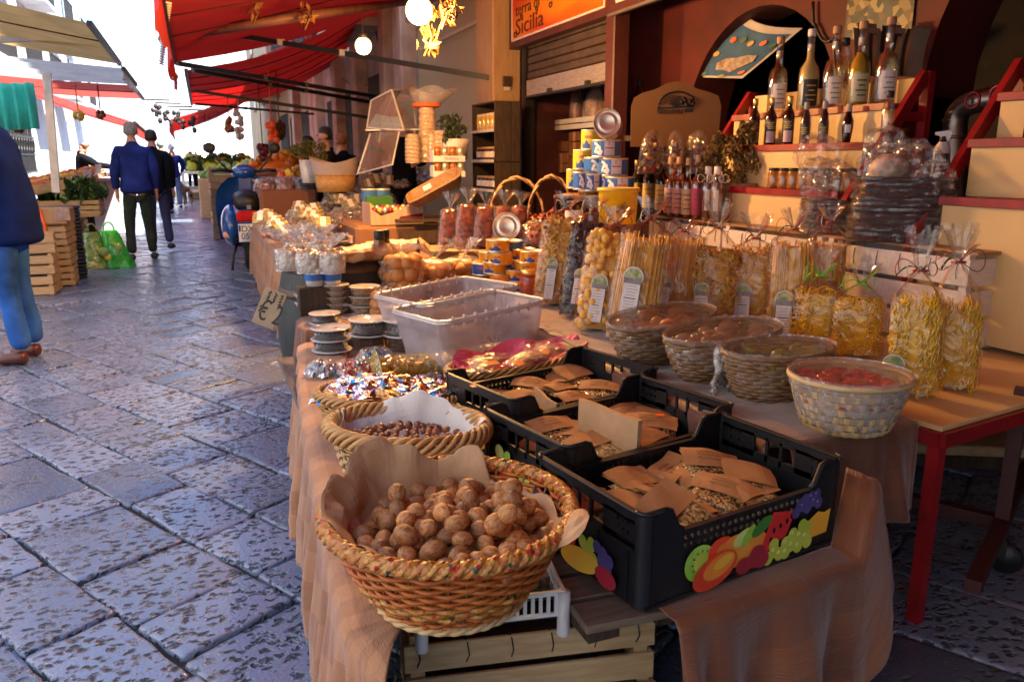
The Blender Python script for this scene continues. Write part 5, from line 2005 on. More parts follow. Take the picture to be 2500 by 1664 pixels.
def candy_pile(name, label, cat, p, rz, ax, ay, h, n, sz, mats, seed, filmm=None, group=None, shape='ell', mw=None):
 """bag or heap of small pieces"""
 r_ = random.Random(seed)
 t_ = thing(name, label, cat, p, rz, group)
 b = MB()
 for i in range(n):
  a, k = r_.uniform(0, 2 * PI), math.sqrt(r_.random())
  c_ = (ax * k * math.cos(a), ay * k * math.sin(a), sz * .5 + (h - sz * .5) * (1 - k * k) * r_.uniform(.55, 1))
  rot = Euler((r_.uniform(0, PI), r_.uniform(0, PI), r_.uniform(0, PI))).to_matrix()
  m_ = r_.choice(mw) if mw else r_.randrange(len(mats))
  if shape == 'ell':
   b.ell(c_, (sz, sz * .7, sz * .6), 7, 5, m_, rot=rot, sm=False, jit=.15)
  else:
   b.box(c_, (sz * 1.6, sz * 1.1, sz * .8), m_, rot=rot, bev=sz * .15)
 b.lathe([(.97, 0), (.8, h * .35), (.4, h * .6), (0, h * .66)], 16, sx=ax, sy=ay, m=mw[0] if mw else 0)
 b.build('pieces', mats, t_)
 if filmm:
  b = MB()
  def f(u, v):
   a, q_ = 2 * PI * u, v
   k = 1.1 * (1 - (1 - q_) ** 1.0)
   z = (h * 1.15) * math.sqrt(max(0, 1 - q_ ** 2.4)) + .004
   w_ = 1 + .10 * nz(a * 3, q_ * 4, seed) * q_
   return Vector((ax * k * w_ * math.cos(a), ay * k * w_ * math.sin(a), z + .012 * nz(a * 2, q_ * 5, seed + 3)))
  b.grid(f, 30, 9, wrap=True, sm=False)
  b.build('clear_wrap', filmm, t_)
 return t_
candy_pile('sweet_bag', 'clear bag of blue and red foil sweets at the table edge', 'sweet bag', AZ(868, 915, ZA + .02), .2, .10, .065, .055, 60, .017, FOIL, 3, FILMC, mw=[0, 0, 1, 1, 2, 2])
candy_pile('sweet_bag', 'clear bag of blue foil sweets behind the red and blue ones', 'sweet bag', AZ(915, 888, ZA + .02), .1, .085, .05, .06, 45, .017, FOIL, 4, FILMC, mw=[1, 1, 1, 4, 0])
candy_pile('sweet_bag', 'silver and white foil sweets hanging over the table edge', 'sweet bag', AZ(790, 915, ZA + .03), 1., .06, .07, .05, 35, .017, FOIL, 5, FILMC, mw=[0, 0, 4, 1])
candy_pile('sweet_bag', 'dark wrapped sweets in front of the pink tissue basket', 'sweet bag', AZ(1060, 950, ZA + .015), .3, .12, .06, .05, 50, .018, FOIL, 6, FILMC, mw=[4, 4, 4, 1])
sticker('red sticker on the dark sweets beside the farthest black crate', AZ(1097, 952, ZA + .085), (0, 0, .3), .03)
YEL = film('yellow_cellophane', tint=(.85, .66, .05), haze=.16, gloss=.3, bump=.9, bs=26, hcol=(.75, .60, .05))
p = AZ(1015, 918, ZA + .01)
yb = thing('sweet_bag', 'yellow cellophane bag of brown sweets with twisted ends', 'sweet bag', p, -.1)
b = MB()
r_ = random.Random(2)
for i in range(46):
 a, k = r_.uniform(0, 2 * PI), math.sqrt(r_.random())
 b.ell((.12 * k * math.cos(a), .05 * k * math.sin(a), .03 + .03 * r_.random()), .019, 8, 6, 0)
b.build('brown_sweets', SWEET, yb)
b = MB()
def yf(u, v):
 x = (u - .5) * .36
 e = min(1, (1 - abs(2 * u - 1)) * 3.2)
 a = 2 * PI * v
 ry, rz_ = .012 + .062 * e ** .6, .006 + .042 * e ** .6
 if abs(2 * u - 1) > .84:
  ry *= 3.2
  rz_ *= 2.0
 return Vector((x, ry * math.cos(a) * (1 + .12 * nz(u * 12, a)), .045 + rz_ * math.sin(a) + .006 * nz(u * 20, a * 2)))
b.grid(yf, 40, 18, sm=False)
b.build('yellow_wrap', YEL, yb)
sticker('orange sticker on top of the yellow cellophane bag', AZ(1022, 884, ZA + .105), (.1, 0, .1), .03, STICKO)
# ------------------------------------------------------------------ bread bags
BREAD = mat('baked_biscuit', (.42, .17, .045), .55, col2=(.58, .30, .10), vs=14, bump=.15, bs=60, rnd=.06)
SUGAR = mat('sugared_biscuit', (.45, .24, .13), .6, col2=(.68, .50, .36), vs=70, bump=.5, bs=90)
def bread_bag(label, px, pyb, pyt, pytop, wpx, rb, cont, seed, zt=ZT2, group='tied bags of round biscuits'):
 r_ = random.Random(seed)
 p = AZ(px, pyb, zt)
 p = p + Vector((p.x, p.y, 0)).normalized() * wpx * .3 * pxm(p)
 k = pxm(p)
 w, h, fan = wpx * k, (pyb - pyt) * k * 1.02, (pyt - pytop) * k
 t_ = thing('biscuit_bag', label, 'biscuit bag', p, face_cam(p), group)
 b = MB()
 n = 0
 z = rb * .8
 while z < h * .98:
  for i in range(5):
   a = PI + PI * (i + .5 * (n % 2)) / 4.5 + r_.uniform(-.15, .15)
   kx = .80 if z < h * .7 else .62
   c_ = Vector((w / 2 * kx * math.cos(a) * .9, w * .30 * math.sin(a), z + r_.uniform(-.2, .2) * rb))
   rr_ = rb * r_.uniform(.88, 1.08)
   b.ell(c_, (rr_, rr_, rr_ * .86), 12, 8, rot=Euler((r_.uniform(-1, 1), r_.uniform(-1, 1), 0)).to_matrix())
  b.ell((0, w * .05, z), (w * .3, w * .2, rb), 10, 6)
  z += rb * 1.45
  n += 1
 b.build('biscuits', cont, t_)
 b = MB()
 bag_skin(b, w * 1.04, w * .72, h * .97, fan * .25, fan * .72, seed=seed, e=.75, crum=.07, fanw=1.5)
 b.build('clear_bag', FILMC, t_)
 b = MB()
 b.tube([(.02 * math.cos(a * PI / 6), .016 * math.sin(a * PI / 6), h * .97 + fan * .25) for a in range(12)], .005, 5, closed=True)
 b.build('tie', GOLD, t_)
bread_bag('tied clear bag of round biscuits directly behind the rear bin', 985, 748, 640, 598, 108, .047, BREAD, 1)
bread_bag('tied clear bag of ring biscuits with a hole showing', 1062, 738, 645, 600, 88, .046, BREAD, 2)
bread_bag('tied clear bag of round biscuits with the tallest ruff', 1132, 720, 638, 585, 92, .044, BREAD, 3)
bread_bag('small tied bag of reddish biscuits beside the tuna tins', 1180, 690, 640, 612, 48, .03, BREAD, 4, ZT2 + .05)
bread_bag('narrow tied bag of sugared biscuits beside the barrel', 936, 735, 655, 618, 44, .028, SUGAR, 5)
bread_bag('low clear bag of small biscuits beside the nut tubs', 930, 775, 722, 700, 40, .03, BREAD, 6)
# white bags on the barrel
CRML = mat('cream_pieces', (.60, .48, .36), .6, col2=(.72, .62, .50), vs=40, bump=.5, bs=50)
FILMW = film('white_crinkled_cellophane', haze=.13, gloss=.32, bump=1., bs=30)
for k, (px, pyb, pyt, ptop, w_) in enumerate(((706, 660, 612, 562, 56), (757, 666, 618, 570, 58), (812, 666, 618, 572, 58), (732, 642, 594, 550, 50), (788, 642, 596, 552, 50))):
 p = AZ(px, pyb, bh)
 q_ = pxm(p)
 t_ = thing('ruffled_bag', ['white ruffled bag at the left edge of the barrel top', 'white ruffled bag, front middle of the barrel top', 'white ruffled bag, front right of the barrel top', 'white ruffled bag, rear left of the barrel top', 'white ruffled bag, rear right of the barrel top'][k], 'sweet bag', p, face_cam(p), 'white ruffled bags on the barrel')
 w, h, fan = w_ * q_, (pyb - pyt) * q_, (pyt - ptop) * q_
 b = MB()
 r_ = random.Random(k)
 for i in range(26):
  b.ell((r_.uniform(-.4, .4) * w, r_.uniform(-.3, .3) * w, r_.uniform(.1, .95) * h), .016, 6, 4)
 b.lathe([(0, .003), (.4, .003), (.42, .7), (.2, .95), (0, 1)], 12, sx=w, sy=w * .7, X=Matrix.Diagonal((1, 1, h, 1)))
 b.build('cream_sweets', CRML, t_)
 b = MB()
 bag_skin(b, w * 1.1, w * .8, h, fan * .2, fan * .8, seed=k * 3, e=.8, crum=.09, fanw=1.9)
 b.build('ruffled_wrap', FILMW, t_)
 b = MB()
 b.tube([(.018 * math.cos(a * PI / 6), .014 * math.sin(a * PI / 6), h + fan * .2) for a in range(12)], .004, 5, closed=True)
 b.build('tie', GOLD, t_)
# paper bags lying by the barrel and two black grinder caps
BRNBAG = mat('brown_white_bag', (.30, .15, .06), .5, col2=(.55, .42, .32), vs=5, thr=(.48, .52), bump=.2, bs=20)
for k, (px, py, rz_, words) in enumerate(((885, 640, .5, 'brown and white paper bag lying on the barrel'), (958, 628, -.4, 'brown and white paper bag behind the sugared biscuits'))):
 p = AZ(px, py, bh - .02)
 b = MB()
 b.grid(lambda u, v: Vector(((u - .5) * .30, .055 * math.cos(2 * PI * v) * (1 + .5 * u), .05 + .04 * math.sin(2 * PI * v) * (1 + .4 * u) + .012 * nz(u * 7, v * 5, k))), 14, 14, sm=False)
 b.grid(lambda u, v: Vector((-.15 + .001 * u, .055 * math.cos(2 * PI * v) * u, .05 + .04 * math.sin(2 * PI * v) * u)), 4, 14)
 tag(b.build('paper_bag', BRNBAG, None, p, rz_), words, 'paper bag')
for k, px in enumerate((928, 940)):
 p = AZ(px, 640, bh - .02)
 p = p + Vector((p.x, p.y, 0)).normalized() * (.06 + .05 * k)
 t_ = thing('spice_jar', 'slim jar with black cap behind the barrel, %s' % ['front', 'rear'][k], 'jar', p)
 b = MB()
 b.lathe([(0, 0), (.035, 0), (.035, .10), (.026, .115), (.026, .12)], 16)
 b.build('jar_glass', mat('amber_spice', (.25, .12, .04), .15, coat=.5), t_)
 b = MB()
 b.lathe([(.028, .115), (.030, .118), (.030, .165), (.027, .168), (0, .168)], 16)
 b.build('cap', BLACKP, t_)
# price card on the barrel
pc = AZ(668, 750, .40)
q_ = [AY(645, 695, 3.95), AY(698, 715, 3.90), AY(672, 818, 3.86), AY(616, 782, 3.92)]
cx_ = sum(q_, Vector()) / 4
ux = (q_[1] - q_[0]).normalized()
uy = (q_[0] - q_[3])
uy = (uy - ux * uy.dot(ux)).normalized()
un = ux.cross(uy)
Xc = Matrix((ux, uy, un)).transposed().to_4x4()
Xc.translation = cx_
wC, hC = (q_[1] - q_[0]).length, (q_[0] - q_[3]).length
b = MB()
b.box((0, 0, 0), (wC, hC, .006), 0, X=Xc, bev=.002)
b.text('\u20ac 2', .095, Xc @ Matrix.Translation((-wC * .42, -hC * .36, .0045)) @ Matrix.Diagonal((.9, 1.5, 1, 1)), 1, ext=.0004)
for j in range(2):       # two lines of illegible handwriting
 for k in range(3):
  x0, y0 = -wC * .22 + k * .032, hC * (.36 - .15 * j)
  b.tube([Xc @ Vector((x0 + .008 * math.sin(i * 1.9 + k * 2 + j), y0 - .010 + .005 * i, .0042)) for i in range(6)], .0028, 4, 1)
tag(b.build('price_card', [mat('price_card_board', (.38, .27, .15), .7, var=.12, vs=10), INK]), 'tilted cardboard price card with a hand written 2 euro price', 'price card')
# ------------------------------------------------------------------ tins
def mk_tin(r, h, band, deco=0, nm='tin'):
 t_ = thing(nm, 'x', 'tin')
 b = MB()
 b.lathe([(r * .93, .004), (r, .0), (r, .005), (r * .98, .007), (r * .98, h - .007), (r, h - .005), (r, h), (r * .95, h - .002), (r * .93, h - .008), (r * .6, h - .008), (r * .57, h - .005), (r * .52, h - .008), (0, h - .008)], 28)
 b.build('tin_can', METAL, t_)
 b = MB()
 b.lathe([(r * .988, .009), (r * .988, h - .009)], 28, sm=True)
 b.f, b.m, b.sm = b.f[:28], b.m[:28], b.sm[:28]
 if deco == 1:      # blue swoosh and red lettering block at the front
  for k in range(9):
   a = -PI / 2 - .85 + .10 * k
   rr_ = r * .995
   z0, z1 = .012, .012 + h * (.30 - .10 * math.sin(k))
   vs = [(rr_ * math.cos(a_), rr_ * math.sin(a_), z) for a_, z in ((a, z0), (a + .11, z0), (a + .11, z1), (a, z1))]
   b.add(vs, [(0, 1, 2, 3)], 1)
  for k in range(5):
   a = -PI / 2 - .5 + .13 * k
   vs = [(r * .995 * math.cos(a_), r * .995 * math.sin(a_), z) for a_, z in ((a, h * .58), (a + .09, h * .58), (a + .09, h * .72), (a, h * .72))]
   b.add(vs, [(0, 1, 2, 3)], 2)
 if deco == 2:      # white octopus on blue, pale panel, red line
  W_ = lambda a, z, q=.995: (r * q * math.cos(-PI / 2 + a), r * q * math.sin(-PI / 2 + a), z)
  def patch(pts, m_, q):
   b.add([W_(a, z, q) for a, z in pts], [tuple(range(len(pts)))], m_)
  for k in range(8):
   a = .05 + k * .09
   patch([(a, h * .12), (a + .09, h * .12), (a + .09, h * .9), (a, h * .9)], 3, .994)
  for k in range(6):
   a = .10 + k * .10
   patch([(a, h * .5), (a + .10, h * .5), (a + .10, h * .57), (a, h * .57)], 2, .998)
  for k in range(4):
   z = h * (.68 + .06 * k)
   patch([(.3, z), (.42, z), (.42, z + h * .02), (.3, z + h * .02)], 5, .998)
  blob = [(-.62, .35, .10), (-.55, .5, .10), (-.42, .62, .12), (-.30, .55, .12), (-.22, .38, .11), (-.28, .25, .10), (-.42, .30, .10), (-.52, .74, .09), (-.66, .8, .08), (-.2, .2, .08), (-.12, .32, .07)]
  for ca_, cz_, s_ in blob:
   patch([(ca_ + s_ * math.cos(t2 * PI / 4), h * (cz_ + s_ * 1.1 * math.sin(t2 * PI / 4))) for t2 in range(8)], 4, .998 + s_ * .01)
 b.build('printed_label', [band, mat('label_blue', (.02, .07, .34), .35), mat('label_red', (.55, .04, .03), .35), mat('label_pale', (.62, .56, .58), .35), mat('label_white', (.78, .76, .76), .35), INK], t_)
 return t_
TY = mat('orange_yellow_print', (.78, .34, .015), .3, var=.05, metal=.25)
TYY = mat('lemon_yellow_print', (.72, .48, .03), .3, var=.06, metal=.2)
TB = mat('sea_blue_print', (.03, .13, .46), .3, var=.15)
mt1 = Make(lambda: mk_tin(.066, .075, TY, 1))
mt2 = Make(lambda: mk_tin(.066, .075, TB, 1))
dT = depth(AZ(1250, 712, ZB)) + .03
for k, (px, pt, pb, dd, mk, words) in enumerate((
  (1215, 587, 618, 0, mt1, 'topmost yellow tin of the left stack'), (1221, 618, 648, 0, mt1, 'yellow tin second from top of the left stack'),
  (1198, 617, 647, .10, mt1, 'yellow tin behind the left stack'), (1209, 643, 671, .02, mt1, 'yellow tin third down the left stack'),
  (1181, 645, 674, .12, mt2, 'blue tin at the left edge of the yellow stacks'), (1224, 671, 700, .0, mt1, 'lowest yellow tin of the left stack'),
  (1298, 615, 645, 0, mt1, 'topmost yellow tin of the right stack'), (1278, 612, 640, .13, mt1, 'yellow tin behind the right stack top'),
  (1287, 645, 671, 0, mt1, 'yellow tin second from top of the right stack'), (1256, 638, 664, .1, mt1, 'yellow tin wedged between the two stacks'),
  (1262, 663, 690, 0, mt1, 'yellow tin third down the right stack'), (1270, 690, 716, -.02, mt1, 'lowest yellow tin of the right stack'),
  (1247, 590, 620, .16, mt2, 'dark blue tin behind the topmost left tin'))):
 p = AD(px, pb - 4, dT + dd)
 mk(p, face_cam(p) + U(-.3, .3), words + ' beside the pasta', 'yellow and blue round tins stacked by the pasta', sc=(58 / 2 * pxm(p) / .066, 58 / 2 * pxm(p) / .066, 30 * pxm(p) / .075))
p = AD(1292, 722, dT - .12)
t_ = thing('jar', 'small red jar with gold lid at the foot of the tins', 'jar', p)
b = MB()
b.lathe([(0, 0), (.045, 0), (.048, .01), (.048, .10), (.042, .115)], 20)
b.build('jar_glass', mat('red_preserve', (.35, .06, .04), .12, coat=.8, var=.4, vs=30), t_)
b = MB()
b.lathe([(.046, .112), (.05, .114), (.05, .138), (.046, .141), (0, .14)], 20)
b.build('lid', GOLD, t_)
mt3 = Make(lambda: mk_tin(.078, .092, TB, 2))
mt4 = Make(lambda: mk_tin(.078, .115, TYY, 1))
d0 = 4.55
for k, (px, pt, pb, w_, dd, mk, rz_, words) in enumerate((
  (1480, 346, 388, 72, 0, mt3, 0, 'blue octopus tin under the upturned tin'), (1444, 322, 371, 52, .2, mt4, 0, 'yellow tin beside the upturned tin'),
  (1458, 388, 430, 70, .16, mt3, .5, 'blue octopus tin half hidden in the middle row'), (1497, 390, 433, 72, 0, mt3, 0, 'blue octopus tin at the right of the middle row'),
  (1424, 370, 418, 52, .2, mt4, .3, 'yellow tin at the left of the middle row'), (1400, 417, 463, 36, .1, mt4, .3, 'narrow yellow tin at the left of the bottom row'),
  (1418, 423, 466, 40, 0, mt3, .7, 'yellow and blue tin second in the bottom row'), (1444, 428, 470, 46, 0, mt3, .4, 'blue octopus tin third in the bottom row'),
  (1476, 432, 475, 40, .02, mt3, .6, 'blue octopus tin fourth in the bottom row'), (1512, 435, 478, 72, -.03, mt3, 0, 'blue octopus tin at the right of the bottom row'))):
 p = AD(px, pb - 3, d0 + dd)
 q_ = pxm(p)
 mk(p, face_cam(p) + rz_ - .2, words + ' of the pyramid' if 'row' in words else words, 'big tins in a pyramid on the wooden box', sc=(w_ / 2 * q_ / .078, w_ / 2 * q_ / .078, (pb - pt) * q_ / (.092 if mk is mt3 else .115)))
for px, py, d_, r_, rot, words in ((1486, 309, d0 - .05, 33, (R(82), 0, R(-33)), 'big tin lying on its side on top of the pyramid, end facing out'), (1240, 557, 4.72, 33, (R(80), 0, R(-25)), 'tin lying on its side among the dried tomato bags, ringed gold end facing out')):
 p = AD(px, py, d_)
 o = mk_tin(r_ * pxm(p), .13, TB, 2)
 o.location = p
 o.rotation_euler = rot
 tag(o, words, 'tin')
# wooden box carrying the pyramid, jars inside
pA, pB2 = AD(1358, 470, d0), AD(1545, 484, d0 - .12)
zt = (pA.z + pB2.z) / 2
ang = math.atan2(pB2.y - pA.y, pB2.x - pA.x)
wl = (pB2 - pA).length
c_ = (pA + pB2) / 2
t_ = thing('wooden_box', 'dark wooden box on its side holding jars under the tin pyramid', 'box', (c_.x, c_.y, zt), ang)
b = MB()
b.box((0, .15, -.010), (wl + .02, .34, .018), bev=.003)
b.build('top_board', mat('box_board', (.24, .14, .075), .65, var=.3, vs=6, stretch=(2, 12, 12)), t_)
for sx in (-1, 1):
 b = MB()
 b.box((sx * wl / 2, .15, -.20), (.016, .33, .36))
 b.build('side_board', WOODD, t_)
b = MB()
b.box((0, .30, -.2), (wl, .012, .36))
b.box((0, .15, -.385), (wl, .32, .016))
b.build('inner_boards', WOODD, t_)
JARC = [mat('honey', (.40, .17, .03), .1, coat=1.), mat('dark_jam', (.05, .015, .012), .12, coat=1.), mat('mustard_cream', (.55, .36, .06), .15, coat=1.)]
def mk_jar(r, h, cm, lidm, lab=None):
 t_ = thing('jar', 'x', 'jar')
 b = MB()
 b.lathe([(0, 0), (r * .94, 0), (r, .006), (r, h * .8), (r * .84, h * .9), (r * .84, h * .92)], 20)
 b.build('jar_glass', cm, t_)
 b = MB()
 b.lathe([(r * .88, h * .88), (r * .90, h * .89), (r * .90, h * 1.02), (r * .84, h * 1.04), (0, h * 1.035)], 20)
 b.build('lid', lidm, t_)
 if lab:
  b = MB()
  b.lathe([(r * 1.012, h * .2), (r * 1.012, h * .66)], 20)
  b.f, b.m, b.sm = b.f[:20], b.m[:20], b.sm[:20]
  b.build('label', lab, t_)
 return t_
for k, (px, py, r, h, cm, lm, words) in enumerate(((1402, 548, .055, .13, JARC[1], BLACKP, 'dark jam jar with black lid in the box under the tins'), (1438, 530, .075, .17, JARC[0], METAL, 'big honey jar with pale lid in the box under the tins'),
           (1448, 552, .05, .10, JARC[1], BLACKP, 'low dark jar in front of the honey jar'), (1475, 545, .06, .12, JARC[2], GOLD, 'cream coloured jar right of the low dark jar'))):
 p = AD(px, py, d0 - .02 + (.1 if k == 1 else 0))
 o = mk_jar(r, h, cm, lm, WHITEPAPER if k in (0, 1) else None)
 o.location = p
 tag(o, words, 'jar')
p = AD(1508, 545, d0 - .28)
t_ = thing('plastic_drum', 'bright yellow plastic bucket with a printed picture by the oil bottles', 'bucket', p, face_cam(p))
b = MB()
b.lathe([(0, 0), (.098, 0), (.108, .17), (.112, .175)], 24)
b.build('bucket_body', mat('yellow_plastic', (.75, .45, .01), .35, var=.08), t_)
b = MB()
b.lathe([(.110, .172), (.118, .174), (.118, .19), (.112, .193), (.10, .185), (0, .185)], 24)
b.build('lid', mat('yellow_lid', (.70, .46, .05), .35), t_)
b = MB()
for k in range(7):
 a = -PI / 2 - .1 + k * .12
 for z0, z1 in ((.03 + .02 * abs(k - 3) * .5, .12 - .012 * abs(k - 3)),):
  b.add([(.1085 * math.cos(a_), .1085 * math.sin(a_), z) for a_, z in ((a, z0), (a + .12, z0), (a + .12, z1), (a, z1))], [(0, 1, 2, 3)], 0)
b.build('printed_picture', mat('food_picture', (.20, .07, .02), .4, col2=(.55, .35, .12), vs=40), t_)
# ------------------------------------------------------------------ bottles
GLASSD = mat('dark_bottle_glass', (.006, .007, .006), .06, spec=.7, coat=.6)
GLASSC = film('clear_glass', tint=(.93, .94, .93), haze=.0, gloss=.30, bump=0.02, bs=3, rough=.03)
CORK = mat('cork', (.48, .30, .17), .8, var=.2, vs=60)
def mk_bottle(prof, glass, capm, cap, labels=(), liquid=None, nm='bottle', extra=None):
 """prof [(r,z)], cap (r,z0,z1), labels [(z0,z1,halfangle,material)], liquid (material, top z)"""
 t_ = thing(nm, 'x', 'bottle')
 b = MB()
 b.lathe([(0, .004)] + prof, 22)
 b.build('glass', glass, t_)
 if liquid:
  lm, zt_ = liquid
  pr = [(0, .007)]
  for (r, z) in prof:
   if z < zt_:
    pr.append((r * .90, max(z, .007)))
   else:
    break
  pr.append((pr[-1][0], zt_))
  b = MB()
  b.lathe(pr + [(0, zt_)], 18)
  b.build('liquid', lm, t_)
 b = MB()
 r, z0, z1 = cap
 b.lathe([(r * .9, z0), (r, z0 + .002), (r, z1 - .004), (r * .9, z1), (0, z1)], 16)
 b.build('cap', capm, t_)
 for (z0, z1, ha, lm) in labels:
  rr_ = 0
  for (ra, za), (rb_, zb_) in zip(prof, prof[1:]):
   for q_ in (z0, (z0 + z1) / 2, z1):
    if za <= q_ <= zb_ and zb_ > za:
     rr_ = max(rr_, ra + (rb_ - ra) * (q_ - za) / (zb_ - za))
  rr_ *= 1.012
  b = MB()
  n = 10
  b.grid(lambda u, v: Vector((rr_ * math.cos(-PI / 2 + ha * (2 * u - 1)), rr_ * math.sin(-PI / 2 + ha * (2 * u - 1)), z0 + (z1 - z0) * v)), n, 2)
  if isinstance(lm, (list, tuple)):
   for k in range(4):
    z = z0 + (z1 - z0) * (.2 + .18 * k)
    w_ = ha * (.5, .7, .4, .6)[k]
    b.grid(lambda u, v: Vector((rr_ * 1.006 * math.cos(-PI / 2 + w_ * (2 * u - 1)), rr_ * 1.006 * math.sin(-PI / 2 + w_ * (2 * u - 1)), z + .006 * v)), 6, 2, 1)
   b.build('label', list(lm), t_)
  else:
   b.build('label', lm, t_)
 return t_
def put_bottles(mk, lst, x, z, href, group, words):
 """stand bottles on a level: px, top py"""
 for k, (px, pyt, pyb) in enumerate(lst):
  p = AX(px, pyb, x)
  p.z = z
  top = AD(px, pyt, depth(p)).z
  s_ = max(.3, (top - z) / href)
  mk(p, face_cam(p) + U(-.15, .15), words[k], group, sc=(s_ * .95, s_ * .95, s_))
ZC = ZB + .355 + .024
OILP = [(.034, 0), (.036, .006), (.036, .17), (.033, .195), (.018, .225), (.016, .27), (.017, .285)]
YLAB = [mat('yellow_label', (.66, .50, .17), .5), mat('label_print', (.20, .15, .05), .5)]
mo = Make(lambda: mk_bottle(OILP, GLASSD, GOLD, (.018, .255, .29), [(.03, .165, 1.3, YLAB)]))
put_bottles(mo, [(1552, 391, 528), (1581, 391, 533), (1612, 393, 538)], 2.66, ZC, .29, 'dark oil bottles with yellow labels',
   ['dark oil bottle with yellow label, nearest the tin pyramid', 'dark oil bottle with yellow label, middle of three', 'dark oil bottle with yellow label, beside the liqueurs'])
LIQP = [(.026, 0), (.028, .005), (.028, .15), (.024, .175), (.0125, .195), (.012, .27), (.014, .272), (.014, .28)]
AMB = mat('amber_liqueur', (.24, .045, .012), .08, coat=.8, var=.1)
for k, (px, pt, pb, lc, words) in enumerate(((1632, 383, 546, (.60, .40, .42), 'lilac'), (1652, 383, 550, (.66, .36, .32), 'salmon'), (1674, 386, 552, (.66, .50, .28), 'cream'), (1697, 378, 556, (.50, .05, .12), 'crimson'))):
 o = mk_bottle(LIQP, GLASSC, CORK, (.0145, .262, .298), [(.018, .145, 1.45, [mat(words + '_label', lc, .5, var=.1, vs=50), mat('label_print2', (.16, .10, .08), .5)])], (AMB, .185))
 p = AX(px, pb, 2.645)
 p.z = ZC
 s_ = (AD(px, pt, depth(p)).z - ZC) / .298
 o.location, o.scale = p, (s_, s_, s_)
 o.rotation_euler = (0, 0, face_cam(p))
 tag(o, 'slim corked amber liqueur bottle with %s label' % words, 'bottle', 'slim corked liqueur bottles beside the oil')
for k, (px, lm, words) in enumerate(((1722, mat('plum_liqueur', (.10, .015, .02), .08, coat=.8), 'dark plum'), (1744, mat('tea_liqueur', (.30, .12, .03), .08, coat=.8), 'tea coloured'))):
 o = mk_bottle([(.027, 0), (.030, .005), (.031, .15), (.026, .185), (.014, .205), (.013, .235)], GLASSC, WHITEP, (.017, .225, .262), [(.05, .15, .35, WHITEPAPER)], (lm, .19))
 b = MB()
 for q_ in range(4):
  a0 = q_ * 1.7 + k
  b.tube([(.04 * math.sin(PI * i / 9) * math.cos(a0) + .012 * math.cos(a0), -.016 - .012 * math.sin(PI * i / 9), .205 + .02 * math.sin(2 * PI * i / 9)) for i in range(10)], .006, 4, flat=.3)
 b.build('white_bow', WHITEPAPER, o)
 p = AX(px, 560, 2.635)
 p.z = ZC
 s_ = (AD(px, 406, depth(p)).z - ZC) / .262
 o.location, o.scale = p, (s_, s_, s_)
 o.rotation_euler = (0, 0, face_cam(p))
 tag(o, 'bottle of %s liqueur with a white ribbon bow' % words, 'bottle', 'ribboned liqueur bottles')
# ------------------------------------------------------------------ stepped red and cream displays
def mk_display(y0, y1, label):
 t_ = thing('stepped_display', label, 'display stand', (3.0, (y0 + y1) / 2, ZB))
 o_ = (-3.0, -(y0 + y1) / 2, -ZB)
 ym, ly = (y0 + y1) / 2, y1 - y0
 for x, z0, z1 in ((3.135, 1.562, 1.675), (2.995, 1.385, 1.535), (2.865, 1.165, 1.355), (2.745, ZB + .02, 1.135)):
  b = MB()
  b.box((x, ym, (z0 + z1) / 2), (.012, ly - .07, z1 - z0))
  b.build('cream_riser', CREAM, t_, o_)
 for x0, x1, z in ((2.99, 3.13, 1.548), (2.86, 2.99, 1.37), (2.74, 2.86, 1.15)):
  b = MB()
  b.box(((x0 + x1) / 2, ym, z), (x1 - x0 - .014, ly - .06, .026), bev=.003)
  b.box((x0 - .008, ym, z - .001), (.016, ly - .05, .034), bev=.002)
  b.build('red_shelf', REDPAINT, t_, o_)
 for y in (y0 - .015, y1 + .015):
  b = MB()
  b.bar((3.16, y, ZB + .01), (3.16, y, 1.70), .035, .045)
  b.bar((3.14, y, 1.69), (2.66, y, 1.00), .032, .05)
  b.bar((2.66, y, 1.02), (2.66, y, ZB + .01), .032, .045)
  b.bar((3.15, y, 1.50), (3.02, y, 1.50), .03, .04)
  b.build('side_frame', REDPAINT, t_, o_)
mk_display(2.76, 3.95, 'red and cream stepped display stand holding tall liqueur bottles')
mk_display(.9, 2.28, 'second red and cream stepped display stand at the right edge')
LIML = mat('pale_limoncello', (.74, .64, .24), .25, coat=.5)
CLEARL = film('pale_grappa', tint=(.95, .90, .74), haze=.03, gloss=.12, bump=.0, bs=2, hcol=(.8, .7, .4))
GOLDL = mat('golden_liqueur', (.55, .38, .03), .12, coat=.8)
BLAB = [mat('black_label', (.02, .018, .015), .4), mat('gold_print', (.55, .38, .12), .4)]
LIMP = [(.044, 0), (.047, .006), (.047, .165), (.042, .195), (.022, .225), (.0165, .245), (.0165, .345), (.019, .347), (.019, .357)]
WLAB = [WHITEPAPER, mat('leaf_print', (.22, .32, .12), .5)]
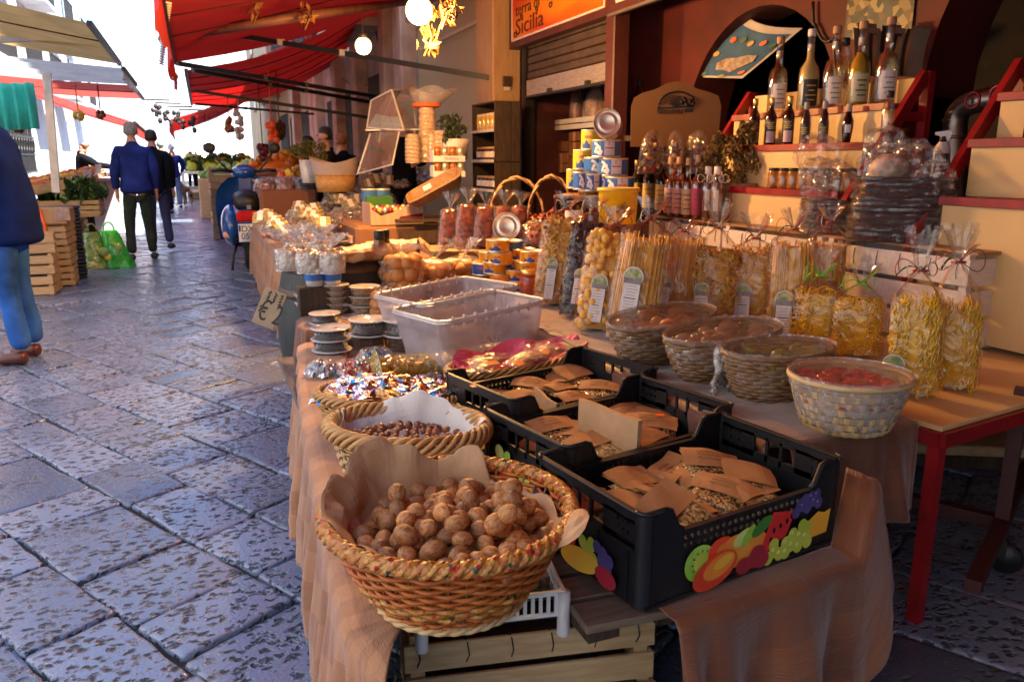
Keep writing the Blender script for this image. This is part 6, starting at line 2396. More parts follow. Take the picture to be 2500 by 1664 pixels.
for k, (px, pt, pb, gl, lq, lab, cp, words) in enumerate((
  (1894, 98, 274, GLASSC, (CLEARL, .215), WLAB, CORK, 'clear tall liqueur bottle with white label, leftmost on the top shelf'),
  (1968, 80, 270, GLASSC, (LIML, .30), BLAB, WHITEP, 'cloudy pale yellow tall bottle with black label'),
  (2028, 73, 266, GLASSC, (CLEARL, .215), WLAB, CORK, 'clear tall liqueur bottle with white label and black cap'),
  (2090, 62, 264, GLASSC, (GOLDL, .235), [mat('lemon_label', (.56, .52, .30), .5), mat('dark_leaf_print', (.02, .07, .03), .5)], CORK, 'tall golden yellow liqueur bottle with lemon label'),
  (2156, 52, 262, GLASSC, (CLEARL, .215), WLAB, CORK, 'clear tall liqueur bottle with white label, rightmost on the top shelf'))):
 p = AX(px, pb, 3.055)
 p.z = 1.562
 s_ = (AD(px, pt, depth(p)).z - p.z) / .365
 o = mk_bottle(LIMP, gl, cp, (.0195, .335, .368), [(.02, .14, .8, lab), (.265, .30, 3.1, mat('neck_paper', (.56, .44, .26), .6))], lq)
 o.location, o.scale, o.rotation_euler = p, (s_, s_, s_), (0, 0, face_cam(p) + .35)
 tag(o, words, 'bottle', 'tall liqueur bottles on the top display shelf')
BALP = [(.028, 0), (.031, .005), (.031, .145), (.027, .165), (.014, .19), (.0125, .225), (.014, .23)]
BALL = [BLAB[0], BLAB[1]]
mb_ = Make(lambda: mk_bottle(BALP, GLASSD, GOLD, (.0155, .215, .25), [(.075, .13, 1.0, BALL), (.015, .074, .8, mat('lilac_label', (.42, .36, .42), .5))]))
put_bottles(mb_, [(1838, 243, 358), (1878, 241, 359), (1921, 237, 361)], 2.925, 1.384, .25, 'dark gold capped bottles on the middle display shelf',
   ['dark bottle with gold cap, leftmost on the middle shelf', 'dark bottle with gold cap, second on the middle shelf', 'dark bottle with gold cap, third on the middle shelf'])
mb2 = Make(lambda: mk_bottle([(.029, 0), (.032, .005), (.032, .12), (.022, .18), (.015, .2), (.014, .215)], mat('smoky_glass', (.03, .025, .03), .06, coat=.8), mat('grey_cap', (.35, .32, .34), .4), (.017, .205, .25), [(.05, .11, 1.0, BALL), (.012, .048, .9, mat('maroon_label', (.08, .012, .02), .5))]))
put_bottles(mb2, [(1962, 251, 362), (2006, 249, 364)], 2.925, 1.384, .25, 'smoky grey capped bottles on the middle display shelf', ['smoky bottle with grey cap, left of the pair', 'smoky bottle with grey cap, right of the pair'])
mb3 = Make(lambda: mk_bottle([(.02, 0), (.026, .02), (.034, .09), (.033, .13), (.018, .165), (.015, .19)], GLASSD, mat('cloth_cap', (.5, .42, .34), .8), (.018, .18, .225), [(.06, .105, .5, WHITEPAPER)]))
put_bottles(mb3, [(2064, 255, 366)], 2.925, 1.384, .225, None, ['round shouldered black bottle with pale cloth cap on the middle shelf'])
mj = Make(lambda: mk_jar(.030, .095, mat('amber_spread', (.34, .15, .03), .12, coat=.8, var=.3, vs=40), BLACKP))
for k in range(6):
 p = AX(1888 + k * 24, 455, 2.80)
 mj((2.80, p.y, 1.164), 0, 'small amber jar with black lid on the lowest display shelf', 'small amber jars with black lids', sc=1.05)
for k in range(3):
 mj((2.80, 2.80 + k * .075, 1.164), 0, 'small amber jar behind the knotted sacks on the lowest display shelf', 'small amber jars behind the sacks')
mw_ = Make(lambda: mk_bottle([(.034, 0), (.037, .006), (.037, .19), (.03, .22), (.014, .25), (.014, .30)], GLASSD, BLACKP, (.016, .26, .305), [(.05, .14, 1.1, [mat('tan_label', (.56, .42, .26), .5), STICK])]))
for y, words in ((2.05, 'dark wine bottle with tan label on the right display'), (1.93, 'dark wine bottle at the frame edge on the right display')):
 mw_((2.93, y, 1.384), face_cam((2.93, y, 0)), words, 'dark wine bottles on the right display')
mg_ = Make(lambda: mk_bottle([(.02, 0), (.022, .004), (.022, .10), (.012, .13), (.011, .14)], GLASSC, BLACKP, (.013, .135, .16), (), (CLEARL, .1)))
mg_(AX(2058, 190, 3.10) + Vector((0, 0, -.05)), 0, 'small clear bottle standing behind the golden liqueur', None, sc=1.5)
mg_(AX(2163, 330, 2.925), 0, 'small clear bottle beside the red frame', None, sc=1.2)
# sacks on the white crates
BRSACK = mat('brown_product', (.075, .025, .014), .4, var=.4, vs=12, bump=.3, bs=20)
BLKSACK = mat('black_glossy_product', (.010, .009, .012), .22, var=.3, bump=1., bs=26, stretch=(1, 1, 7))
KNOT = film('knotted_clear_plastic', haze=.035, gloss=.18, bump=1., bs=14)
for (px0, px1, pyt, pyb, ptop, cm, tops, words) in (
  (1950, 2100, 500, 575, 340, BRSACK, ((2010, 470, 40), (1995, 420, 34), (1998, 380, 48), (2040, 440, 44)), 'clear sack of brown goods with an upstanding knot on the white crates'),
  (2078, 2322, 445, 590, 332, BLKSACK, ((2180, 425, 60), (2150, 400, 46), (2160, 360, 44), (2230, 412, 56), (2280, 440, 40)), 'big clear sack of black goods with a bunched knot on the white crates')):
 pA, pB2 = AX(px0, pyb, 2.63), AX(px1, pyb, 2.63)
 k = pxm(AX((px0 + px1) / 2, pyb, 2.72))
 c_ = AX((px0 + px1) / 2, (pyt + pyb) / 2, 2.74)
 w = (px1 - px0) * k
 h = (pyb - pyt) * k * 1.04
 t_ = thing('knotted_sack', words, 'sack', (c_.x, c_.y, ZC + .001), face_cam(c_))
 b = MB()
 def sk(u, v):
  x, y = sup(2 * PI * u, .6)
  q_ = 1 - .10 * v - .06 * (1 - v) ** 4 + .03 * math.sin(v * 40 + 3 * nz(u * 9, 1)) * (1 if cm is BLKSACK else .3)
  return Vector((x * w / 2 * q_ + .02 * nz(u * 8, v * 3), y * .15 * q_, h * v))
 b.grid(sk, 48, 40, wrap=True)
 b.lathe([(0, h * .995), (.88, h)], 30, sx=w / 2, sy=.13)
 b.build('dark_contents', cm, t_)
 b = MB()
 b.grid(lambda u, v: Vector((sk(u, v).x * 1.03, sk(u, v).y * 1.04, h * v)), 40, 24, wrap=True, sm=False)
 Mi = (Matrix.Translation((c_.x, c_.y, ZC)) @ Matrix.Rotation(face_cam(c_), 4, 'Z')).inverted()
 r_ = random.Random(5)
 for qx, qy, qr in tops:
  p = Mi @ AX(qx, qy, c_.x)
  R_ = qr * k
  b.grid(lambda u, v: p + Vector((R_ * 1.1 * math.sin(PI * v) * math.cos(2 * PI * u), R_ * .7 * math.sin(PI * v) * math.sin(2 * PI * u), -R_ * 1.05 * math.cos(PI * v))) * (1 + .35 * nz(u * 9 + qx, v * 6, qy) + .2 * math.sin(u * 50) * .5), 40, 14, wrap=True, sm=False)
 b.build('clear_plastic', KNOT, t_)
 if cm is BLKSACK:
  b = MB()
  b.ell(Mi @ AX(2170, 415, c_.x - .05), (45 * k, .05, 38 * k), 16, 10)
  b.build('coil_in_knot', mat('pale_coil', (.50, .36, .28), .5, var=.5, vs=30), t_)
def bush(b, c_, rx, ry, rz_, n, s_, m=(0, 1), seed=0, clump=5):
 """crown of many small leaves in uneven clumps"""
 r_ = random.Random(seed)
 cl = []
 for i in range(clump):
  a, e_ = r_.uniform(0, 2 * PI), r_.uniform(-.8, 1)
  k = r_.uniform(.35, .8)
  cl.append((Vector((rx * k * math.cos(a), ry * k * math.sin(a), rz_ * e_ * .75)), r_.uniform(.3, .6)))
 for i in range(n):
  o_, k = r_.choice(cl)
  d_ = Vector((r_.gauss(0, 1), r_.gauss(0, 1), r_.gauss(0, 1))).normalized() * k * r_.uniform(.4, 1) ** .6
  p = Vector(c_) + o_ + Vector((d_.x * rx, d_.y * ry, d_.z * rz_))
  q_ = Euler((r_.uniform(0, 6), r_.uniform(0, 6), r_.uniform(0, 6))).to_matrix()
  z_ = s_ * r_.uniform(.6, 1.3)
  b.add([p + q_ @ Vector(v) for v in ((-z_, 0, 0), (0, -z_ * .5, z_ * .25), (z_, 0, 0), (0, z_ * .5, z_ * .25))], [(0, 1, 2, 3)], m[i % len(m)])
# oregano bunch in a burlap sack
OREG = [mat('dry_oregano', (.22, .13, .028), .8, var=.3), mat('dry_oregano_dark', (.07, .055, .02), .8, var=.3), mat('dry_oregano_flower', (.40, .24, .05), .8, var=.3)]
p = AD(1805, 500, 4.35)
k = pxm(p)
og = thing('herb_bunch', 'big bunch of dried oregano in a burlap sack behind the bottles', 'herb bunch', p, face_cam(p))
b = MB()
for i, (qx, qy, qr) in enumerate(((1760, 395, 40), (1795, 350, 34), (1820, 420, 44), (1762, 430, 36), (1860, 425, 38), (1880, 400, 24), (1735, 380, 22), (1840, 385, 26), (1745, 345, 16), (1720, 420, 20), (1808, 325, 20))):
 c_ = Vector(((qx - 1805) * k, U(-.05, .05), (500 - qy) * k))
 bush(b, c_, qr * k, qr * k, qr * k, 700, .012, (0, 1, 2, 0), i, 9)
b.build('dried_flowers', OREG, og)
b = MB()
b.lathe([(0, -.14), (.8, -.14), (1.02, 0), (1, .08), (1.08, .12)], 28, sx=.125, sy=.10, fn=lambda a, j, r, z: 1 + .06 * math.sin(a * 7 + j))
b.build('burlap_sack', mat('burlap', (.34, .19, .09), .9, var=.2, vs=40, bump=.6, bs=160), og)
b = MB()
b.box((0, 0, -.19), (.24, .18, .10), bev=.004)
b.build('green_tray', mat('green_plastic', (.01, .10, .04), .4), og)
# brown display board with emblem, wrapped goods below
p = AD(1645, 348, 4.95)
k = pxm(p)
dbd = thing('display_board', 'brown arch topped cardboard display board with an oval emblem', 'display board', p, face_cam(p) + .12)
out = [(-105, -10), (105, -10), (108, 85), (100, 108), (80, 116), (50, 124), (22, 138), (0, 141), (-22, 138), (-50, 124), (-80, 116), (-100, 105), (-106, 85)]
b = MB()
b.prism([(x * k, z * k) for x, z in out], 0, .012, 0, Matrix.Rotation(PI / 2, 4, 'X'))
b.build('arched_panel', mat('brown_card', (.20, .095, .03), .7, var=.06, vs=5), dbd)
b = MB()
T = lambda x, z: Vector((x * k, -.0135, z * k))
b.tube([T(2 + 42 * math.cos(PI * i / 14), 88 + 30 * math.sin(PI * i / 14)) for i in range(15)], .006, 4)
for i in range(9):
 a = PI * (.12 + .76 * i / 8)
 b.bar(T(0, 84), T(30 * math.cos(a), 86 + 24 * math.sin(a)), .004, .006)
b.poly([T(-44, 78), T(44, 82), T(44, 90), T(30, 86), T(-30, 82), T(-42, 86)], 0)
b.poly([T(22, 70), T(42, 71), T(42, 80), T(22, 79)], 0)
for i in range(7):
 b.ell(T(14 + 4 * i, 94 + 9 * math.sin(i * 1.3)), .012, 5, 4)
for i in range(9):
 b.tube([T(-42 + 7 * i + 3 * math.sin(q_ * 2 + i), 68 + 2.4 * q_) for q_ in range(5)], .003, 4)
b.build('emblem', INK, dbd)
for i in range(3):
 candy_pile('wrapped_sweets', 'brown wrapped goods under the display board, ' + ['left', 'middle', 'right'][i], 'packet', AD(1590 + 55 * i, 425, 4.75), i, .085, .06, .22, 40, .022, [mat('brown_wrapped', (.12, .05, .025), .4, var=.5), GOLD, mat('red_wrapped', (.3, .04, .02), .4)], i, FILMC, mw=[0, 0, 0, 1, 2])
# spray bottle, stove pipe, poster, leaflets, hanging map
p = AX(2290, 455, 3.0)
k = pxm(p)
sb = thing('spray_bottle', 'white trigger spray bottle with dark label beside the stove pipe', 'spray bottle', p, face_cam(p))
b = MB()
b.lathe([(0, 0), (.95, 0), (1, .03), (1, .52), (.9, .62), (.5, .70), (.42, .74)], 18, sx=19 * k, sy=15 * k, X=Matrix.Diagonal((1, 1, 150 * k, 1)))
b.build('bottle_body', WHITEP, sb)
b = MB()
b.lathe([(0, 105 * k), (9 * k, 105 * k), (9 * k, 118 * k)], 12, 1)
b.prism([(-20, 128), (12, 132), (16, 126), (13, 112), (8, 104), (6, 112), (-4, 114), (-12, 120), (-20, 122)], -.014, .014, 0, Matrix.Diagonal((k, 1, k, 1)) @ Matrix.Rotation(PI / 2, 4, 'X'))
b.build('trigger_head', [WHITEP, BLACKP], sb)
b = MB()
b.box((0, -15.5 * k, 45 * k), (30 * k, .004, 66 * k), 0)
for i in range(5):
 b.box((0, -15.5 * k - .003, (22 + 10 * i) * k), (22 * k, .002, 3 * k), 1)
b.build('label', [INK, WHITEPAPER], sb)
PIPE = mat('dull_pipe_metal', (.22, .19, .17), .35, metal=.9, var=.3, vs=6)
p0, p1, p2 = AX(2335, 470, 3.32), AX(2330, 262, 3.32), AX(2480, 225, 3.32)
rp_ = 27 * pxm(p1)
sp_ = thing('stove_pipe', 'grey metal pipe with a right angled elbow between the displays', 'pipe', p0)
b = MB()
el = [p0 - Vector((0, 0, .6)), p0] + [p1 + (p0 - p1).normalized() * .10 * (1 - t__) ** 2 + (p2 - p1).normalized() * .10 * t__ ** 2 for t__ in [i / 8 for i in range(9)]] + [p2]
b.tube([q_ - p0 for q_ in el], rp_, 20)
for q_ in (.15, .35):
 e_ = p1.lerp(p0, q_) - p0
 b.lathe([(rp_ * 1.03, -.008), (rp_ * 1.05, 0), (rp_ * 1.03, .008)], 20, loc=e_)
b.build('pipe', PIPE, sp_)
b = MB()
for i in range(2):
 c_ = p1.lerp(p2, .45 + .40 * i) - p0 + Vector((-rp_ * .8, 0, 0))
 b.tube([c_ + Vector((-.012, .035 * math.cos(a * PI / 8), .035 * math.sin(a * PI / 8))) for a in range(16)], .006, 5, 0, closed=True)
 b.ell(c_, (.012, .022, .022), 8, 6, 1)
b.build('round_badges', [mat('badge_red', (.28, .03, .03), .5), mat('badge_dark', (.04, .03, .02), .5)], sp_)
def poster_mat(name, cols, sc_):
 m = bpy.data.materials.new(name)
 t, N, L, P = nt(m)
 tc = N.new('ShaderNodeTexCoord')
 v = N.new('ShaderNodeTexVoronoi')
 v.inputs['Scale'].default_value = sc_
 L.new(tc.outputs['Object'], v.inputs['Vector'])
 sp = N.new('ShaderNodeSeparateColor')
 L.new(v.outputs['Color'], sp.inputs[0])
 r = N.new('ShaderNodeValToRGB')
 r.color_ramp.interpolation = 'CONSTANT'
 e = r.color_ramp.elements
 e[0].position, e[0].color = 0, (*cols[0], 1)
 e[1].position, e[1].color = 1 / len(cols), (*cols[1], 1)
 for i, c_ in enumerate(cols[2:]):
  k = e.new((i + 2) / len(cols))
  k.color = (*c_, 1)
 L.new(sp.outputs[0], r.inputs['Fac'])
 L.new(r.outputs['Color'], P.inputs['Base Color'])
 P.inputs['Roughness'].default_value = .5
 return m
pa_, pb_ = AX(2061, 102, 3.49), AX(2224, 92, 3.49)
zt_ = AX(2065, -40, 3.49).z
b = MB()
b.box((3.49, (pa_.y + pb_.y) / 2, (pa_.z + zt_) / 2), (.006, pa_.y - pb_.y, zt_ - pa_.z), 0)
b.box((3.484, pa_.y - .07, (pa_.z + zt_) / 2 + .12), (.004, .12, zt_ - pa_.z - .28), 1)
tag(b.build('poster', [poster_mat('poster_print', [(.02, .02, .02), (.10, .07, .03), (.03, .05, .06), (.22, .15, .05), (.015, .02, .015), (.30, .24, .12)], 26), mat('poster_pale', (.30, .36, .36), .5, col2=(.10, .25, .22), vs=3)]), 'dark busy printed poster on the red wall between the arches', 'poster')
mh = thing('leaflet_stack', 'fanned stack of pale magazines leaning by the right end of the top shelf', 'magazines', AX(2170, 190, 3.25))
o_ = -mh.location
b = MB()
for i in range(16):
 p = AX(2105 + 8.5 * i, 186, 3.27 + .01 * (i % 3))
 h_ = (.24 + .03 * math.sin(i)) * (1 - .012 * i)
 b.grid(lambda u, v: p + Vector((.10 * (u - .5), .012 * math.sin(v * 2) - .03 * v * v * (i - 7) / 7, h_ * v)), 3, 6, i % 3)
b.build('leaves', [mat('magazine_pale', (.42, .33, .24), .6), mat('magazine_dark', (.05, .03, .03), .6), mat('magazine_tan', (.28, .18, .12), .6)], mh, o_)
Q = [AX(1816, 38, 3.62), AX(1958, 70, 3.75), AX(1812, 192, 3.64), AX(1662, 188, 3.50)]
def mapf(u, v, d_=0.):
 p = Q[0].lerp(Q[1], u).lerp(Q[3].lerp(Q[2], u), v)
 return p + Vector((d_ - .05 * math.sin(PI * u) * (1 - v) , 0, -.03 * math.sin(PI * u) * math.sin(PI * v) - .06 * math.sin(PI * u) * (1 - v) * .5))
b = MB()
b.grid(mapf, 16, 12, 0)
b.grid(lambda u, v: mapf(u, v) + Vector((.006, 0, .004)), 16, 12, 0)
b.grid(lambda u, v: mapf(.07 + .86 * u, .08 + .84 * v) + Vector((-.006, 0, -.006)), 14, 10, 1)
isl = [(.30, .62), (.36, .50), (.5, .46), (.62, .40), (.78, .42), (.82, .55), (.72, .66), (.66, .78), (.52, .72), (.40, .74)]
b.poly([mapf(u, v) + Vector((-.016, 0, -.016)) for u, v in isl], 2)
for i, (u, v) in enumerate(((.2, .25), (.35, .2), (.5, .22), (.68, .2), (.85, .25), (.16, .5), (.14, .75), (.3, .86), (.6, .88), (.85, .8))):
 b.poly([mapf(u + .045 * math.cos(a * PI / 4), v + .045 * math.sin(a * PI / 4)) + Vector((-.016, 0, -.016)) for a in range(8)], 3 + i % 3)
tag(b.build('hanging_cloth', [mat('white_linen', (.50, .44, .40), .8), mat('sea_blue_cloth', (.03, .10, .20), .7, var=.25), mat('island_print', (.50, .42, .33), .7, col2=(.22, .12, .08), vs=28), STICK, mat('emblem_green', (.06, .16, .06), .6), mat('emblem_gold', (.5, .33, .08), .6)]), 'blue map cloth with a pale island hanging in the red arch', 'cloth')
# ------------------------------------------------------------------ kiosk contents under the shutter
sh = thing('shelf', 'white slatted shelf inside the shuttered kiosk', 'shelf', AX(1385, 305, 3.5))
o_ = -sh.location
b = MB()
a_, c_ = AX(1316, 312, 3.45), AX(1470, 296, 3.45)
for i in range(2):
 b.box((3.45, (a_.y + c_.y) / 2, a_.z - .02 + .055 * i), (.02, a_.y - c_.y, .045))
b.box((3.66, (a_.y + c_.y) / 2, a_.z - .02), (.4, a_.y - c_.y, .015))
b.build('white_boards', WHITEW, sh, o_)
zs = a_.z - .005
CARTON = mat('brown_carton', (.17, .07, .03), .75, var=.2, vs=6, rnd=.15)
def carton(px0, px1, pt, pb, x, words, d_=.25):
 p, q_ = AX(px0, pb, x), AX(px1, pb, x)
 top = AX((px0 + px1) / 2, pt, x).z
 b = MB()
 b.box((x + d_ / 2, (p.y + q_.y) / 2, (p.z + top) / 2), (d_, abs(p.y - q_.y) - .006, top - p.z), bev=.004)
 b.box((x - .001, (p.y + q_.y) / 2, (p.z + top) / 2), (.004, .05, top - p.z), 1)
 tag(b.build('carton', [CARTON, KRAFT]), words, 'carton')
carton(1320, 1358, 256, 298, 3.5, 'small brown carton standing on the white kiosk shelf')
for i, a_ in enumerate(((1322, 1384, 346, 372), (1322, 1352, 373, 398), (1354, 1386, 373, 398), (1322, 1352, 399, 420), (1354, 1386, 399, 420), (1388, 1416, 322, 345), (1388, 1416, 347, 380), (1388, 1416, 382, 418))):
 carton(*a_, 3.48, 'brown carton below the kiosk shelf, ' + ['wide one on top of the left pile', 'left pile middle row, left', 'left pile middle row, right', 'left pile bottom row, left', 'left pile bottom row, right', 'top of the right pile', 'middle of the right pile', 'bottom of the right pile'][i])
for i, (px, w_, pt, pb, cm, words) in enumerate(((1408, 34, 205, 300, mat('red_seed_sack', (.16, .03, .012), .4, col2=(.30, .10, .05), vs=60), 'narrow clear sack of red seeds on the kiosk shelf'), (1455, 62, 212, 300, mat('tan_seed_sack', (.30, .13, .06), .4, col2=(.48, .28, .17), vs=50), 'wide clear sack of tan seeds on the kiosk shelf'))):
 p = AX(px, pb, 3.6)
 p.z = zs + .01
 k = pxm(p)
 t_ = thing('seed_sack', words, 'sack', p, face_cam(p))
 b = MB()
 h_ = (pb - pt) * k
 b.lathe([(0, 0), (.9, 0), (1, h_ * .2), (.95, h_ * .55), (.6, h_ * .75), (.3, h_ * .9), (0, h_ * .95)], 20, sx=w_ * k / 2, sy=w_ * k * .35, fn=lambda a, j, r, z: 1 + .08 * math.sin(a * 4 + j * 1.3))
 b.build('seeds', cm, t_)
 b = MB()
 b.lathe([(.95, 0), (1.05, h_ * .2), (1.02, h_ * .55), (.7, h_ * .78), (.4, h_ * .95), (.5, h_ * 1.1)], 20, sx=w_ * k / 2, sy=w_ * k * .36, fn=lambda a, j, r, z: 1 + .12 * math.sin(a * 6 + j * 2.3), sm=False)
 b.build('clear_plastic', FILMC, t_)
b = MB()
for i in range(5):
 b.box(AX(1338 + 8 * i, 236, 3.62), (.15, .035, .22), i % 2, bev=.002)
tag(b.build('book_row', [mat('white_spine', (.55, .50, .52), .5), mat('maroon_spine', (.10, .015, .02), .5)]), 'row of white and maroon spined boxes in the kiosk', 'boxes')
for i, (px, pt, pb, x, z) in enumerate(((1489, 195, 292, 3.30, 0), (1500, 188, 292, 3.34, 0), (1530, 186, 330, 3.25, 0), (1558, 195, 330, 3.28, 0))):
 p = AX(px, pb, x)
 s_ = (AD(px, pt, depth(p)).z - p.z) / .305
 mw_(p, face_cam(p), ['dark wine bottle left of the kiosk jamb, front', 'dark wine bottle left of the kiosk jamb, rear', 'dark wine bottle right of the kiosk jamb, taller', 'dark wine bottle right of the kiosk jamb, thinner'][i], 'dark wine bottles at the kiosk jamb', sc=(s_ * .9, s_ * .9, s_))
b = MB()
b.box((3.3, 5.2, AX(1545, 330, 3.25).z - .03), (.4, .5, .04))
tag(b.build('wall_shelf', WOODD), 'dark shelf right of the kiosk jamb under two wine bottles', 'shelf')
# dark crates with jars by the timber pillar
yF = 6.93
xl, xr = AY(1207, 300, yF).x, AY(1271, 300, yF).x
zz = [AY(1240, py, yF).z for py in (246, 396, 540)]
b0 = None
mjj = Make(lambda: mk_jar(.045, .13, JARC[1], CORK, WHITEPAPER))
mjy = Make(lambda: mk_jar(.04, .15, JARC[2], mat('pale_lid', (.6, .5, .4), .4), None))
LC = .62
for i in range(2):
 z1, z0 = zz[i], zz[i + 1]
 t_ = thing('wooden_crate', ['dark wooden crate on its side with jars, upper of two by the pillar', 'dark wooden crate on its side with jars, lower of two by the pillar'][i], 'crate', (xl, yF, z0), 0, 'dark crates of jars by the pillar')
 w_, h_ = xr - xl, z1 - z0
 b = MB()
 for k in range(3):
  b.box((w_ * (k + .5) / 3, .008, h_ / 2), (w_ / 3 * .93, .016, h_ - .01), bev=.002)
 b.build('end_boards', WOODD, t_)
 b = MB()
 b.box((w_ / 2, LC, h_ / 2), (w_, .016, h_))
 b.box((w_ - .008, LC / 2, h_ / 2), (.016, LC - .02, h_))
 b.box((w_ / 2, LC / 2, h_ - .008), (w_ - .02, LC - .02, .014))
 b.build('crate_boards', WOODD, t_)
 for j in range(2):
  b = MB()
  b.box((w_ / 2 - .02, LC / 2, .012 + h_ / 2 * j), (w_ - .03, LC - .05, .016))
  b.box((-.012, LC / 2, .012 + h_ / 2 * j), (.02, LC - .02, .026), 1)
  b.build('shelf_edge', [WOODD, WHITEW], t_)
  for q_ in range(5):
   pj = (xl + .06, yF + .08 + q_ * .115, z0 + .022 + h_ / 2 * j)
   if i == 0 and j == 1:
    mjy(pj, q_, 'pale lidded jar of yellow cream in the upper dark crate', 'jars of yellow cream in the upper dark crate')
   else:
    mjj(pj, q_, 'dark jar with pale cloth top on the %s shelf by the pillar' % ['second', 'third', 'third', 'fourth'][i * 2 + (1 - j) if i else 0], 'dark jars in the crates by the pillar', sc=(1, 1, .9))
# ------------------------------------------------------------------ dried tomatoes and the middle stall
TOM = mat('dried_tomato', (.055, .010, .008), .4, col2=(.20, .035, .02), vs=28, bump=.6, bs=40)
dm = 4.95
for i, (px, pyb, pyt, ptop, w_) in enumerate(((1092, 598, 512, 478, 46), (1134, 602, 500, 466, 52), (1178, 604, 506, 474, 54), (1222, 600, 505, 472, 50), (1262, 590, 503, 474, 44))):
 p = AD(px, pyb, dm + (.06 if i == 0 else 0))
 k = pxm(p)
 w, h, fan = w_ * k, (pyb - pyt) * k, (pyt - ptop) * k
 t_ = thing('tomato_bag', 'tied clear bag of dried tomatoes, ' + ['leftmost', 'second from left', 'third from left', 'fourth from left, behind the lying tin', 'rightmost'][i], 'tomato bag', p, 0, 'tied bags of dried tomatoes', rot=(R(-12), R(6), face_cam(p)))
 b = MB()
 b.grid(lambda u, v: Vector((sup(2 * PI * u, .7)[0] * w * .47 * (1 - .3 * v ** 3) * (1 + .12 * nz(u * 9, v * 9, i)), sup(2 * PI * u, .7)[1] * w * .3 * (1 - .3 * v ** 3) * (1 + .12 * nz(u * 9, v * 9, i)), h * v)), 22, 14, wrap=True, sm=False)
 b.lathe([(0, h * .98), (.6, h)], 14, sx=w * .45, sy=w * .28)
 b.build('tomatoes', TOM, t_)
 b = MB()
 bag_skin(b, w * 1.04, w * .72, h * .96, fan * .3, fan, seed=i * 2.2, e=.7, crum=.06, fanw=1.4)
 b.build('clear_bag', FILM, t_)
pT = AD(1165, 606, dm - .02)
b = MB()
b.box((0, .08, -.012), (.62, .36, .012))
b.box((-.34, .02, .02), (.10, .34, .008), rot=Euler((0, R(40), 0)).to_matrix())
b.box((0, .08, -.20), (.56, .30, .36))
tag(b.build('carton', CARD, None, pT, face_cam(pT)), 'open cardboard carton under the dried tomato bags', 'carton')
candy_pile('red_pepper_bag', 'clear bag of reddish ground pepper behind the yellow tins', 'packet', AD(1308, 600, 4.7), 0, .12, .09, .13, 20, .02, [mat('red_pepper', (.28, .05, .015), .6, var=.3, vs=40)], 3, FILMC)
for i, (px, py, w_) in enumerate(((1262, 540, 70), (1345, 545, 60))):
 p = AD(px, py, 5.5 - .4 * i)
 k = pxm(p)
 t_ = thing('handled_basket', 'wicker basket with tall hoop handle and dried peppers, ' + ['left', 'right'][i], 'basket', p, face_cam(p), 'hoop handled baskets of dried peppers')
 b = MB()
 weave(b, w_ * k, w_ * k * .7, [(.8 + .2 * q_ / 7, -.12 + .018 * q_) for q_ in range(8)], 26, .008, 0, .006)
 b.build('woven_side', WICKD, t_)
 b = MB()
 for s_ in (0, 1):
  b.tube([(w_ * k * .95 * math.cos(a * PI / 14), .02 * math.sin(a * 1.3 + s_ * PI), .125 * k / k * math.sin(a * PI / 14) * 2.4 + .01 * math.cos(a * 1.3 + s_ * PI)) for a in range(15)], .011, 5)
 b.build('hoop_handle', WICKD, t_)
 b = MB()
 r_ = random.Random(i)
 for q_ in range(60):
  a, kk = r_.uniform(0, 6.3), math.sqrt(r_.random()) * .95
  b.ell((w_ * k * kk * math.cos(a), w_ * k * .7 * kk * math.sin(a), .0 + .07 * (1 - kk) + r_.uniform(0, .02)), (.035, .014, .012), 6, 5, rot=Euler((r_.uniform(-1, 1), r_.uniform(-1, 1), r_.uniform(0, 6))).to_matrix())
 b.build('dried_peppers', TOM, t_)
# middle stall: cloth covered tables in steps
st = thing('market_table', 'cloth covered market table heaped with wrapped sweets', 'table', (1.2, 7.3, 0))
b = MB()
b.box((.05, 0, .31), (1.36, 3.5, .60), bev=.02)
b.build('covered_top', CL_BRD, st)
cloth('tablecloth', 'tan cloth hanging down the street side of the sweets stall',
 drape(line((.60, 9.3, .625), (.55, 5.55, .615)), lambda u: Vector((-1, 0, 0)), .58, .12, .03, 12, .3, .04), 120, 18, CL_TAN, 3.2, .6)
b = MB()
pA, pB2 = AY(872, 640, 6.3), AY(1085, 545, 6.3)
b.box(((pA.x + pB2.x) / 2, 6.72, (pA.z + pB2.z) / 2), (pB2.x - pA.x, .84, pB2.z - pA.z), bev=.03)
tag(b.build('covered_box', mat('brown_paper_cover', (.22, .10, .045), .75, var=.12, vs=5, bump=.15, bs=8)), 'brown paper covered box carrying the chocolate display', 'box')
zC = pB2.z
def sloped(px, py, z0, y0, sl):
 r = ray(px, py)
 t__ = (z0 - sl * y0 - H) / (r.z - sl * r.y)
 return EYE + r * t__
PKM = dict(gold=[mat('pale_gold_wrap', (.20, .13, .04), .3, metal=.3, col2=(.56, .46, .22), vs=30, rnd=.15), WHITEPAPER],
  clear=[mat('mixed_sweets', (.24, .06, .03), .4, col2=(.66, .50, .38), vs=30, rnd=.35), FILMC],
  red=[mat('red_sweets', (.40, .05, .03), .35, col2=(.60, .35, .25), vs=26, rnd=.25), FILM],
  dark=[mat('dark_sweets', (.04, .02, .02), .35, col2=(.20, .14, .10), vs=26, rnd=.3), FILM])
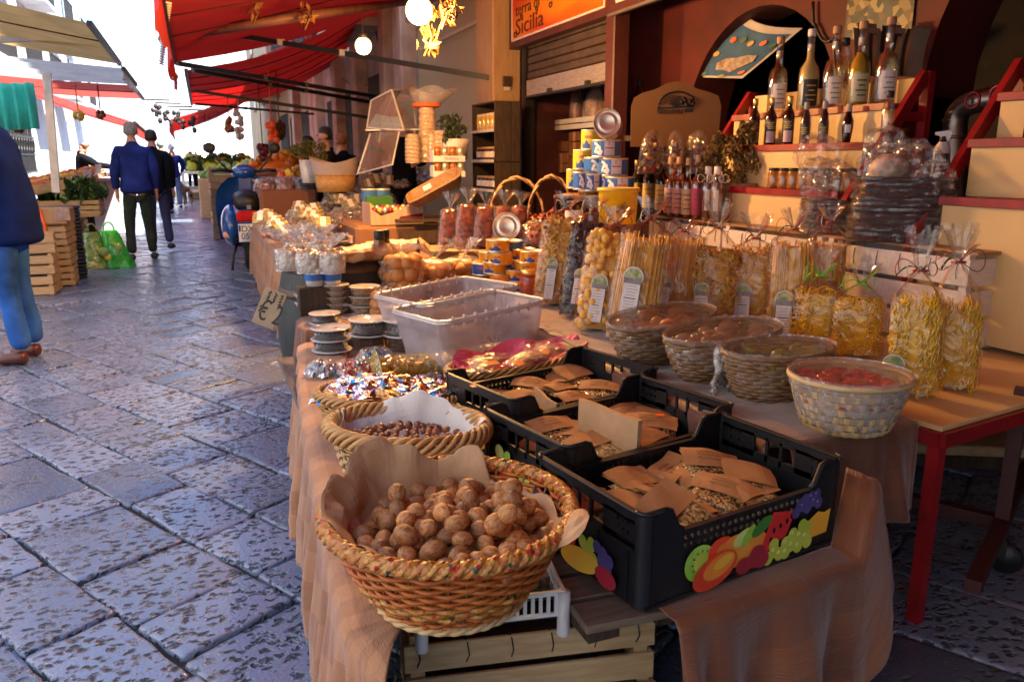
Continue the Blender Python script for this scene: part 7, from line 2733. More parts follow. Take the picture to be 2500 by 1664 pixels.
def mk_pk(kind):
 t_ = thing('sweet_packet', 'x', 'packet')
 if kind == 'gold':
  b = MB()
  for k in range(4):
   b.box((0, -.06 + .04 * k, .022 + .004 * (k % 2)), (.13, .034, .032), rot=Euler((.3, 0, .05 * k)).to_matrix(), bev=.006)
  b.build('wrapped_bars', PKM[kind][0], t_)
  b = MB()
  b.box((0, 0, .043), (.05, .15, .004), bev=.001)
  b.build('paper_band', PKM[kind][1], t_)
 else:
  b = MB()
  for k in range(9):
   b.ell((U(-.05, .05), U(-.05, .05), .02 + U(0, .03)), .022, 6, 5, jit=.1, sm=False)
  b.build('sweets', PKM[kind][0], t_)
  b = MB()
  b.grid(lambda u, v: Vector((.085 * math.cos(2 * PI * u) * math.sin(PI * v) * (1 + .2 * math.sin(u * 30)), .085 * math.sin(2 * PI * u) * math.sin(PI * v), .04 - .05 * math.cos(PI * v) + (.03 * math.sin(u * 40) if v > .8 else 0))), 18, 8, wrap=True, sm=False)
  b.build('clear_wrap', PKM[kind][1], t_)
 return t_
mkpk = {k: Make(lambda k=k: mk_pk(k)) for k in PKM}
r_ = random.Random(21)
low, up = (.645, 6.0, .062), (.80, 7.0, .085)
gold_low = [(652, 552), (662, 562), (672, 572), (684, 580), (694, 592), (730, 530), (742, 540), (752, 550), (766, 556), (778, 566), (770, 540), (805, 495), (818, 502), (832, 510), (845, 517), (858, 525), (872, 512), (790, 575), (640, 560)]
gold_up = [(890, 440), (905, 452), (918, 460), (935, 455), (950, 462), (968, 455), (900, 470), (990, 450), (1010, 425)]
for lst, pl_, w in ((gold_low, low, 'lower'), (gold_up, up, 'upper')):
 for px, py in lst:
  p = sloped(px, py, *pl_)
  mkpk['gold'](p + Vector((0, 0, .085)), 0, 'pale gold bar packet in the %s heap on the sweets stall' % w, 'pale gold packets in the %s heap' % w, (R(r_.uniform(25, 50)), R(r_.uniform(-12, 12)), r_.uniform(-.5, .2)), r_.uniform(.8, 1.05))
cells = []
for gx in range(650, 985, 19):
 for gy in range(478, 596, 12):
  px, py = gx + r_.uniform(-7, 7), gy + r_.uniform(-5, 5)
  if py < 600 - (px - 650) * .37 + 30 and py > 560 - (px - 650) * .42 and px < 960 and py < 596 - max(0, px - 830) * .45:
   cells.append((px, py, low, 'lower'))
for gx in range(870, 1130, 19):
 for gy in range(386, 470, 12):
  px, py = gx + r_.uniform(-7, 7), gy + r_.uniform(-4, 4)
  if py > 470 - (px - 860) * .5 and not (px > 1050 and py < 440):
   cells.append((px, py, up, 'upper'))
for px, py, pl_, w in cells:
 k = r_.choice(['clear', 'clear', 'red', 'red', 'dark', 'dark'] if w == 'lower' else ['clear', 'clear', 'red', 'dark', 'red'])
 p = sloped(px, py, *pl_)
 mkpk[k](p, r_.uniform(0, 6), '%s sweet packet in the %s heap on the sweets stall' % (dict(clear='pale mixed', red='reddish', dark='dark')[k], w), '%s packets in the %s heap' % (dict(clear='pale mixed', red='reddish', dark='dark')[k], w), sc=r_.uniform(.65, 1.0))
# chocolate display box, tin pairs, boxes of books, green box
p = AY(905, 545, 6.32)
k = pxm(p)
cd = thing('display_box', 'slatted cardboard display box with red chocolates and maroon ribbon band', 'box', (p.x, 6.32, zC), 0)
W_, D_ = 133 * k, .34
b = MB()
b.prism([(0, 0), (W_, 0), (W_, 62 * k), (W_ * .8, 50 * k), (W_ * .45, 30 * k), (W_ * .2, 22 * k), (0, 40 * k)], 0, .012, 0, Matrix(((1, 0, 0, 0), (0, 0, -1, .006), (0, 1, 0, 0), (0, 0, 0, 1))))
b.box((.006, D_ / 2, 26 * k), (.012, D_, 52 * k))
b.box((W_ - .006, D_ / 2, 30 * k), (.012, D_ - .02, 60 * k))
b.box((W_ / 2, D_ / 2, .008), (W_ - .03, D_ - .02, .012))
b.build('slatted_carton', mat('striped_carton', (.46, .25, .15), .6, col2=(.58, .36, .24), vs=3, stretch=(9, 9, .3)), cd)
b = MB()
b.box((W_ * .76, -.010, 17 * k), (W_ * .44, .006, 12 * k), rot=Euler((0, R(-8), 0)).to_matrix())
b.build('ribbon_band', mat('maroon_print', (.14, .012, .02), .5), cd)
for j in range(2):
 b = MB()
 for i in range(8):
  b.ell((W_ * (.10 + .10 * i), .05 + .1 * j, (34 + 4 * j) * k), (.026, .03, .03), 8, 6, (i + j) % 3)
 b.build('chocolate_row', [mat('red_choc', (.20, .015, .02), .3), mat('gold_choc', (.45, .35, .10), .3), mat('silver_choc', (.55, .5, .55), .25, metal=.7)], cd)
b = MB()
b.box((W_ * .30, .27, 55 * k), (W_ * .5, .05, 22 * k), rz=.05)
b.build('green_lid', mat('green_card', (.03, .12, .02), .5), cd)
mt5 = Make(lambda: mk_tin(.06, .10, mat('navy_print', (.03, .10, .28), .35), 0))
for i, px in enumerate((905, 932)):
 p = AY(px, 500, 6.75)
 mt5((p.x, 6.75, AY(px, 498, 6.75).z), 0, 'navy blue round tin behind the green lid, %s of the pair' % ['left', 'right'][i], 'navy tins', sc=1.3)
for i, (px, py, cm) in enumerate(((850, 560, mat('blue_box', (.03, .09, .25), .5)), (865, 575, mat('plum_box', (.12, .04, .06), .5)), (880, 590, mat('striped_box', (.55, .30, .22), .5, col2=(.65, .45, .38), vs=3, stretch=(1, 1, 18))), (820, 592, mat('striped_dark_box', (.05, .04, .04), .5, col2=(.55, .48, .45), vs=4, stretch=(1, 1, 14), thr=(.48, .52))))):
 p = sloped(px, py, .64, 6, .0)
 b = MB()
 b.box((0, 0, .03), (.26, .22, .06), bev=.004)
 tag(b.build('sweet_box', cm, None, p, .1 * i), ['flat blue box', 'flat plum coloured box', 'striped pink box', 'black and white striped box'][i] + ' in front of the sweets stall heap', 'box')
# tilted wicker tray
p = AD(1068, 470, 6.35)
wt_ = thing('wicker_tray', 'long wicker tray propped up at a slant by the sweets', 'tray', p, 0, None, (R(18), R(-28), R(-18)))
b = MB()
for i in range(7):
 b.tube([(x * (.20 + .007 * i), y * (.085 + .007 * i), .012 * i) for x, y in [sup(a * PI / 20, .35) for a in range(40)]], .010, 5, closed=True)
b.box((0, 0, .0), (.38, .16, .012))
b.build('woven_tray', WICKD, wt_)
b = MB()
b.box((-.05, -.03, .09), (.07, .10, .01))
b.build('price_tag', mat('pale_blue_card', (.5, .55, .62), .5), wt_)
# pallet step behind
b = MB()
for i in range(4):
 b.box((2.0, 6.2 + .15 * i, .83), (1.0, .12, .02))
b.box((2.0, 6.16, .70), (1.0, .04, .10))
b.box((2.0, 6.5, .4), (.95, .6, .5), 1)
tag(b.build('pallet_stand', [WOODD, WOODD]), 'dark pallet stand behind the tomato bags', 'stand')
# sacks of cereal, bag with open top
CER = mat('puffed_cereal', (.34, .20, .11), .35, col2=(.62, .46, .33), vs=70, bump=.8, bs=60, coat=.4)
for i, (px, w_, pt, pb, dd) in enumerate(((1008, 36, 330, 398, 0), (1045, 42, 268, 396, .15), (1056, 24, 330, 396, -.02), (1076, 36, 322, 398, 0))):
 p = AD(px, pb, 7.25 + dd)
 k = pxm(p)
 t_ = thing('cereal_sack', 'clear wrinkled sack of puffed cereal, ' + ['leftmost', 'tallest', 'narrow one in front', 'rightmost, by the herbs'][i], 'sack', p, face_cam(p), 'clear sacks of puffed cereal')
 h_ = (pb - pt) * k
 b = MB()
 b.grid(lambda u, v: Vector((sup(2 * PI * u, .7)[0] * w_ * k / 2 * (1 - .12 * v ** 4) * (1 + .05 * math.sin(v * 46 + u * 5)), sup(2 * PI * u, .7)[1] * w_ * k * .4 * (1 + .05 * math.sin(v * 46 + u * 5)), h_ * v)), 20, 44, wrap=True)
 b.lathe([(0, h_), (.9, h_ * .995)], 16, sx=w_ * k * .45, sy=w_ * k * .36)
 b.build('cereal', CER, t_)
 if i == 1:
  b = MB()
  b.grid(lambda u, v: Vector(((.10 + .13 * v) * math.cos(2 * PI * u) + .06 * v, (.08 + .06 * v) * math.sin(2 * PI * u), h_ + .16 * v + .03 * math.sin(u * 19) * v)), 24, 6, wrap=True, sm=False)
  b.build('open_bag_top', FILMW, t_)
  b = MB()
  b.tube([(.115 * math.cos(a * PI / 8), .095 * math.sin(a * PI / 8), h_ + .02) for a in range(16)], .02, 6, closed=True)
  b.build('red_edge', STICK, t_)
GRN = [mat('herb_green', (.05, .07, .015), .7, var=.3), mat('herb_dark', (.02, .03, .01), .7, var=.3)]
p = AD(1112, 345, 7.2)
t_ = thing('herb_pot', 'dark green herb bunch in a white bag beside the cereal sacks', 'plant', p, face_cam(p))
b = MB()
bush(b, (0, 0, .10), .17, .12, .13, 700, .018, (0, 1), 3, 9)
b.build('herb_leaves', GRN, t_)
b = MB()
b.lathe([(0, -.17), (.10, -.17), (.11, -.05), (.13, .02)], 16, fn=lambda a, j, r, z: 1 + .08 * math.sin(a * 5 + j))
b.build('white_bag', WHITEPAPER, t_)
p = AD(1060, 432, 6.9)
k = pxm(p)
t_ = thing('tin_carton', 'white carton tray of upright gold and orange tins, two layers', 'carton', p, -.15)
for j in range(2):
 b = MB()
 z = j * 36 * k
 b.box((38 * k, .10, z + 7 * k), (76 * k, .24, 14 * k))
 b.box((-1 * k, .10, z + 14 * k), (.01, .24, 28 * k))
 b.text('TRAPANI', 9 * k, Matrix.Translation((24 * k, -.022, z + 4 * k)) @ Matrix.Rotation(PI / 2, 4, 'X'), 1)
 b.build('white_tray', [WHITEPAPER, mat('red_ink', (.5, .05, .05), .5)], t_)
 for i in range(4):
  b = MB()
  b.lathe([(0, z + 14 * k), (9 * k, z + 14 * k), (9 * k, z + 36 * k), (0, z + 35.5 * k)], 14, loc=((10 + 19 * i) * k, .03, 0))
  b.build('tin', [mat('gold_tin', (.50, .25, .06), .35, metal=.4, col2=(.62, .10, .03), vs=14), METAL][i % 2], t_)
# clear acrylic case on a stand
ACR = film('acrylic', tint=(.90, .88, .92), haze=.10, gloss=.5, bump=.0, bs=2, rough=.03)
ACE = mat('acrylic_edge', (.70, .66, .70), .2, trans=.4)
fr = [AD(x, y, d_) for x, y, d_ in ((896, 312, 7.3), (986, 318, 7.0), (1016, 310, 7.6), (930, 300, 7.9), (906, 246, 7.3), (956, 220, 7.05), (1002, 218, 7.6), (962, 226, 7.9))]
ac = thing('acrylic_case', 'clear slope fronted acrylic case on a glass shelf above the sweets', 'display case', fr[0])
o_ = -fr[0]
b = MB()
b.add(fr, [(0, 1, 5, 4), (1, 2, 6, 5), (2, 3, 7, 6), (3, 0, 4, 7), (4, 5, 6, 7)], 0)
b.build('clear_panels', ACR, ac, o_)
b = MB()
for i, j in ((0, 1), (1, 2), (2, 3), (3, 0), (4, 5), (5, 6), (6, 7), (7, 4), (0, 4), (1, 5), (2, 6), (3, 7)):
 b.bar(fr[i], fr[j], .012)
b.bar(AD(892, 318, 7.2), AD(1026, 316, 7.3), .05, .014)
b.build('panel_edges', ACE, ac, o_)
b = MB()
lo = [AD(x, y, d_) for x, y, d_ in ((905, 322, 7.3), (975, 322, 7.0), (958, 402, 6.8), (872, 425, 7.3))]
b.add(lo, [(0, 1, 2, 3)])
b.build('sloping_screen', ACR, ac, o_)
b = MB()
for i, j in ((0, 3), (1, 2), (3, 2)):
 b.bar(lo[i], lo[j], .012)
b.build('screen_edges', ACE, ac, o_)
b = MB()
b.bar(AD(1012, 318, 7.5), AD(1010, 400, 7.4), .02)
b.build('shelf_leg', ACE, ac, o_)
# box at the end with bags on top; basket in white cloth; white bucket
pA, pB2 = AY(640, 522, 9.5), AY(775, 462, 9.5)
pL = AY(634, 470, 9.5)
b = MB()
b.box(((pL.x + pB2.x) / 2, 9.95, (.02 + pB2.z) / 2), (pB2.x - pL.x, .9, pB2.z - .02), bev=.03)
tag(b.build('covered_table', CL_BRD), 'brown cloth covered table beside the blue scooter', 'table')
PUR = [mat('maroon_sweets', (.16, .02, .03), .35, col2=(.42, .22, .24), vs=22), mat('navy_sweets', (.02, .025, .06), .35, col2=(.10, .10, .16), vs=22)]
for i in range(9):
 px = 645 + 16 * i
 p = AY(px, 458 - 3 * (i % 2), 9.6 + .1 * (i % 3))
 p.z = pB2.z
 candy_pile('sweet_bag', ['maroon', 'navy'][i > 4] + ' wrapped sweet bag on the table by the scooter', 'sweet bag', p, i, .11, .09, .12, 16, .035, PUR, i, FILMC, '%s sweet bags on the table by the scooter' % ['maroon', 'navy'][i > 4], mw=[0] if i < 5 else [1])
FRU = [mat('orange_fruit', (.62, .20, .02), .45, rnd=.1), mat('yellow_fruit', (.62, .48, .05), .45), mat('red_fruit', (.50, .04, .02), .4), mat('green_fruit', (.16, .32, .04), .5)]
p = AY(720, 445, 10.1)
candy_pile('fruit_bowl', 'yellow bowl of orange and red packets on the table by the scooter', 'bowl', p, 0, .22, .16, .20, 40, .05, [FRU[0], FRU[2], FRU[1]], 8)
p = AY(668, 448, 10.0)
b = MB()
b.lathe([(0, 0), (.2, 0), (.26, .05), (.24, .05), (.19, .012), (0, .012)], 24)
tag(b.build('wicker_plate', WICK, None, p), 'flat wicker plate by the scooter handlebar', 'plate')
p = AD(820, 468, 8.6)
k = pxm(p)
t_ = thing('cloth_lined_basket', 'wicker basket wrapped in pale cloth in front of the stallholder', 'basket', p, face_cam(p))
b = MB()
b.lathe([(0, 0), (44 * k, 0), (50 * k, 40 * k)], 28, sy=.6)
b.lathe([(50 * k, 38 * k), (53 * k, 40 * k), (50 * k, 43 * k)], 28, sy=.6)
b.build('woven_side', WICK, t_)
b = MB()
b.grid(lambda u, v: Vector(((50 + 9 * v) * k * math.cos(2 * PI * u), (50 + 9 * v) * .6 * k * math.sin(2 * PI * u), (38 + 38 * v + 8 * v * math.cos(4 * PI * u + .4)) * k)), 40, 8, wrap=True)
b.build('cloth_lining', mat('pale_grey_cloth', (.46, .36, .33), .8, var=.1), t_)
p = AD(760, 446, 8.9)
k = pxm(p)
t_ = thing('white_bucket', 'white bucket of yellow green dried herbs beside the cloth lined basket', 'bucket', p, 0)
b = MB()
b.lathe([(0, 0), (22 * k, 0), (26 * k, 54 * k), (24 * k, 54 * k), (21 * k, 6 * k)], 22)
b.build('bucket_body', WHITEP, t_)
b = MB()
for x, s_ in ((-18, 1), (14, 1.1)):
 bush(b, (x * k, 0, 72 * k), 30 * k, 24 * k, 26 * k, 500, .022, (0, 1), int(x) + 30, 8)
b.build('dried_herbs', [mat('yellowed_herb', (.14, .13, .03), .8, var=.3), mat('olive_herb', (.07, .07, .02), .8)], t_)
# ------------------------------------------------------------------ awnings, bars, lamps
def red_cloth(name, col, tr):
 m = bpy.data.materials.new(name)
 t, N, L, P = nt(m)
 P.inputs['Roughness'].default_value = .8
 nn, rr_, tc_ = N.new('ShaderNodeTexNoise'), N.new('ShaderNodeValToRGB'), N.new('ShaderNodeTexCoord')
 L.new(tc_.outputs['Object'], nn.inputs['Vector'])
 nn.inputs['Scale'].default_value, nn.inputs['Detail'].default_value = 2.2, 6
 rr_.color_ramp.elements[0].position, rr_.color_ramp.elements[1].position = .35, .7
 rr_.color_ramp.elements[0].color, rr_.color_ramp.elements[1].color = (*[c_ * .55 for c_ in col], 1), (*[min(1, c_ * 1.3) for c_ in col], 1)
 L.new(nn.outputs['Fac'], rr_.inputs['Fac'])
 L.new(rr_.outputs['Color'], P.inputs['Base Color'])
 tl = N.new('ShaderNodeBsdfTranslucent')
 tl.inputs[0].default_value = (*tr, 1)
 mx = N.new('ShaderNodeMixShader')
 mx.inputs[0].default_value = .28
 L.new(P.outputs[0], mx.inputs[1])
 L.new(tl.outputs[0], mx.inputs[2])
 L.new(mx.outputs[0], N['Material Output'].inputs[0])
 return m
REDA = red_cloth('red_awning_cloth', (.24, .004, .008), (.58, .010, .007))
REDB = red_cloth('faded_red_cloth', (.50, .06, .05), (.75, .12, .10))
TARP = red_cloth('beige_tarpaulin', (.55, .34, .13), (.70, .42, .15))
WHT = red_cloth('white_canopy_cloth', (.75, .72, .68), (.8, .78, .74))
TEAL = red_cloth('teal_cloth', (.05, .55, .52), (.05, .7, .65))
SEAM = mat('awning_seam', (.07, .006, .006), .9)
def awning(label, A_, B_, C_, D_, m, val=0., sag=.12, bars=0, scal=7, name='awning'):
 """A near street corner, B far street corner, C far wall corner, D near wall corner"""
 t_ = thing(name, label, 'awning', A_)
 o_ = -A_
 b = MB()
 f = lambda u, v: A_.lerp(B_, u).lerp(D_.lerp(C_, u), v) - Vector((0, 0, sag * math.sin(PI * v) + .03 * math.sin(u * 20) * math.sin(PI * v)))
 b.grid(f, 30, 12)
 b.build('cloth', m, t_, o_)
 b = MB()
 for k in range(1, int((B_ - A_).length / 1.1)):
  u = k * 1.1 / (B_ - A_).length
  b.tube([f(u, j / 12) - Vector((0, 0, .006)) for j in range(13)], .007, 4)
 b.build('seams', SEAM, t_, o_)
 if val:
  b = MB()
  b.grid(lambda u, v: A_.lerp(B_, u) - Vector((.03 * math.sin(u * 40) * v, 0, v * val * (1 + .16 * abs(math.sin(u * scal * PI))))), 90, 5)
  b.build('valance', m, t_, o_)
 b = MB()
 b.bar(A_, B_, .045)
 for k in range(bars):
  u = (k + .5) / bars
  b.bar(A_.lerp(B_, u) + Vector((0, 0, -.03)), D_.lerp(C_, u) + Vector((0, 0, -.03)), .04)
 b.build('frame', IRONB, t_, o_)
 return t_
V = Vector
AWN = [awning('big red awning over the near stall with scalloped valance', V((-.12, -5.0, 2.42)), V((-.10, 10.3, 2.42)), V((2.95, 10.3, 3.42)), V((2.95, -5.0, 3.42)), REDA, .34, .10, 0, 22)]
AWN.append(awning('second red awning over the sweets stall, hanging low', V((.02, 10.9, 2.40)), V((.08, 17.6, 2.42)), V((2.95, 17.6, 3.3)), V((2.95, 10.9, 3.75)), REDA, 0, .25))
awning('faded pinkish awning above the second red one', V((.15, 18.2, 3.1)), V((.2, 24, 3.1)), V((2.95, 24, 4.3)), V((2.95, 18.2, 4.3)), REDB, 0, .2)
awning('dark red awning of the far vegetable stall', V((-.55, 26, 2.5)), V((-.6, 36, 2.5)), V((2.95, 36, 4.2)), V((2.95, 26, 4.2)), REDA, .3, .2)
BARM = mat('black_awning_arm', (.012, .014, .016), .45, var=.3)
for i, (a_, c_, w_) in enumerate(((AZ(432, 62, 2.75), AX(1195, 190, 2.86), .05), (AZ(432, 155, 2.42), AX(930, 238, 2.95), .05), (AZ(470, 172, 2.40), AX(905, 250, 2.95), .05), (AZ(476, 222, 2.40), AX(905, 288, 2.95), .05), (AZ(478, 254, 2.38), AX(780, 280, 2.95), .045))):
 b = MB()
 b.bar(a_, c_, w_)
 b.box(a_.lerp(c_, .35), (.08, .08, .06), 1)
 b.box(a_.lerp(c_, .55), (.08, .08, .06), 1)
 w2 = AWN[min(i, 1)]
 b.build('awning_arm', [BARM, mat('pale_tape', (.45, .43, .46), .5) if i == 0 else BARM], w2, -w2.location)
b = MB()
b.tube([AZ(395, 96, 2.55), AD(720, 42, 6.6), AX(1010, 2, 2.9)], .045, 8)
tag(b.build('wooden_pole', mat('reddish_pole', (.20, .08, .06), .6, var=.3)), 'reddish brown pole under the red awning', 'pole')
b = MB()
b.bar(AX(1197, -30, 2.9), AX(1200, 250, 2.9), .05)
tag(b.build('steel_post', BARM), 'slim dark steel post left of the timber pillar', 'post')
b = MB()
p0 = AZ(412, 30, 2.5)
b.tube([AZ(410 - k * .3, 5 + k * 3.0, 2.42) + V((-.03 + .05 * (k % 2), 0, 0)) for k in range(52)], .010, 4)
tag(b.build('lacing_rope', WHITEPAPER), 'white lacing rope along the awning edge', 'rope')
b = MB()
p = AD(424, 187, 9.9)
b.ell(p, .055, 12, 8)
b.tube([p, p + V((0, 0, .25))], .006, 4)
tag(b.build('hanging_gourd', mat('gourd', (.22, .11, .06), .7)), 'round brown gourd hanging at the awning corner', 'gourd')
LAMP = bpy.data.materials.new('lamp_glow')
t, N, L, P = nt(LAMP)
P.inputs['Emission Color'].default_value = (1, .66, .22, 1)
P.inputs['Emission Strength'].default_value = 1.3
for px, py, d_, r_, en, words in ((1023, 26, 4.6, 33, 80, 'large glowing globe lamp among dry leaves'), (887, 112, 5.6, 20, 34, 'glowing globe lamp hanging below the awning pole')):
 p = AD(px, py, d_)
 k = pxm(p)
 t_ = thing('globe_lamp', words, 'lamp', p)
 b = MB()
 b.ell((0, 0, 0), r_ * k, 20, 14)
 b.build('glass_globe', LAMP, t_)
 b = MB()
 b.lathe([(.5, .8), (.55, 1.3), (.3, 1.4), (.1, 1.5), (.05, 3.6)], 12, X=Matrix.Scale(r_ * k, 4))
 b.build('socket', IRONB, t_)
 l = bpy.data.lights.new('lamp_light', 'POINT')
 l.energy, l.color, l.shadow_soft_size = en, (1, .52, .16), r_ * k * 1.02
 lo_ = bpy.data.objects.new('lamp_light', l)
 COL.objects.link(lo_)
 lo_.parent = t_
 lo_.location = (-.0, -.0, -r_ * k * 1.3)
DRY = [mat('dry_leaf', (.24, .10, .02), .7, var=.4), mat('dry_leaf_dark', (.09, .04, .015), .7, var=.3)]
for i, (px, py, rx, n, d_) in enumerate(((1075, 40, 45, 60, 4.8), (1046, 95, 34, 40, 4.85), (625, 30, 24, 16, 6.6), (752, 40, 26, 18, 6.4), (1090, 20, 40, 36, 4.6), (440, 120, 12, 14, 9.8))):
 p = AD(px, py, d_)
 k = pxm(p)
 b = MB()
 bush(b, (0, 0, 0), rx * k, .12, rx * k * 1.0, n, 13 * k, (0, 1), i, 5)
 b.tube([V((0, 0, rx * k)), V((.02, 0, 0)), V((-.03, 0, -rx * k * 1.2))], .006, 4, 0)
 tag(b.build('dry_leaf_garland', DRY, None, p), 'bunch of dry brown leaves, ' + ['right of the large globe lamp', 'hanging below the large globe lamp', 'farther left on the reddish pole', 'middle of the reddish pole', 'top, beside the steel post', 'at the awning corner'][i], 'garland')
# ------------------------------------------------------------------ buildings along the street
WIN = mat('dark_window', (.03, .03, .035), .2)
DOORM = mat('weathered_door', (.10, .085, .08), .6, var=.4, vs=5, stretch=(1, 8, 1))
def building(label, x0, x1, y0, y1, h, m, face, wins, doors=(), balc=(), pil=()):
 t_ = thing('building', label, 'building', (face, y0, 0))
 o_ = V((-face, -y0, 0))
 b = MB()
 b.box(((x0 + x1) / 2, (y0 + y1) / 2, h / 2), (x1 - x0, y1 - y0, h))
 b.build('wall', m, t_, o_)
 s_ = -1 if face == x0 else 1
 for y, z, w_, hh_ in wins:
  b = MB()
  b.box((face + s_ * .01, y, z), (.06, w_, hh_), 0)
  b.box((face + s_ * .05, y, z - hh_ / 2 - .06), (.16, w_ + .2, .1), 1)
  b.box((face + s_ * .035, y, z), (.03, .06, hh_), 1)
  b.build('window', [WIN, m], t_, o_)
 for y, z, w_ in doors:
  b = MB()
  b.box((face + s_ * .012, y, z / 2), (.07, w_, z), 0)
  for k in range(int(w_ / .13)):
   b.bar((face + s_ * .06, y - w_ / 2 + .06 + k * .13, .02), (face + s_ * .06, y - w_ / 2 + .06 + k * .13, z), .025, None, 1)
  b.build('door', [DOORM, IRONB], t_, o_)
 for y, z, w_ in balc:
  b = MB()
  b.box((face + s_ * .4, y, z), (.8, w_, .12), 1)
  n = int(w_ / .12)
  for k in range(n + 1):
   yy = y - w_ / 2 + w_ * k / n
   b.bar((face + s_ * .76, yy, z + .06), (face + s_ * .76, yy, z + 1.0), .02)
  b.bar((face + s_ * .76, y - w_ / 2, z + 1.0), (face + s_ * .76, y + w_ / 2, z + 1.0), .04)
  b.build('balcony', [IRONB, m], t_, o_)
 for y, w_ in pil:
  b = MB()
  b.box((face + s_ * .09, y, h / 2 - .1), (.24, w_, h - .2), bev=.02)
  b.build('pilaster', mat('pink_stone', (.45, .30, .23), .8, var=.25, vs=3, bump=.2, bs=12), t_, o_)
 return t_
MOS = mat('mosaic_tile_wall', (.40, .30, .16), .5, col2=(.50, .40, .24), vs=60, bump=.3, bs=90)
bl = building('tan mosaic tiled shop front beyond the timber pillar', 3.02, 5.5, 8.1, 11.0, 4.6, MOS, 3.02, ())
b = MB()
for k in range(5):
 b.box((2.88, 9.55, 3.16 + k * .1), (.12, 2.7, .09), bev=.02)
b.build('shutter_box', mat('galvanised', (.42, .40, .38), .4, metal=.7, var=.3, vs=10), bl, (-3.02, -8.1, 0))
b = MB()
b.bar((2.95, 8.2, 2.75), (2.95, 10.6, 2.75), .035)
b.build('pale_tube', mat('tube_light', (.60, .50, .34), .5), bl, (-3.02, -8.1, 0))
building('weathered stone building with pink pilasters beyond the mosaic shop', 3.0, 6, 11.02, 20, 7.6, STONEW, 3.0,
  [(y, z, .9, 1.6) for y in (13.6, 17.6) for z in (4.4,)], [(13.4, 2.7, 1.4), (15.6, 2.6, 1.5), (18, 2.6, 1.2)], [(13.6, 3.4, 2.0), (17.6, 3.4, 2.0)], [(11.3, .5), (12.3, .35), (14.6, .5), (16.8, .5), (19.6, .5)])
building('pale building with iron gates and balconies farther down the right side', 3.0, 6, 20.02, 44, 9.4, PLAST, 3.0,
  [(y, z, 1., 1.8) for y in (22, 26, 30, 35, 40) for z in (4.6, 7.0)], [(22, 2.6, 2.4), (25, 2.6, 2.), (28, 2.8, 2.2), (33, 2.6, 2.2)], [(22, 3.5, 2.2), (30, 3.5, 2.2), (26, 6.0, 2)], [(20.3, .5), (24, .5), (31, .5)])
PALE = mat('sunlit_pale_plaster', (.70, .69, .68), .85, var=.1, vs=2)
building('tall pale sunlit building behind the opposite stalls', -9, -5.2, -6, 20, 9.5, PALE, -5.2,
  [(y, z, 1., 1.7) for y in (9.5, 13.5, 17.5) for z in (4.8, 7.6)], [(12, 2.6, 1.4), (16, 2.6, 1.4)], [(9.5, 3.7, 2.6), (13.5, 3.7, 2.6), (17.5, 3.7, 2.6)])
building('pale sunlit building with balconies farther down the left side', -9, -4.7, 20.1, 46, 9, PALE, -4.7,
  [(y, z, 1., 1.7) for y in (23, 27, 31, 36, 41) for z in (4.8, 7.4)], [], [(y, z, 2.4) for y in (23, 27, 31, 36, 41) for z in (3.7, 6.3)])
building('unseen plain building added behind the viewer to shade the stall', -9, 3, -20, -14, 12, PLAST, -9, ())  # added out of view to block low sky light under the tables
bl = building('white building closing the end of the street', -14, 12, 58, 62, 9, PALE, -14, ())
bl = thing('iron_lattice', 'long dark iron lattice against the sunlit wall behind the opposite stalls', 'lattice', (-4.6, 15, 2.4))
b = MB()
for k in range(70):
 y = 13 + k * .22
 b.bar((-4.5, y, 1.0), (-4.5, y + .12 * math.sin(k * 1.7), 2.6), .045)
for z in (1.0, 1.5, 2.0, 2.6):
 b.bar((-4.5, 13, z), (-4.5, 28.4, z), .05)
for k in range(40):
 y = 13 + k * .385
 b.tube([(-4.47, y + .16 * math.cos(a * PI / 5), 1.76 + .2 * math.sin(a * PI / 5)) for a in range(10)], .03, 4, closed=True)
b.build('ironwork', IRONB, bl, (4.6, -15, -2.4))
# ------------------------------------------------------------------ people
SKIN = mat('skin', (.50, .25, .16), .5, var=.08, vs=20)
SHOE = mat('black_shoe', (.015, .012, .012), .35)
def skin(name, pts, eds, m, parent, lv=2):
 keys = list(pts)
 me = bpy.data.meshes.new(name)
 me.from_pydata([pts[k][0] for k in keys], [(keys.index(a), keys.index(c_)) for a, c_ in eds], [])
 me.materials.append(m)
 o = bpy.data.objects.new(name, me)
 COL.objects.link(o)
 o.parent = parent
 md = o.modifiers.new('skin', 'SKIN')
 md.use_smooth_shade = True
 md.branch_smoothing = .6
 for i, k in enumerate(keys):
  r = pts[k][1]
  sv = me.skin_vertices[0].data[i]
  sv.radius = r if isinstance(r, tuple) else (r, r)
  sv.use_root = i == 0
 o.modifiers.new('smooth', 'SUBSURF').render_levels = lv
 o.modifiers['smooth'].levels = lv
 return o
FT = bpy.data.textures.new('cloth_folds', 'CLOUDS')
FT.noise_scale = .11
def fold(o, s_=.03):
 d_ = o.modifiers.new('folds', 'DISPLACE')
 d_.texture, d_.strength, d_.mid_level = FT, s_, .5
 return o
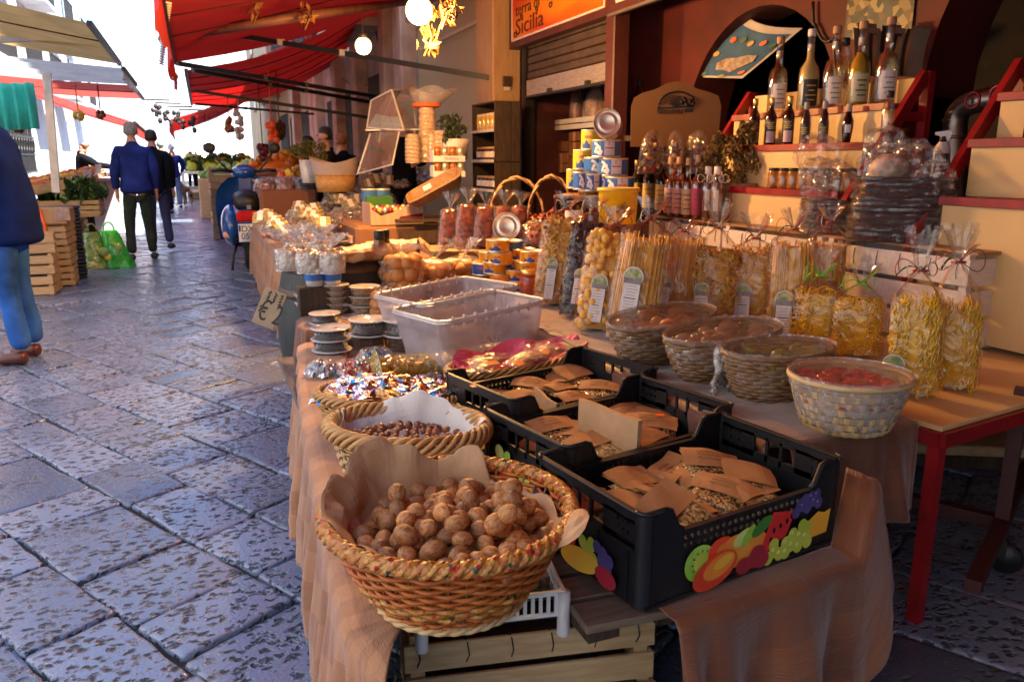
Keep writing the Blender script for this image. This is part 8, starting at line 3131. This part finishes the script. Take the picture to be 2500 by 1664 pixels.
def person(label, loc, rz, top, legs, hair, shoe=SHOE, jk=None, s_=1., hem=.86, bulk=1., bald=False, group=None, seated=False):
 """faces +Y at rz 0; jk overrides joints"""
 J = dict(pel=(0, 0, .95), wai=(0, 0, 1.10), che=(0, -.01, 1.31), nb=(0, -.01, 1.45), nk=(0, .005, 1.51), hd=(0, .025, 1.60), cr=(0, .015, 1.675),
   sl=(-.17, -.01, 1.385), el=(-.225, -.04, 1.12), wl=(-.225, .03, .88), sr=(.17, -.01, 1.385), er=(.225, -.04, 1.12), wr=(.225, .03, .88),
   hl=(-.08, 0, .88), kl=(-.10, .015, .50), al=(-.105, -.03, .10), tl=(-.12, .12, .035), hr=(.08, 0, .88), kr=(.10, .015, .50), ar=(.105, -.03, .10), tr=(.12, .12, .035))
 J.update(jk or {})
 V_ = {k: V(v) for k, v in J.items()}
 t_ = thing('person', label, 'person', loc, rz, group)
 t_.scale = (s_, s_, s_)
 P_ = dict(pel=(V_['pel'], .12), wai=(V_['wai'], .115), che=(V_['che'], .13), nb=(V_['nb'], .07), nk=(V_['nk'], .054), hd=(V_['hd'], .086), cr=(V_['cr'], .066),
   ns=(V_['hd'] + V((0, .098, -.012)), .014), ch=(V_['hd'] + V((0, .06, -.075)), .034))
 E_ = [('pel', 'wai'), ('wai', 'che'), ('che', 'nb'), ('nb', 'nk'), ('nk', 'hd'), ('hd', 'cr'), ('hd', 'ns'), ('nk', 'ch')]
 for q_, sx in (('l', -1), ('r', 1)):
  P_['s' + q_] = (V_['s' + q_], .058)
  P_['e' + q_] = (V_['e' + q_], .042)
  P_['w' + q_] = (V_['w' + q_], .027)
  P_['ear' + q_] = (V_['hd'] + V((sx * .088, -.005, -.005)), .016)
  d_ = (V_['w' + q_] - V_['e' + q_]).normalized()
  pal = V_['w' + q_] + d_ * .085
  P_['p' + q_] = (pal, (.034, .02))
  sd_ = d_.cross(V((sx, 0, 0))).normalized()
  E_ += [('che', 's' + q_), ('s' + q_, 'e' + q_), ('e' + q_, 'w' + q_), ('w' + q_, 'p' + q_), ('hd', 'ear' + q_)]
  for k in range(4):
   a_ = pal + sd_ * (.030 - .02 * k) + d_ * .035
   P_['f%d%s' % (k, q_)] = (a_, .0095)
   P_['g%d%s' % (k, q_)] = (a_ + d_ * (.034 - .005 * abs(k - 1)) + V((-sx * .014, 0, 0)), .0075)
   E_ += [('p' + q_, 'f%d%s' % (k, q_)), ('f%d%s' % (k, q_), 'g%d%s' % (k, q_))]
  P_['t1' + q_] = (V_['w' + q_] + d_ * .05 + sd_ * .045, .0105)
  P_['t2' + q_] = (V_['w' + q_] + d_ * .085 + sd_ * .058, .008)
  E_ += [('w' + q_, 't1' + q_), ('t1' + q_, 't2' + q_)]
  if not seated:
   P_['h' + q_] = (V_['h' + q_], .085)
   P_['k' + q_] = (V_['k' + q_], .055)
   P_['a' + q_] = (V_['a' + q_], .038)
   E_ += [('pel', 'h' + q_), ('h' + q_, 'k' + q_), ('k' + q_, 'a' + q_)]
 skin('body', P_, E_, SKIN, t_)
 b_ = bulk
 T_ = dict(h2=(V((V_['pel'].x, V_['pel'].y, hem - .07)), .165 * b_), hm=(V((V_['pel'].x, V_['pel'].y, hem)), .165 * b_), pel=(V_['pel'], .158 * b_), wai=(V_['wai'], .155 * b_), che=(V_['che'], .158 * b_), nb=(V_['nb'] + V((0, 0, -.02)), .085), cl=(V_['nk'] + V((0, 0, -.035)), .074))
 E2 = [('h2', 'hm'), ('hm', 'pel'), ('pel', 'wai'), ('wai', 'che'), ('che', 'nb'), ('nb', 'cl')]
 for q_ in 'lr':
  T_['s' + q_] = (V_['s' + q_], .086)
  T_['m' + q_] = ((V_['s' + q_] + V_['e' + q_]) / 2, .078)
  T_['e' + q_] = (V_['e' + q_], .066)
  T_['w' + q_] = (V_['w' + q_] - (V_['w' + q_] - V_['e' + q_]).normalized() * .01, .047)
  E2 += [('che', 's' + q_), ('s' + q_, 'm' + q_), ('m' + q_, 'e' + q_), ('e' + q_, 'w' + q_)]
 fold(skin('jacket', T_, E2, top, t_))
 if not seated:
  L_ = dict(pel=(V_['pel'] + V((0, 0, -.05)), .125))
  E3 = []
  for q_ in 'lr':
   L_['h' + q_] = (V_['h' + q_] + V((0, 0, -.06)), .092)
   L_['k' + q_] = (V_['k' + q_], .070)
   L_['c' + q_] = (V_['k' + q_].lerp(V_['a' + q_], .5), .064)
   L_['a' + q_] = (V_['a' + q_] + V((0, 0, -.015)), .062)
   E3 += [('pel', 'h' + q_), ('h' + q_, 'k' + q_), ('k' + q_, 'c' + q_), ('c' + q_, 'a' + q_)]
  fold(skin('trousers', L_, E3, legs, t_), .018)
  for q_ in 'lr':
   a_, t__ = V_['a' + q_], V_['t' + q_]
   skin('shoe', dict(a=(V((a_.x, a_.y - .03, a_.z - .055)), .05), b=(a_.lerp(t__, .5) + V((0, 0, -.025)), (.048, .04)), c=(t__ + V((0, 0, .002)), (.045, .03))), [('a', 'b'), ('b', 'c')], shoe, t_)
 if hair:
  b = MB()
  c_ = V_['hd'] + V((0, -.012, .026))
  b.lathe([(.0, .092), (.04, .086), (.066, .062), (.080, .02), (.081, -.02), (.068, -.062), (.05, -.07)], 18, loc=c_, sy=1.05, fn=lambda a, j, r, z: (1 if math.sin(a) < .25 or z > .05 else .90) * (1 + .02 * math.sin(a * 9)))
  b.build('hair', hair, t_)
 b = MB()
 for sx in (-1, 1):
  b.ell(V_['hd'] + V((sx * .032, .082, .012)), (.012, .008, .008), 8, 6)
 b.build('eyes', INK, t_)
 return t_
NAVY = mat('navy_coat', (.006, .016, .085), .9, var=.35, vs=6, spec=.12)
ROYAL = mat('royal_blue_jacket', (.016, .028, .17), .9, var=.35, vs=6, spec=.12, bump=.3, bs=12)
BLKC = mat('black_clothing', (.006, .007, .012), .9, spec=.12)
GREYT = mat('dark_green_trousers', (.030, .040, .034), .9, var=.35, vs=6, spec=.12)
JEAN = mat('blue_jeans', (.03, .10, .32), .9, var=.55, vs=5, spec=.12)
JEANL = mat('faded_jeans', (.12, .20, .34), .8, var=.2, vs=7)
GREYH = mat('grey_hair', (.22, .21, .21), .7, var=.3, vs=40)
WHH = mat('white_hair', (.62, .60, .58), .7)
DKH = mat('dark_hair', (.015, .010, .008), .6)
REDH = mat('reddish_hair', (.22, .07, .025), .6)
BRSH = mat('brown_shoe', (.10, .025, .018), .35)
p = AZ(38, 882, 0)
person('man in a long navy coat and blue jeans cut off by the left edge', (p.x + .06, p.y + .0, 0), R(80), NAVY, JEAN, DKH, BRSH, dict(che=(0, .05, 1.31), nb=(0, .13, 1.44), nk=(0, .17, 1.50), hd=(0, .22, 1.58), cr=(0, .22, 1.65), sl=(-.18, .05, 1.38), sr=(.18, .05, 1.38), el=(-.285, .0, 1.12), wl=(-.30, .15, .90), er=(.235, .0, 1.12), wr=(.22, .14, .92), tl=(-.12, .13, .035), tr=(.12, .13, .035)), 1.07, .78, 1.26)
p = AZ(352, 634, 0)
person('grey haired man in a royal blue jacket walking away up the street', (p.x, p.y, 0), R(4), ROYAL, GREYT, GREYH, SHOE, dict(al=(-.13, -.05, .10), tl=(-.15, .10, .035), kl=(-.12, .02, .5), ar=(.12, .02, .1), tr=(.15, .17, .035)), 1.05, .90, 1.3)
p = AZ(396, 612, 0)
person('person in dark clothes walking half hidden beside the man in royal blue', (p.x, p.y, 0), R(-8), BLKC, mat('dark_jeans', (.02, .03, .10), .8), DKH, SHOE, dict(ar=(.14, -.12, .14), tr=(.16, .02, .06)), 1.02, .86, 1.05)
p = AZ(432, 508, 0)
person('white haired man in a blue jacket and faded jeans far up the street', (p.x, p.y, 0), R(10), ROYAL, JEANL, WHH, SHOE, dict(er=(.27, .02, 1.12), wr=(.22, .16, .95)), 1.04, .88, 1.12)
p = AZ(408, 522, 0)
person('person in a black coat with a pale green hood far up the street', (p.x, p.y, 0), R(0), BLKC, BLKC, mat('pale_hood', (.32, .45, .38), .8), SHOE, None, 1.06, .8, 1.1)
p = AD(196, 352, 14.2)
person('bald stallholder in black reaching over the opposite fruit stall', (p.x, p.y, p.z - 1.60), R(-78), BLKC, BLKC, None, SHOE, dict(er=(.24, .22, 1.22), wr=(.20, .46, 1.20), hd=(0, .06, 1.58), cr=(0, .06, 1.655)), 1.0)
for px, py, d_, rz_, hr, wd, s_ in ((797, 333, 9.9, 85, DKH, 'bearded man in black in profile behind the sweets stall', 1.08), (754, 352, 11.2, 80, DKH, 'dark haired man farther back behind the sweets stall', 1.02), (834, 345, 10.4, 20, REDH, 'person with reddish hair behind the bearded man', 1.0), (982, 292, 9.2, 160, DKH, 'man seen through the clear acrylic case', 1.05)):
 p = AD(px, py, d_)
 person(wd, (p.x, p.y, p.z - 1.60 * s_), R(rz_), BLKC, BLKC, hr, SHOE, dict(el=(-.24, .10, 1.14), wl=(-.18, .32, 1.12), er=(.24, .10, 1.14), wr=(.18, .32, 1.12)), s_)
CRW = [mat('crowd_blue', (.02, .10, .35), .8), BLKC, mat('crowd_teal', (.03, .22, .30), .8)]
for i, px in enumerate((462, 478, 493, 512)):
 p = AY(px, 352, 37 + i)
 person('distant shopper in %s under the far awning' % ['a blue top', 'black', 'a teal top', 'dark blue, rightmost'][i], (p.x, p.y, 0), R(180 * (i % 2)), CRW[i % 3], BLKC, DKH, SHOE, None, 1.0)
# dog
p = AZ(452, 502, 0)
dg = thing('dog', 'tan dog with dark back standing beyond the white haired man', 'dog', p, R(160))
D_ = dict(b=(V((0, -.30, .52)), .10), m=(V((0, 0, .50)), .12), c=(V((0, .25, .54)), .145), n=(V((0, .40, .70)), .085), h=(V((0, .50, .82)), .085), z=(V((0, .66, .78)), .04), e1=(V((-.05, .48, .93)), .022), e2=(V((.05, .48, .93)), .022), t1=(V((0, -.45, .48)), .035), t2=(V((0, -.62, .34)), .03))
E_ = [('m', 'b'), ('m', 'c'), ('c', 'n'), ('n', 'h'), ('h', 'z'), ('h', 'e1'), ('h', 'e2'), ('b', 't1'), ('t1', 't2')]
for sx in (-1, 1):
 for nm, y, kk in (('f', .27, -.03), ('r', -.30, .07)):
  a_, c_, d_ = nm + 'u%d' % sx, nm + 'k%d' % sx, nm + 'p%d' % sx
  D_[a_] = (V((sx * .09, y + (.06 if nm == 'r' else 0), .36)), .06)
  D_[c_] = (V((sx * .09, y - (.08 if nm == 'r' else .01), .20)), .032)
  D_[d_] = (V((sx * .09, y, .03)), .034)
  E_ += [('c' if nm == 'f' else 'b', a_), (a_, c_), (c_, d_)]
skin('body', D_, E_, mat('tan_fur', (.36, .22, .11), .9, col2=(.05, .04, .035), vs=3, thr=(.5, .6)), dg)
# ------------------------------------------------------------------ scooter
p = AZ(622, 667, 0)
sc = thing('scooter', 'blue motor scooter parked tail first beside the brown covered table', 'scooter', (p.x - .03, p.y, 0), R(-3))
BLU = mat('scooter_blue', (.010, .075, .30), .22, var=.08, coat=.8)
CHR = mat('chrome', (.7, .7, .7), .15, metal=1.)
for y in (.27, 1.55):
 b = MB()
 b.tube([(0, y + .20 * math.cos(a * PI / 14), .27 + .20 * math.sin(a * PI / 14)) for a in range(28)], .068, 10, closed=True)
 w_ = b.build('wheel', mat('tyre_rubber', (.012, .012, .012), .8), sc)
 b = MB()
 b.lathe([(0, -.03), (.14, -.04), (.15, 0), (.14, .04), (0, .03)], 20, X=Matrix.Translation((0, y, .27)) @ Matrix.Rotation(PI / 2, 4, 'Y'))
 b.build('rim', CHR, w_)
for sx in (-1, 1):
 b = MB()
 b.ell((sx * .19, .42, .55), (.125, .50, .25), 18, 12)
 b.build('side_cowl', BLU, sc)
 b = MB()
 b.box((sx * .245, .02, .46), (.09, .05, .075), bev=.02)
 b.build('indicator', mat('amber_lens', (.75, .35, .22), .2), sc)
 b = MB()
 b.tube([(sx * .12, 1.32, 1.17), (sx * .30, 1.28, 1.19), (sx * .40, 1.24, 1.18)], .022, 8)
 b.build('handlebar_grip', BLACKP, sc)
 b = MB()
 b.tube([(sx * .20, 1.30, 1.19), (sx * .28, 1.30, 1.28), (sx * .39, 1.28, 1.44)], .012, 5)
 b.ell((sx * .40, 1.27, 1.47), (.075, .02, .07), 14, 8)
 b.build('mirror', BLACKP, sc)
b = MB()
b.ell((0, .36, .64), (.21, .44, .22), 16, 12)
b.bar((0, 1.30, .40), (0, 1.34, 1.14), .15, .10)
b.box((0, .9, .30), (.36, .7, .07), bev=.03)
b.box((0, .06, .58), (.26, .20, .34), bev=.05)
b.build('body_shell', BLU, sc)
b = MB()
b.grid(lambda u, v: V(((u - .5) * (.76 - .12 * abs(v - .5)) * (1 - .45 * max(0, v - .7) ** 2 / .09), 1.24 + .10 * v - .18 * (2 * u - 1) ** 2, .32 + .78 * v)), 14, 10)
b.grid(lambda u, v: V(((.5 - u) * (.76 - .12 * abs(v - .5)) * (1 - .45 * max(0, v - .7) ** 2 / .09), 1.27 + .10 * v - .18 * (2 * u - 1) ** 2, .32 + .78 * v)), 14, 10)
b.ell((0, 1.36, 1.16), (.16, .13, .10), 14, 10)
b.build('leg_shield', BLU, sc)
b = MB()
b.ell((0, .42, .88), (.155, .42, .085), 16, 10)
b.ell((0, .06, .83), (.15, .10, .12), 14, 10)
b.box((.02, -.035, .78), (.05, .015, .05), 1)
b.build('seat', [BLACKP, CHR], sc)
b = MB()
b.box((0, -.06, .675), (.25, .06, .13), bev=.025)
b.build('tail_lamp', mat('red_lens', (.55, .01, .01), .15, var=.3), sc)
b = MB()
b.box((0, -.062, .485), (.23, .012, .21), 0, bev=.004)
X = Matrix.Translation((-.085, -.070, .50)) @ Matrix.Rotation(PI / 2, 4, 'X')
b.text('DX', .10, X, 1, ext=.0004)
b.text('059', .10, X @ Matrix.Translation((-.005, -.085, 0)), 1, ext=.0004)
b.box((-.10, -.070, .54), (.022, .004, .07), 2)
b.build('number_plate', [WHITEP, INK, BLU], sc)
b = MB()
b.tube([(-.14, .35, .34), (-.20, .28, .18), (-.22, .22, .02)], .016, 6)
b.ell((.12, .25, .28), (.05, .2, .06), 10, 8)
b.box((0, .10, .36), (.17, .05, .12))
b.build('stand_and_exhaust', IRONB, sc)
# ------------------------------------------------------------------ crates, bags and stalls across the street
def at_crate(label, px, py, z0, rz, dims, n=3, mt=WOODX, grp=None):
 p = AZ(px, py, z0) if z0 < .01 else None
 return crate_thing('wooden_crate', label, p, rz, dims, n, mt, 'crate', grp, staples=False)
pc_ = AZ(92, 722, 0)
pc_ = V((pc_.x - .12, pc_.y + .2, 0))
for i in range(3):
 crate_thing('wooden_crate', 'pale wooden vegetable crate, %s of the stack behind the navy coated man' % ['lowest', 'second', 'third'][i], (pc_.x + .01 * i, pc_.y, .205 * i), R(4 * i - 2), (.56, .42, .20), 2, WOODX, staples=False)
q_ = V((pc_.x + .12, pc_.y + .65, 0))
for i in range(3):
 crate_thing('wooden_crate', 'brown wooden crate, %s of the stack behind the pale crates' % ['lowest', 'second', 'third'][i], (q_.x, q_.y, .215 * i), R(3 - 3 * i), (.5, .5, .21), 3, WOODY, staples=False)
b = MB()
b.box((0, 0, 0), (.6, .42, .16), bev=.01)
b.box((.27, -.22, .03), (.14, .01, .14), 1)
tag(b.build('produce_tray', [CARD, mat('tray_photo', (.10, .10, .12), .5, col2=(.5, .3, .2), vs=14)], None, (q_.x - .02, q_.y - .1, .74), R(-4)), 'cardboard tray with a printed picture on top of the brown crates', 'tray')
b = MB()
b.tube([(0, 0, .02), (.03, -.03, -.04), (.05, -.04, -.18), (.07, -.03, -.30)], .02, 5, flat=.3)
tag(b.build('orange_strap', STICK, None, (q_.x + .02, q_.y - .34, .82)), 'orange strap dangling from the cardboard tray', 'strap')
p = AZ(172, 680, 0)
mcs = None
for i in range(5):
 b = MB()
 for k in range(4):
  b.box((0, 0, .02 + .04 * k), (.40 + .012 * (k % 2), .30 + .012 * (k % 2), .034), bev=.008)
 tag(b.build('plastic_crate', mat('blue_black_plastic', (.008, .012, .03), .4), None, (p.x - .04, p.y + .12, .165 * i), R(6 + 3 * (i % 2))), 'blue black plastic crate, %s of five stacked by the green bags' % ['lowest', 'second', 'third', 'fourth', 'top'][i], 'crate', 'blue black crates stacked across the street')
VEG = [mat('leafy_green', (.03, .10, .015), .5, var=.4, rnd=.1), mat('leafy_dark', (.012, .045, .012), .5, var=.3), mat('leafy_stem', (.20, .30, .10), .5)]
p = AD(165, 478, 10.6)
t_ = thing('greens_heap', 'heap of leafy greens on a wooden tray across the street', 'vegetables', p)
b = MB()
bush(b, (0, 0, .05), .40, .35, .20, 900, .075, (0, 1, 1, 0, 2), 4, 10)
b.build('leaves', VEG, t_)
b = MB()
for k in range(3):
 b.box((0, -.3, -.22 + .07 * k), (.8, .02, .055), 0, bev=.004)
 b.box((.4, 0, -.22 + .07 * k), (.02, .6, .055), 0, bev=.004)
b.box((0, 0, -.26), (.8, .6, .02))
b.build('wooden_tray', WOODX, t_)
GRB = film('green_bag_plastic', tint=(.10, .75, .12), haze=.42, gloss=.25, bump=1., bs=10, hcol=(.05, .62, .08))
GRB2 = film('olive_bag_plastic', tint=(.40, .70, .25), haze=.30, gloss=.3, bump=1., bs=10, hcol=(.25, .5, .12))
for i, (px, py, w_, h_, m_) in enumerate(((232, 655, .30, .44, GRB2), (274, 655, .30, .46, GRB))):
 p = AZ(px, py, 0)
 t_ = thing('carrier_bag', ['see through olive green carrier bag standing on the paving', 'bright green carrier bag slumped beside the olive one'][i], 'bag', (p.x, p.y + .12, 0), .2)
 b = MB()
 b.grid(lambda u, v: V((sup(2 * PI * u, .7)[0] * w_ * .55 * (1 - .45 * v) * (1 + .15 * nz(u * 8, v * 3, i)) + (.10 * (1 - v) if i else 0), sup(2 * PI * u, .7)[1] * .15 * (1 - .7 * v) * (1 + .15 * nz(u * 8, v * 4, i + 3)), h_ * v)), 30, 12, wrap=True, sm=False)
 b.tube([(.06 * math.cos(a * PI / 8), .02, h_ + .10 * math.sin(a * PI / 8)) for a in range(9)], .010, 5)
 b.build('plastic', m_, t_)
 b = MB()
 for k in range(9):
  b.ell((U(-.1, .1), U(-.05, .05), .08 + U(0, .2)), U(.05, .07), 8, 6, k % 2)
 b.build('shopping', [VEG[2], FRU[1]], t_)
# sunlit white boxes and fruit counters
pA = AZ(318, 572, 0)
for i, (y, w_, h_, words) in enumerate(((15.9, 1.0, .95, 'white painted box counter catching the sun across the street'), (18.2, 1.2, 1.0, 'second white box counter behind the walking man'))):
 b = MB()
 b.box((-1.25 - w_ / 2 - .1 * i, y + .7, h_ / 2), (w_, 1.4, h_), bev=.02)
 b.box((-1.25 - w_ / 2 - .1 * i, y + .7, h_ + .03), (w_ + .1, 1.5, .05), 0, bev=.01)
 tag(b.build('box_counter', WHITEW), words, 'counter')
for i in range(4):
 crate_thing('wooden_crate', 'pale slatted crate, %s of the stack in the opposite counter' % ['lowest', 'second', 'third', 'top'][i], (-2.05, 14.9, .24 * i), 0, (.6, .5, .235), 2, WOODX, staples=False)
b = MB()
b.bar((-1.72, 15.4, 0), (-1.74, 15.4, 1.0), .12)
tag(b.build('wooden_post', WOODD), 'dark wooden post between the crates and the white counter', 'post')
for i, (y, z, cm, words) in enumerate(((12.6, .88, 2, 'red tomatoes'), (14.0, .95, 1, 'yellow fruit'), (15.6, 1.02, 0, 'oranges'), (17.2, 1.05, 3, 'green produce'))):
 t_ = thing('fruit_counter', 'slanted wooden counter tray of %s across the street' % words, 'fruit tray', (-2.15, y, z), 0, None, (0, R(-12), 0))
 b = MB()
 b.box((0, 0, -.04), (1.1, 1.3, .03))
 for sx in (-1, 1):
  b.box((sx * .55, 0, .02), (.02, 1.3, .10))
  b.box((0, sx * .65, .02), (1.1, .02, .10))
 b.box((.5, 0, -.25), (.03, 1.3, .36))
 b.build('tray_boards', WOODX, t_)
 b = MB()
 for k in range(70):
  b.ell((U(-.5, .5), U(-.6, .6), .03 + U(0, .03)), U(.045, .06), 8, 6)
 b.build('fruit', FRU[cm], t_)
 b = MB()
 b.box((.62, 0, .02), (.012, .9, .16), rot=Euler((0, R(20), 0)).to_matrix())
 b.build('price_board', WHITEP, t_)
t_ = thing('produce_shelf', 'upper wooden shelf with blue sacks across the street', 'shelf', (-3.0, 11.8, 1.25))
b = MB()
for k in range(3):
 b.box((0, 0, -.10 * k), (.9, 2.2, .05), rot=Euler((0, R(-14), 0)).to_matrix())
b.build('boards', WOODX, t_)
for k in range(2):
 b = MB()
 b.ell((0, -.5 + .8 * k, .14), (.32, .36, .12), 14, 8, jit=.1)
 b.build('sack', mat('blue_sack', (.03, .08, .35), .6, var=.3), t_)
# poles and canopies on the left
b = MB()
b.bar(AY(114, 178, 11.5), AY(138, 470, 11.5), .09)
tag(b.build('white_pole', mat('white_steel', (.72, .70, .70), .4)), 'white steel pole holding the opposite canopies', 'pole')
awning('beige stained tarpaulin over the opposite stall', V((-.72, 7.9, 2.45)), V((-.72, 11.0, 2.45)), V((-4.6, 11.0, 3.35)), V((-4.6, 7.6, 3.45)), TARP, 0, .10, name='tarpaulin')
awning('white canopy edge below the beige tarpaulin', V((-.70, 11.15, 2.42)), V((-.68, 13.2, 2.40)), V((-4.6, 13.2, 2.75)), V((-4.6, 11.15, 2.85)), WHT, .12, .06, 0, 3)
awning('faded pink awning behind the white pole', V((-.74, 13.3, 2.40)), V((-.72, 15.8, 2.38)), V((-4.6, 15.8, 2.8)), V((-4.6, 13.3, 2.8)), REDB, 0, .1)
awning('striped red and white awning of the farther left stall', V((-1.0, 17.5, 2.05)), V((-1.0, 22, 2.0)), V((-4.4, 22, 3.3)), V((-4.4, 17.5, 3.5)), REDB, .2, .1)
b = MB()
b.grid(lambda u, v: AY(-20, 205, 13).lerp(AY(80, 202, 13), u) + V((0, .1 * math.sin(u * 20), -.62 * v)), 20, 6)
tag(b.build('teal_cloth', TEAL), 'teal cloth hanging behind the opposite stall', 'cloth')
b = MB()
b.bar(AY(-10, 97, 10.4), AY(236, 86, 9.6), .07)
tag(b.build('grey_bar', mat('grey_painted_bar', (.30, .30, .34), .4)), 'grey bar across the beige tarpaulin', 'bar')
for i, (px, py, r_) in enumerate(((192, 283, 14), (246, 280, 12), (45, 312, 14))):
 p = AY(px, py, 13.5)
 k = pxm(p)
 b = MB()
 for q_ in range(26):
  a, e_ = U(0, 6.3), U(-1, 1)
  b.ell((r_ * k * .7 * math.cos(a) * math.sqrt(1 - e_ * e_), r_ * k * .7 * math.sin(a) * math.sqrt(1 - e_ * e_), r_ * k * .8 * e_), r_ * k * .3, 6, 5)
 b.tube([(0, 0, r_ * k), (0, 0, r_ * k + .4)], .01, 4)
 tag(b.build('hanging_bunch', FRU[1] if i == 0 else mat('pepper_bunch', (.14, .04, .02), .5), None, p), ['yellow bunch hanging over the opposite stall', 'dark red pepper bunch right of the yellow one', 'dark red bunch by the teal cloth'][i], 'hanging bunch')
# ------------------------------------------------------------------ far right: crates, cauliflower stall, hanging nets
p = AZ(552, 585, 0)
for i in range(5):
 crate_thing('wooden_crate', 'orange brown crate, %s of the stack behind the scooter' % ['lowest', 'second', 'third', 'fourth', 'top'][i], (p.x + .12, p.y + .35, .24 * i), R(2 * (i % 2)), (.62, .6, .235), 2, WOODY, staples=False)
fs_ = thing('vegetable_stall', 'white framed stall table of green cauliflowers at the far end', 'market stall', (.9, 31, 0))
b = MB()
b.box((0, 0, .92), (2.6, 3, .08))
for x in (-1.25, 1.25):
 b.box((x, -1.4, .45), (.1, .1, .9))
b.box((0, -1.4, .3), (2.6, .08, .1))
b.build('table_frame', WHITEP, fs_)
b = MB()
b.box((0, 0, .2), (2.3, 2.4, .36))
b.build('stored_crates', WOODX, fs_)
b = MB()
for k in range(40):
 x, y = U(-1.15, 1.15), U(-1.3, 1.2)
 b.ell((x, y, 1.08 + .42 * (y + 1.3) / 2.5), (.17, .17, .13), 9, 7, jit=.08)
b.build('cauliflowers', mat('green_cauliflower', (.36, .48, .06), .7, var=.2, vs=14, bump=.5, bs=40), fs_)
b = MB()
bush(b, (0, 0, 1.18), 1.35, 1.4, .35, 900, .12, (0, 1), 8, 14)
b.build('leaves', VEG, fs_)
for i, (px, py, y) in enumerate(((575, 418, 20), (690, 395, 17), (640, 410, 18), (715, 400, 15))):
 p = AY(px, py, y)
 candy_pile('produce_heap', ['green and orange produce heap left of the plastic sheet', 'pale yellow produce heap before the white bucket', 'green cauliflower heap under the orange net', 'orange and white produce heap before the gates'][i], 'vegetables', (p.x, p.y, p.z - .15), i, .8, .6, .35, 50, .11, [FRU[3], FRU[0], FRU[1], VEG[2]], i, None, None, mw=[[3, 0], [2, 3], [3, 3, 2], [1, 2]][i])
 b = MB()
 b.box((p.x, p.y, (p.z - .17) / 2), (1.7, 1.3, p.z - .17), bev=.02)
 tag(b.build('stall_table', [WOODX, CL_BRD][i % 2]), 'table under the ' + ['green and orange', 'pale yellow', 'green cauliflower', 'orange and white'][i] + ' produce heap', 'table')
for i, (px, py, y, col, h_, words) in enumerate(((585, 305, 15, WHH, .5, 'string of pale garlic hanging under the awnings'), (664, 322, 13, STICK, .28, 'orange net bag hanging before the iron gates'), (683, 318, 13.2, DRY[1], .22, 'dark dried bunch beside the orange net'), (560, 305, 16, DRY[0], .22, 'yellowish dried bunch left of the garlic'), (642, 372, 14, mat('maroon_disc', (.16, .02, .03), .5), .22, 'round maroon bag hanging below the dried bunch'))):
 p = AY(px, py, y)
 b = MB()
 for q_ in range(22):
  b.ell((U(-.06, .06), U(-.06, .06), U(-h_ / 2, h_ / 2)), .05, 7, 5)
 b.tube([(0, 0, h_ / 2), (0, 0, 1.2)], .008, 4)
 tag(b.build('hanging_bunch', col, None, p), words, 'hanging bunch')
SMB = bpy.data.materials.new('small_lamp_glow')
t, N, L, P = nt(SMB)
P.inputs['Emission Color'].default_value = (1, .8, .5, 1)
P.inputs['Emission Strength'].default_value = 8
for i, (px, py) in enumerate(((505, 349), (514, 352), (487, 372), (498, 378), (535, 340), (566, 348))):
 p = AY(px, py, 27 + i * .5)
 b = MB()
 b.ell((0, 0, 0), .075, 10, 8)
 b.tube([(0, 0, .07), (0, 0, .9)], .01, 4, 1)
 tag(b.build('bulb', [SMB, IRONB], None, p), 'small lit bulb under the far dark red awning', 'bulb', 'small bulbs under the far awning')
for i in range(4):
 p = AY(383 + 28 * i, 272 + 8 * i, 24)
 b = MB()
 for q_ in range(7):
  b.ell((U(-.14, .14), 0, U(-.12, .14)), (.055, .05, .07), 7, 5, jit=.3)
 b.ell((.06, 0, -.24), (.06, .06, .08), 8, 6, jit=.2)
 b.bar((-.3, 0, .3), (.35, 0, .3), .04)
 tag(b.build('hanging_lantern', mat('dark_lantern', (.035, .022, .018), .7), None, p), 'dark hanging bundle strung across the street, %s' % ['leftmost', 'second', 'third', 'rightmost'][i], 'lantern', 'dark bundles strung across the street')
for k, (pts, words) in enumerate((([AX(1000, 60, 2.96), AX(930, 190, 2.96), AX(860, 210, 2.96), AX(800, 150, 2.96)], 'loose black cable looping over the stone pilasters'),
       ([AX(900, -20, 2.9), AX(935, 160, 2.9), AX(955, 300, 2.85)], 'thin black cord hanging down to the acrylic case'),
       ([AX(1985, 5, 3.47), AX(1990, 60, 3.47), AX(2035, 95, 3.47), AX(2050, 200, 3.47)], 'black cable running down the red wall beside the poster'))):
 b = MB()
 q = []
 for i in range(len(pts) - 1):
  q += [pts[i].lerp(pts[i + 1], j / 6) - V((0, 0, .05 * math.sin(PI * j / 6))) for j in range(6)]
 b.tube(q + [pts[-1]], .010, 6)
 tag(b.build('cable', BARM), words, 'cable')
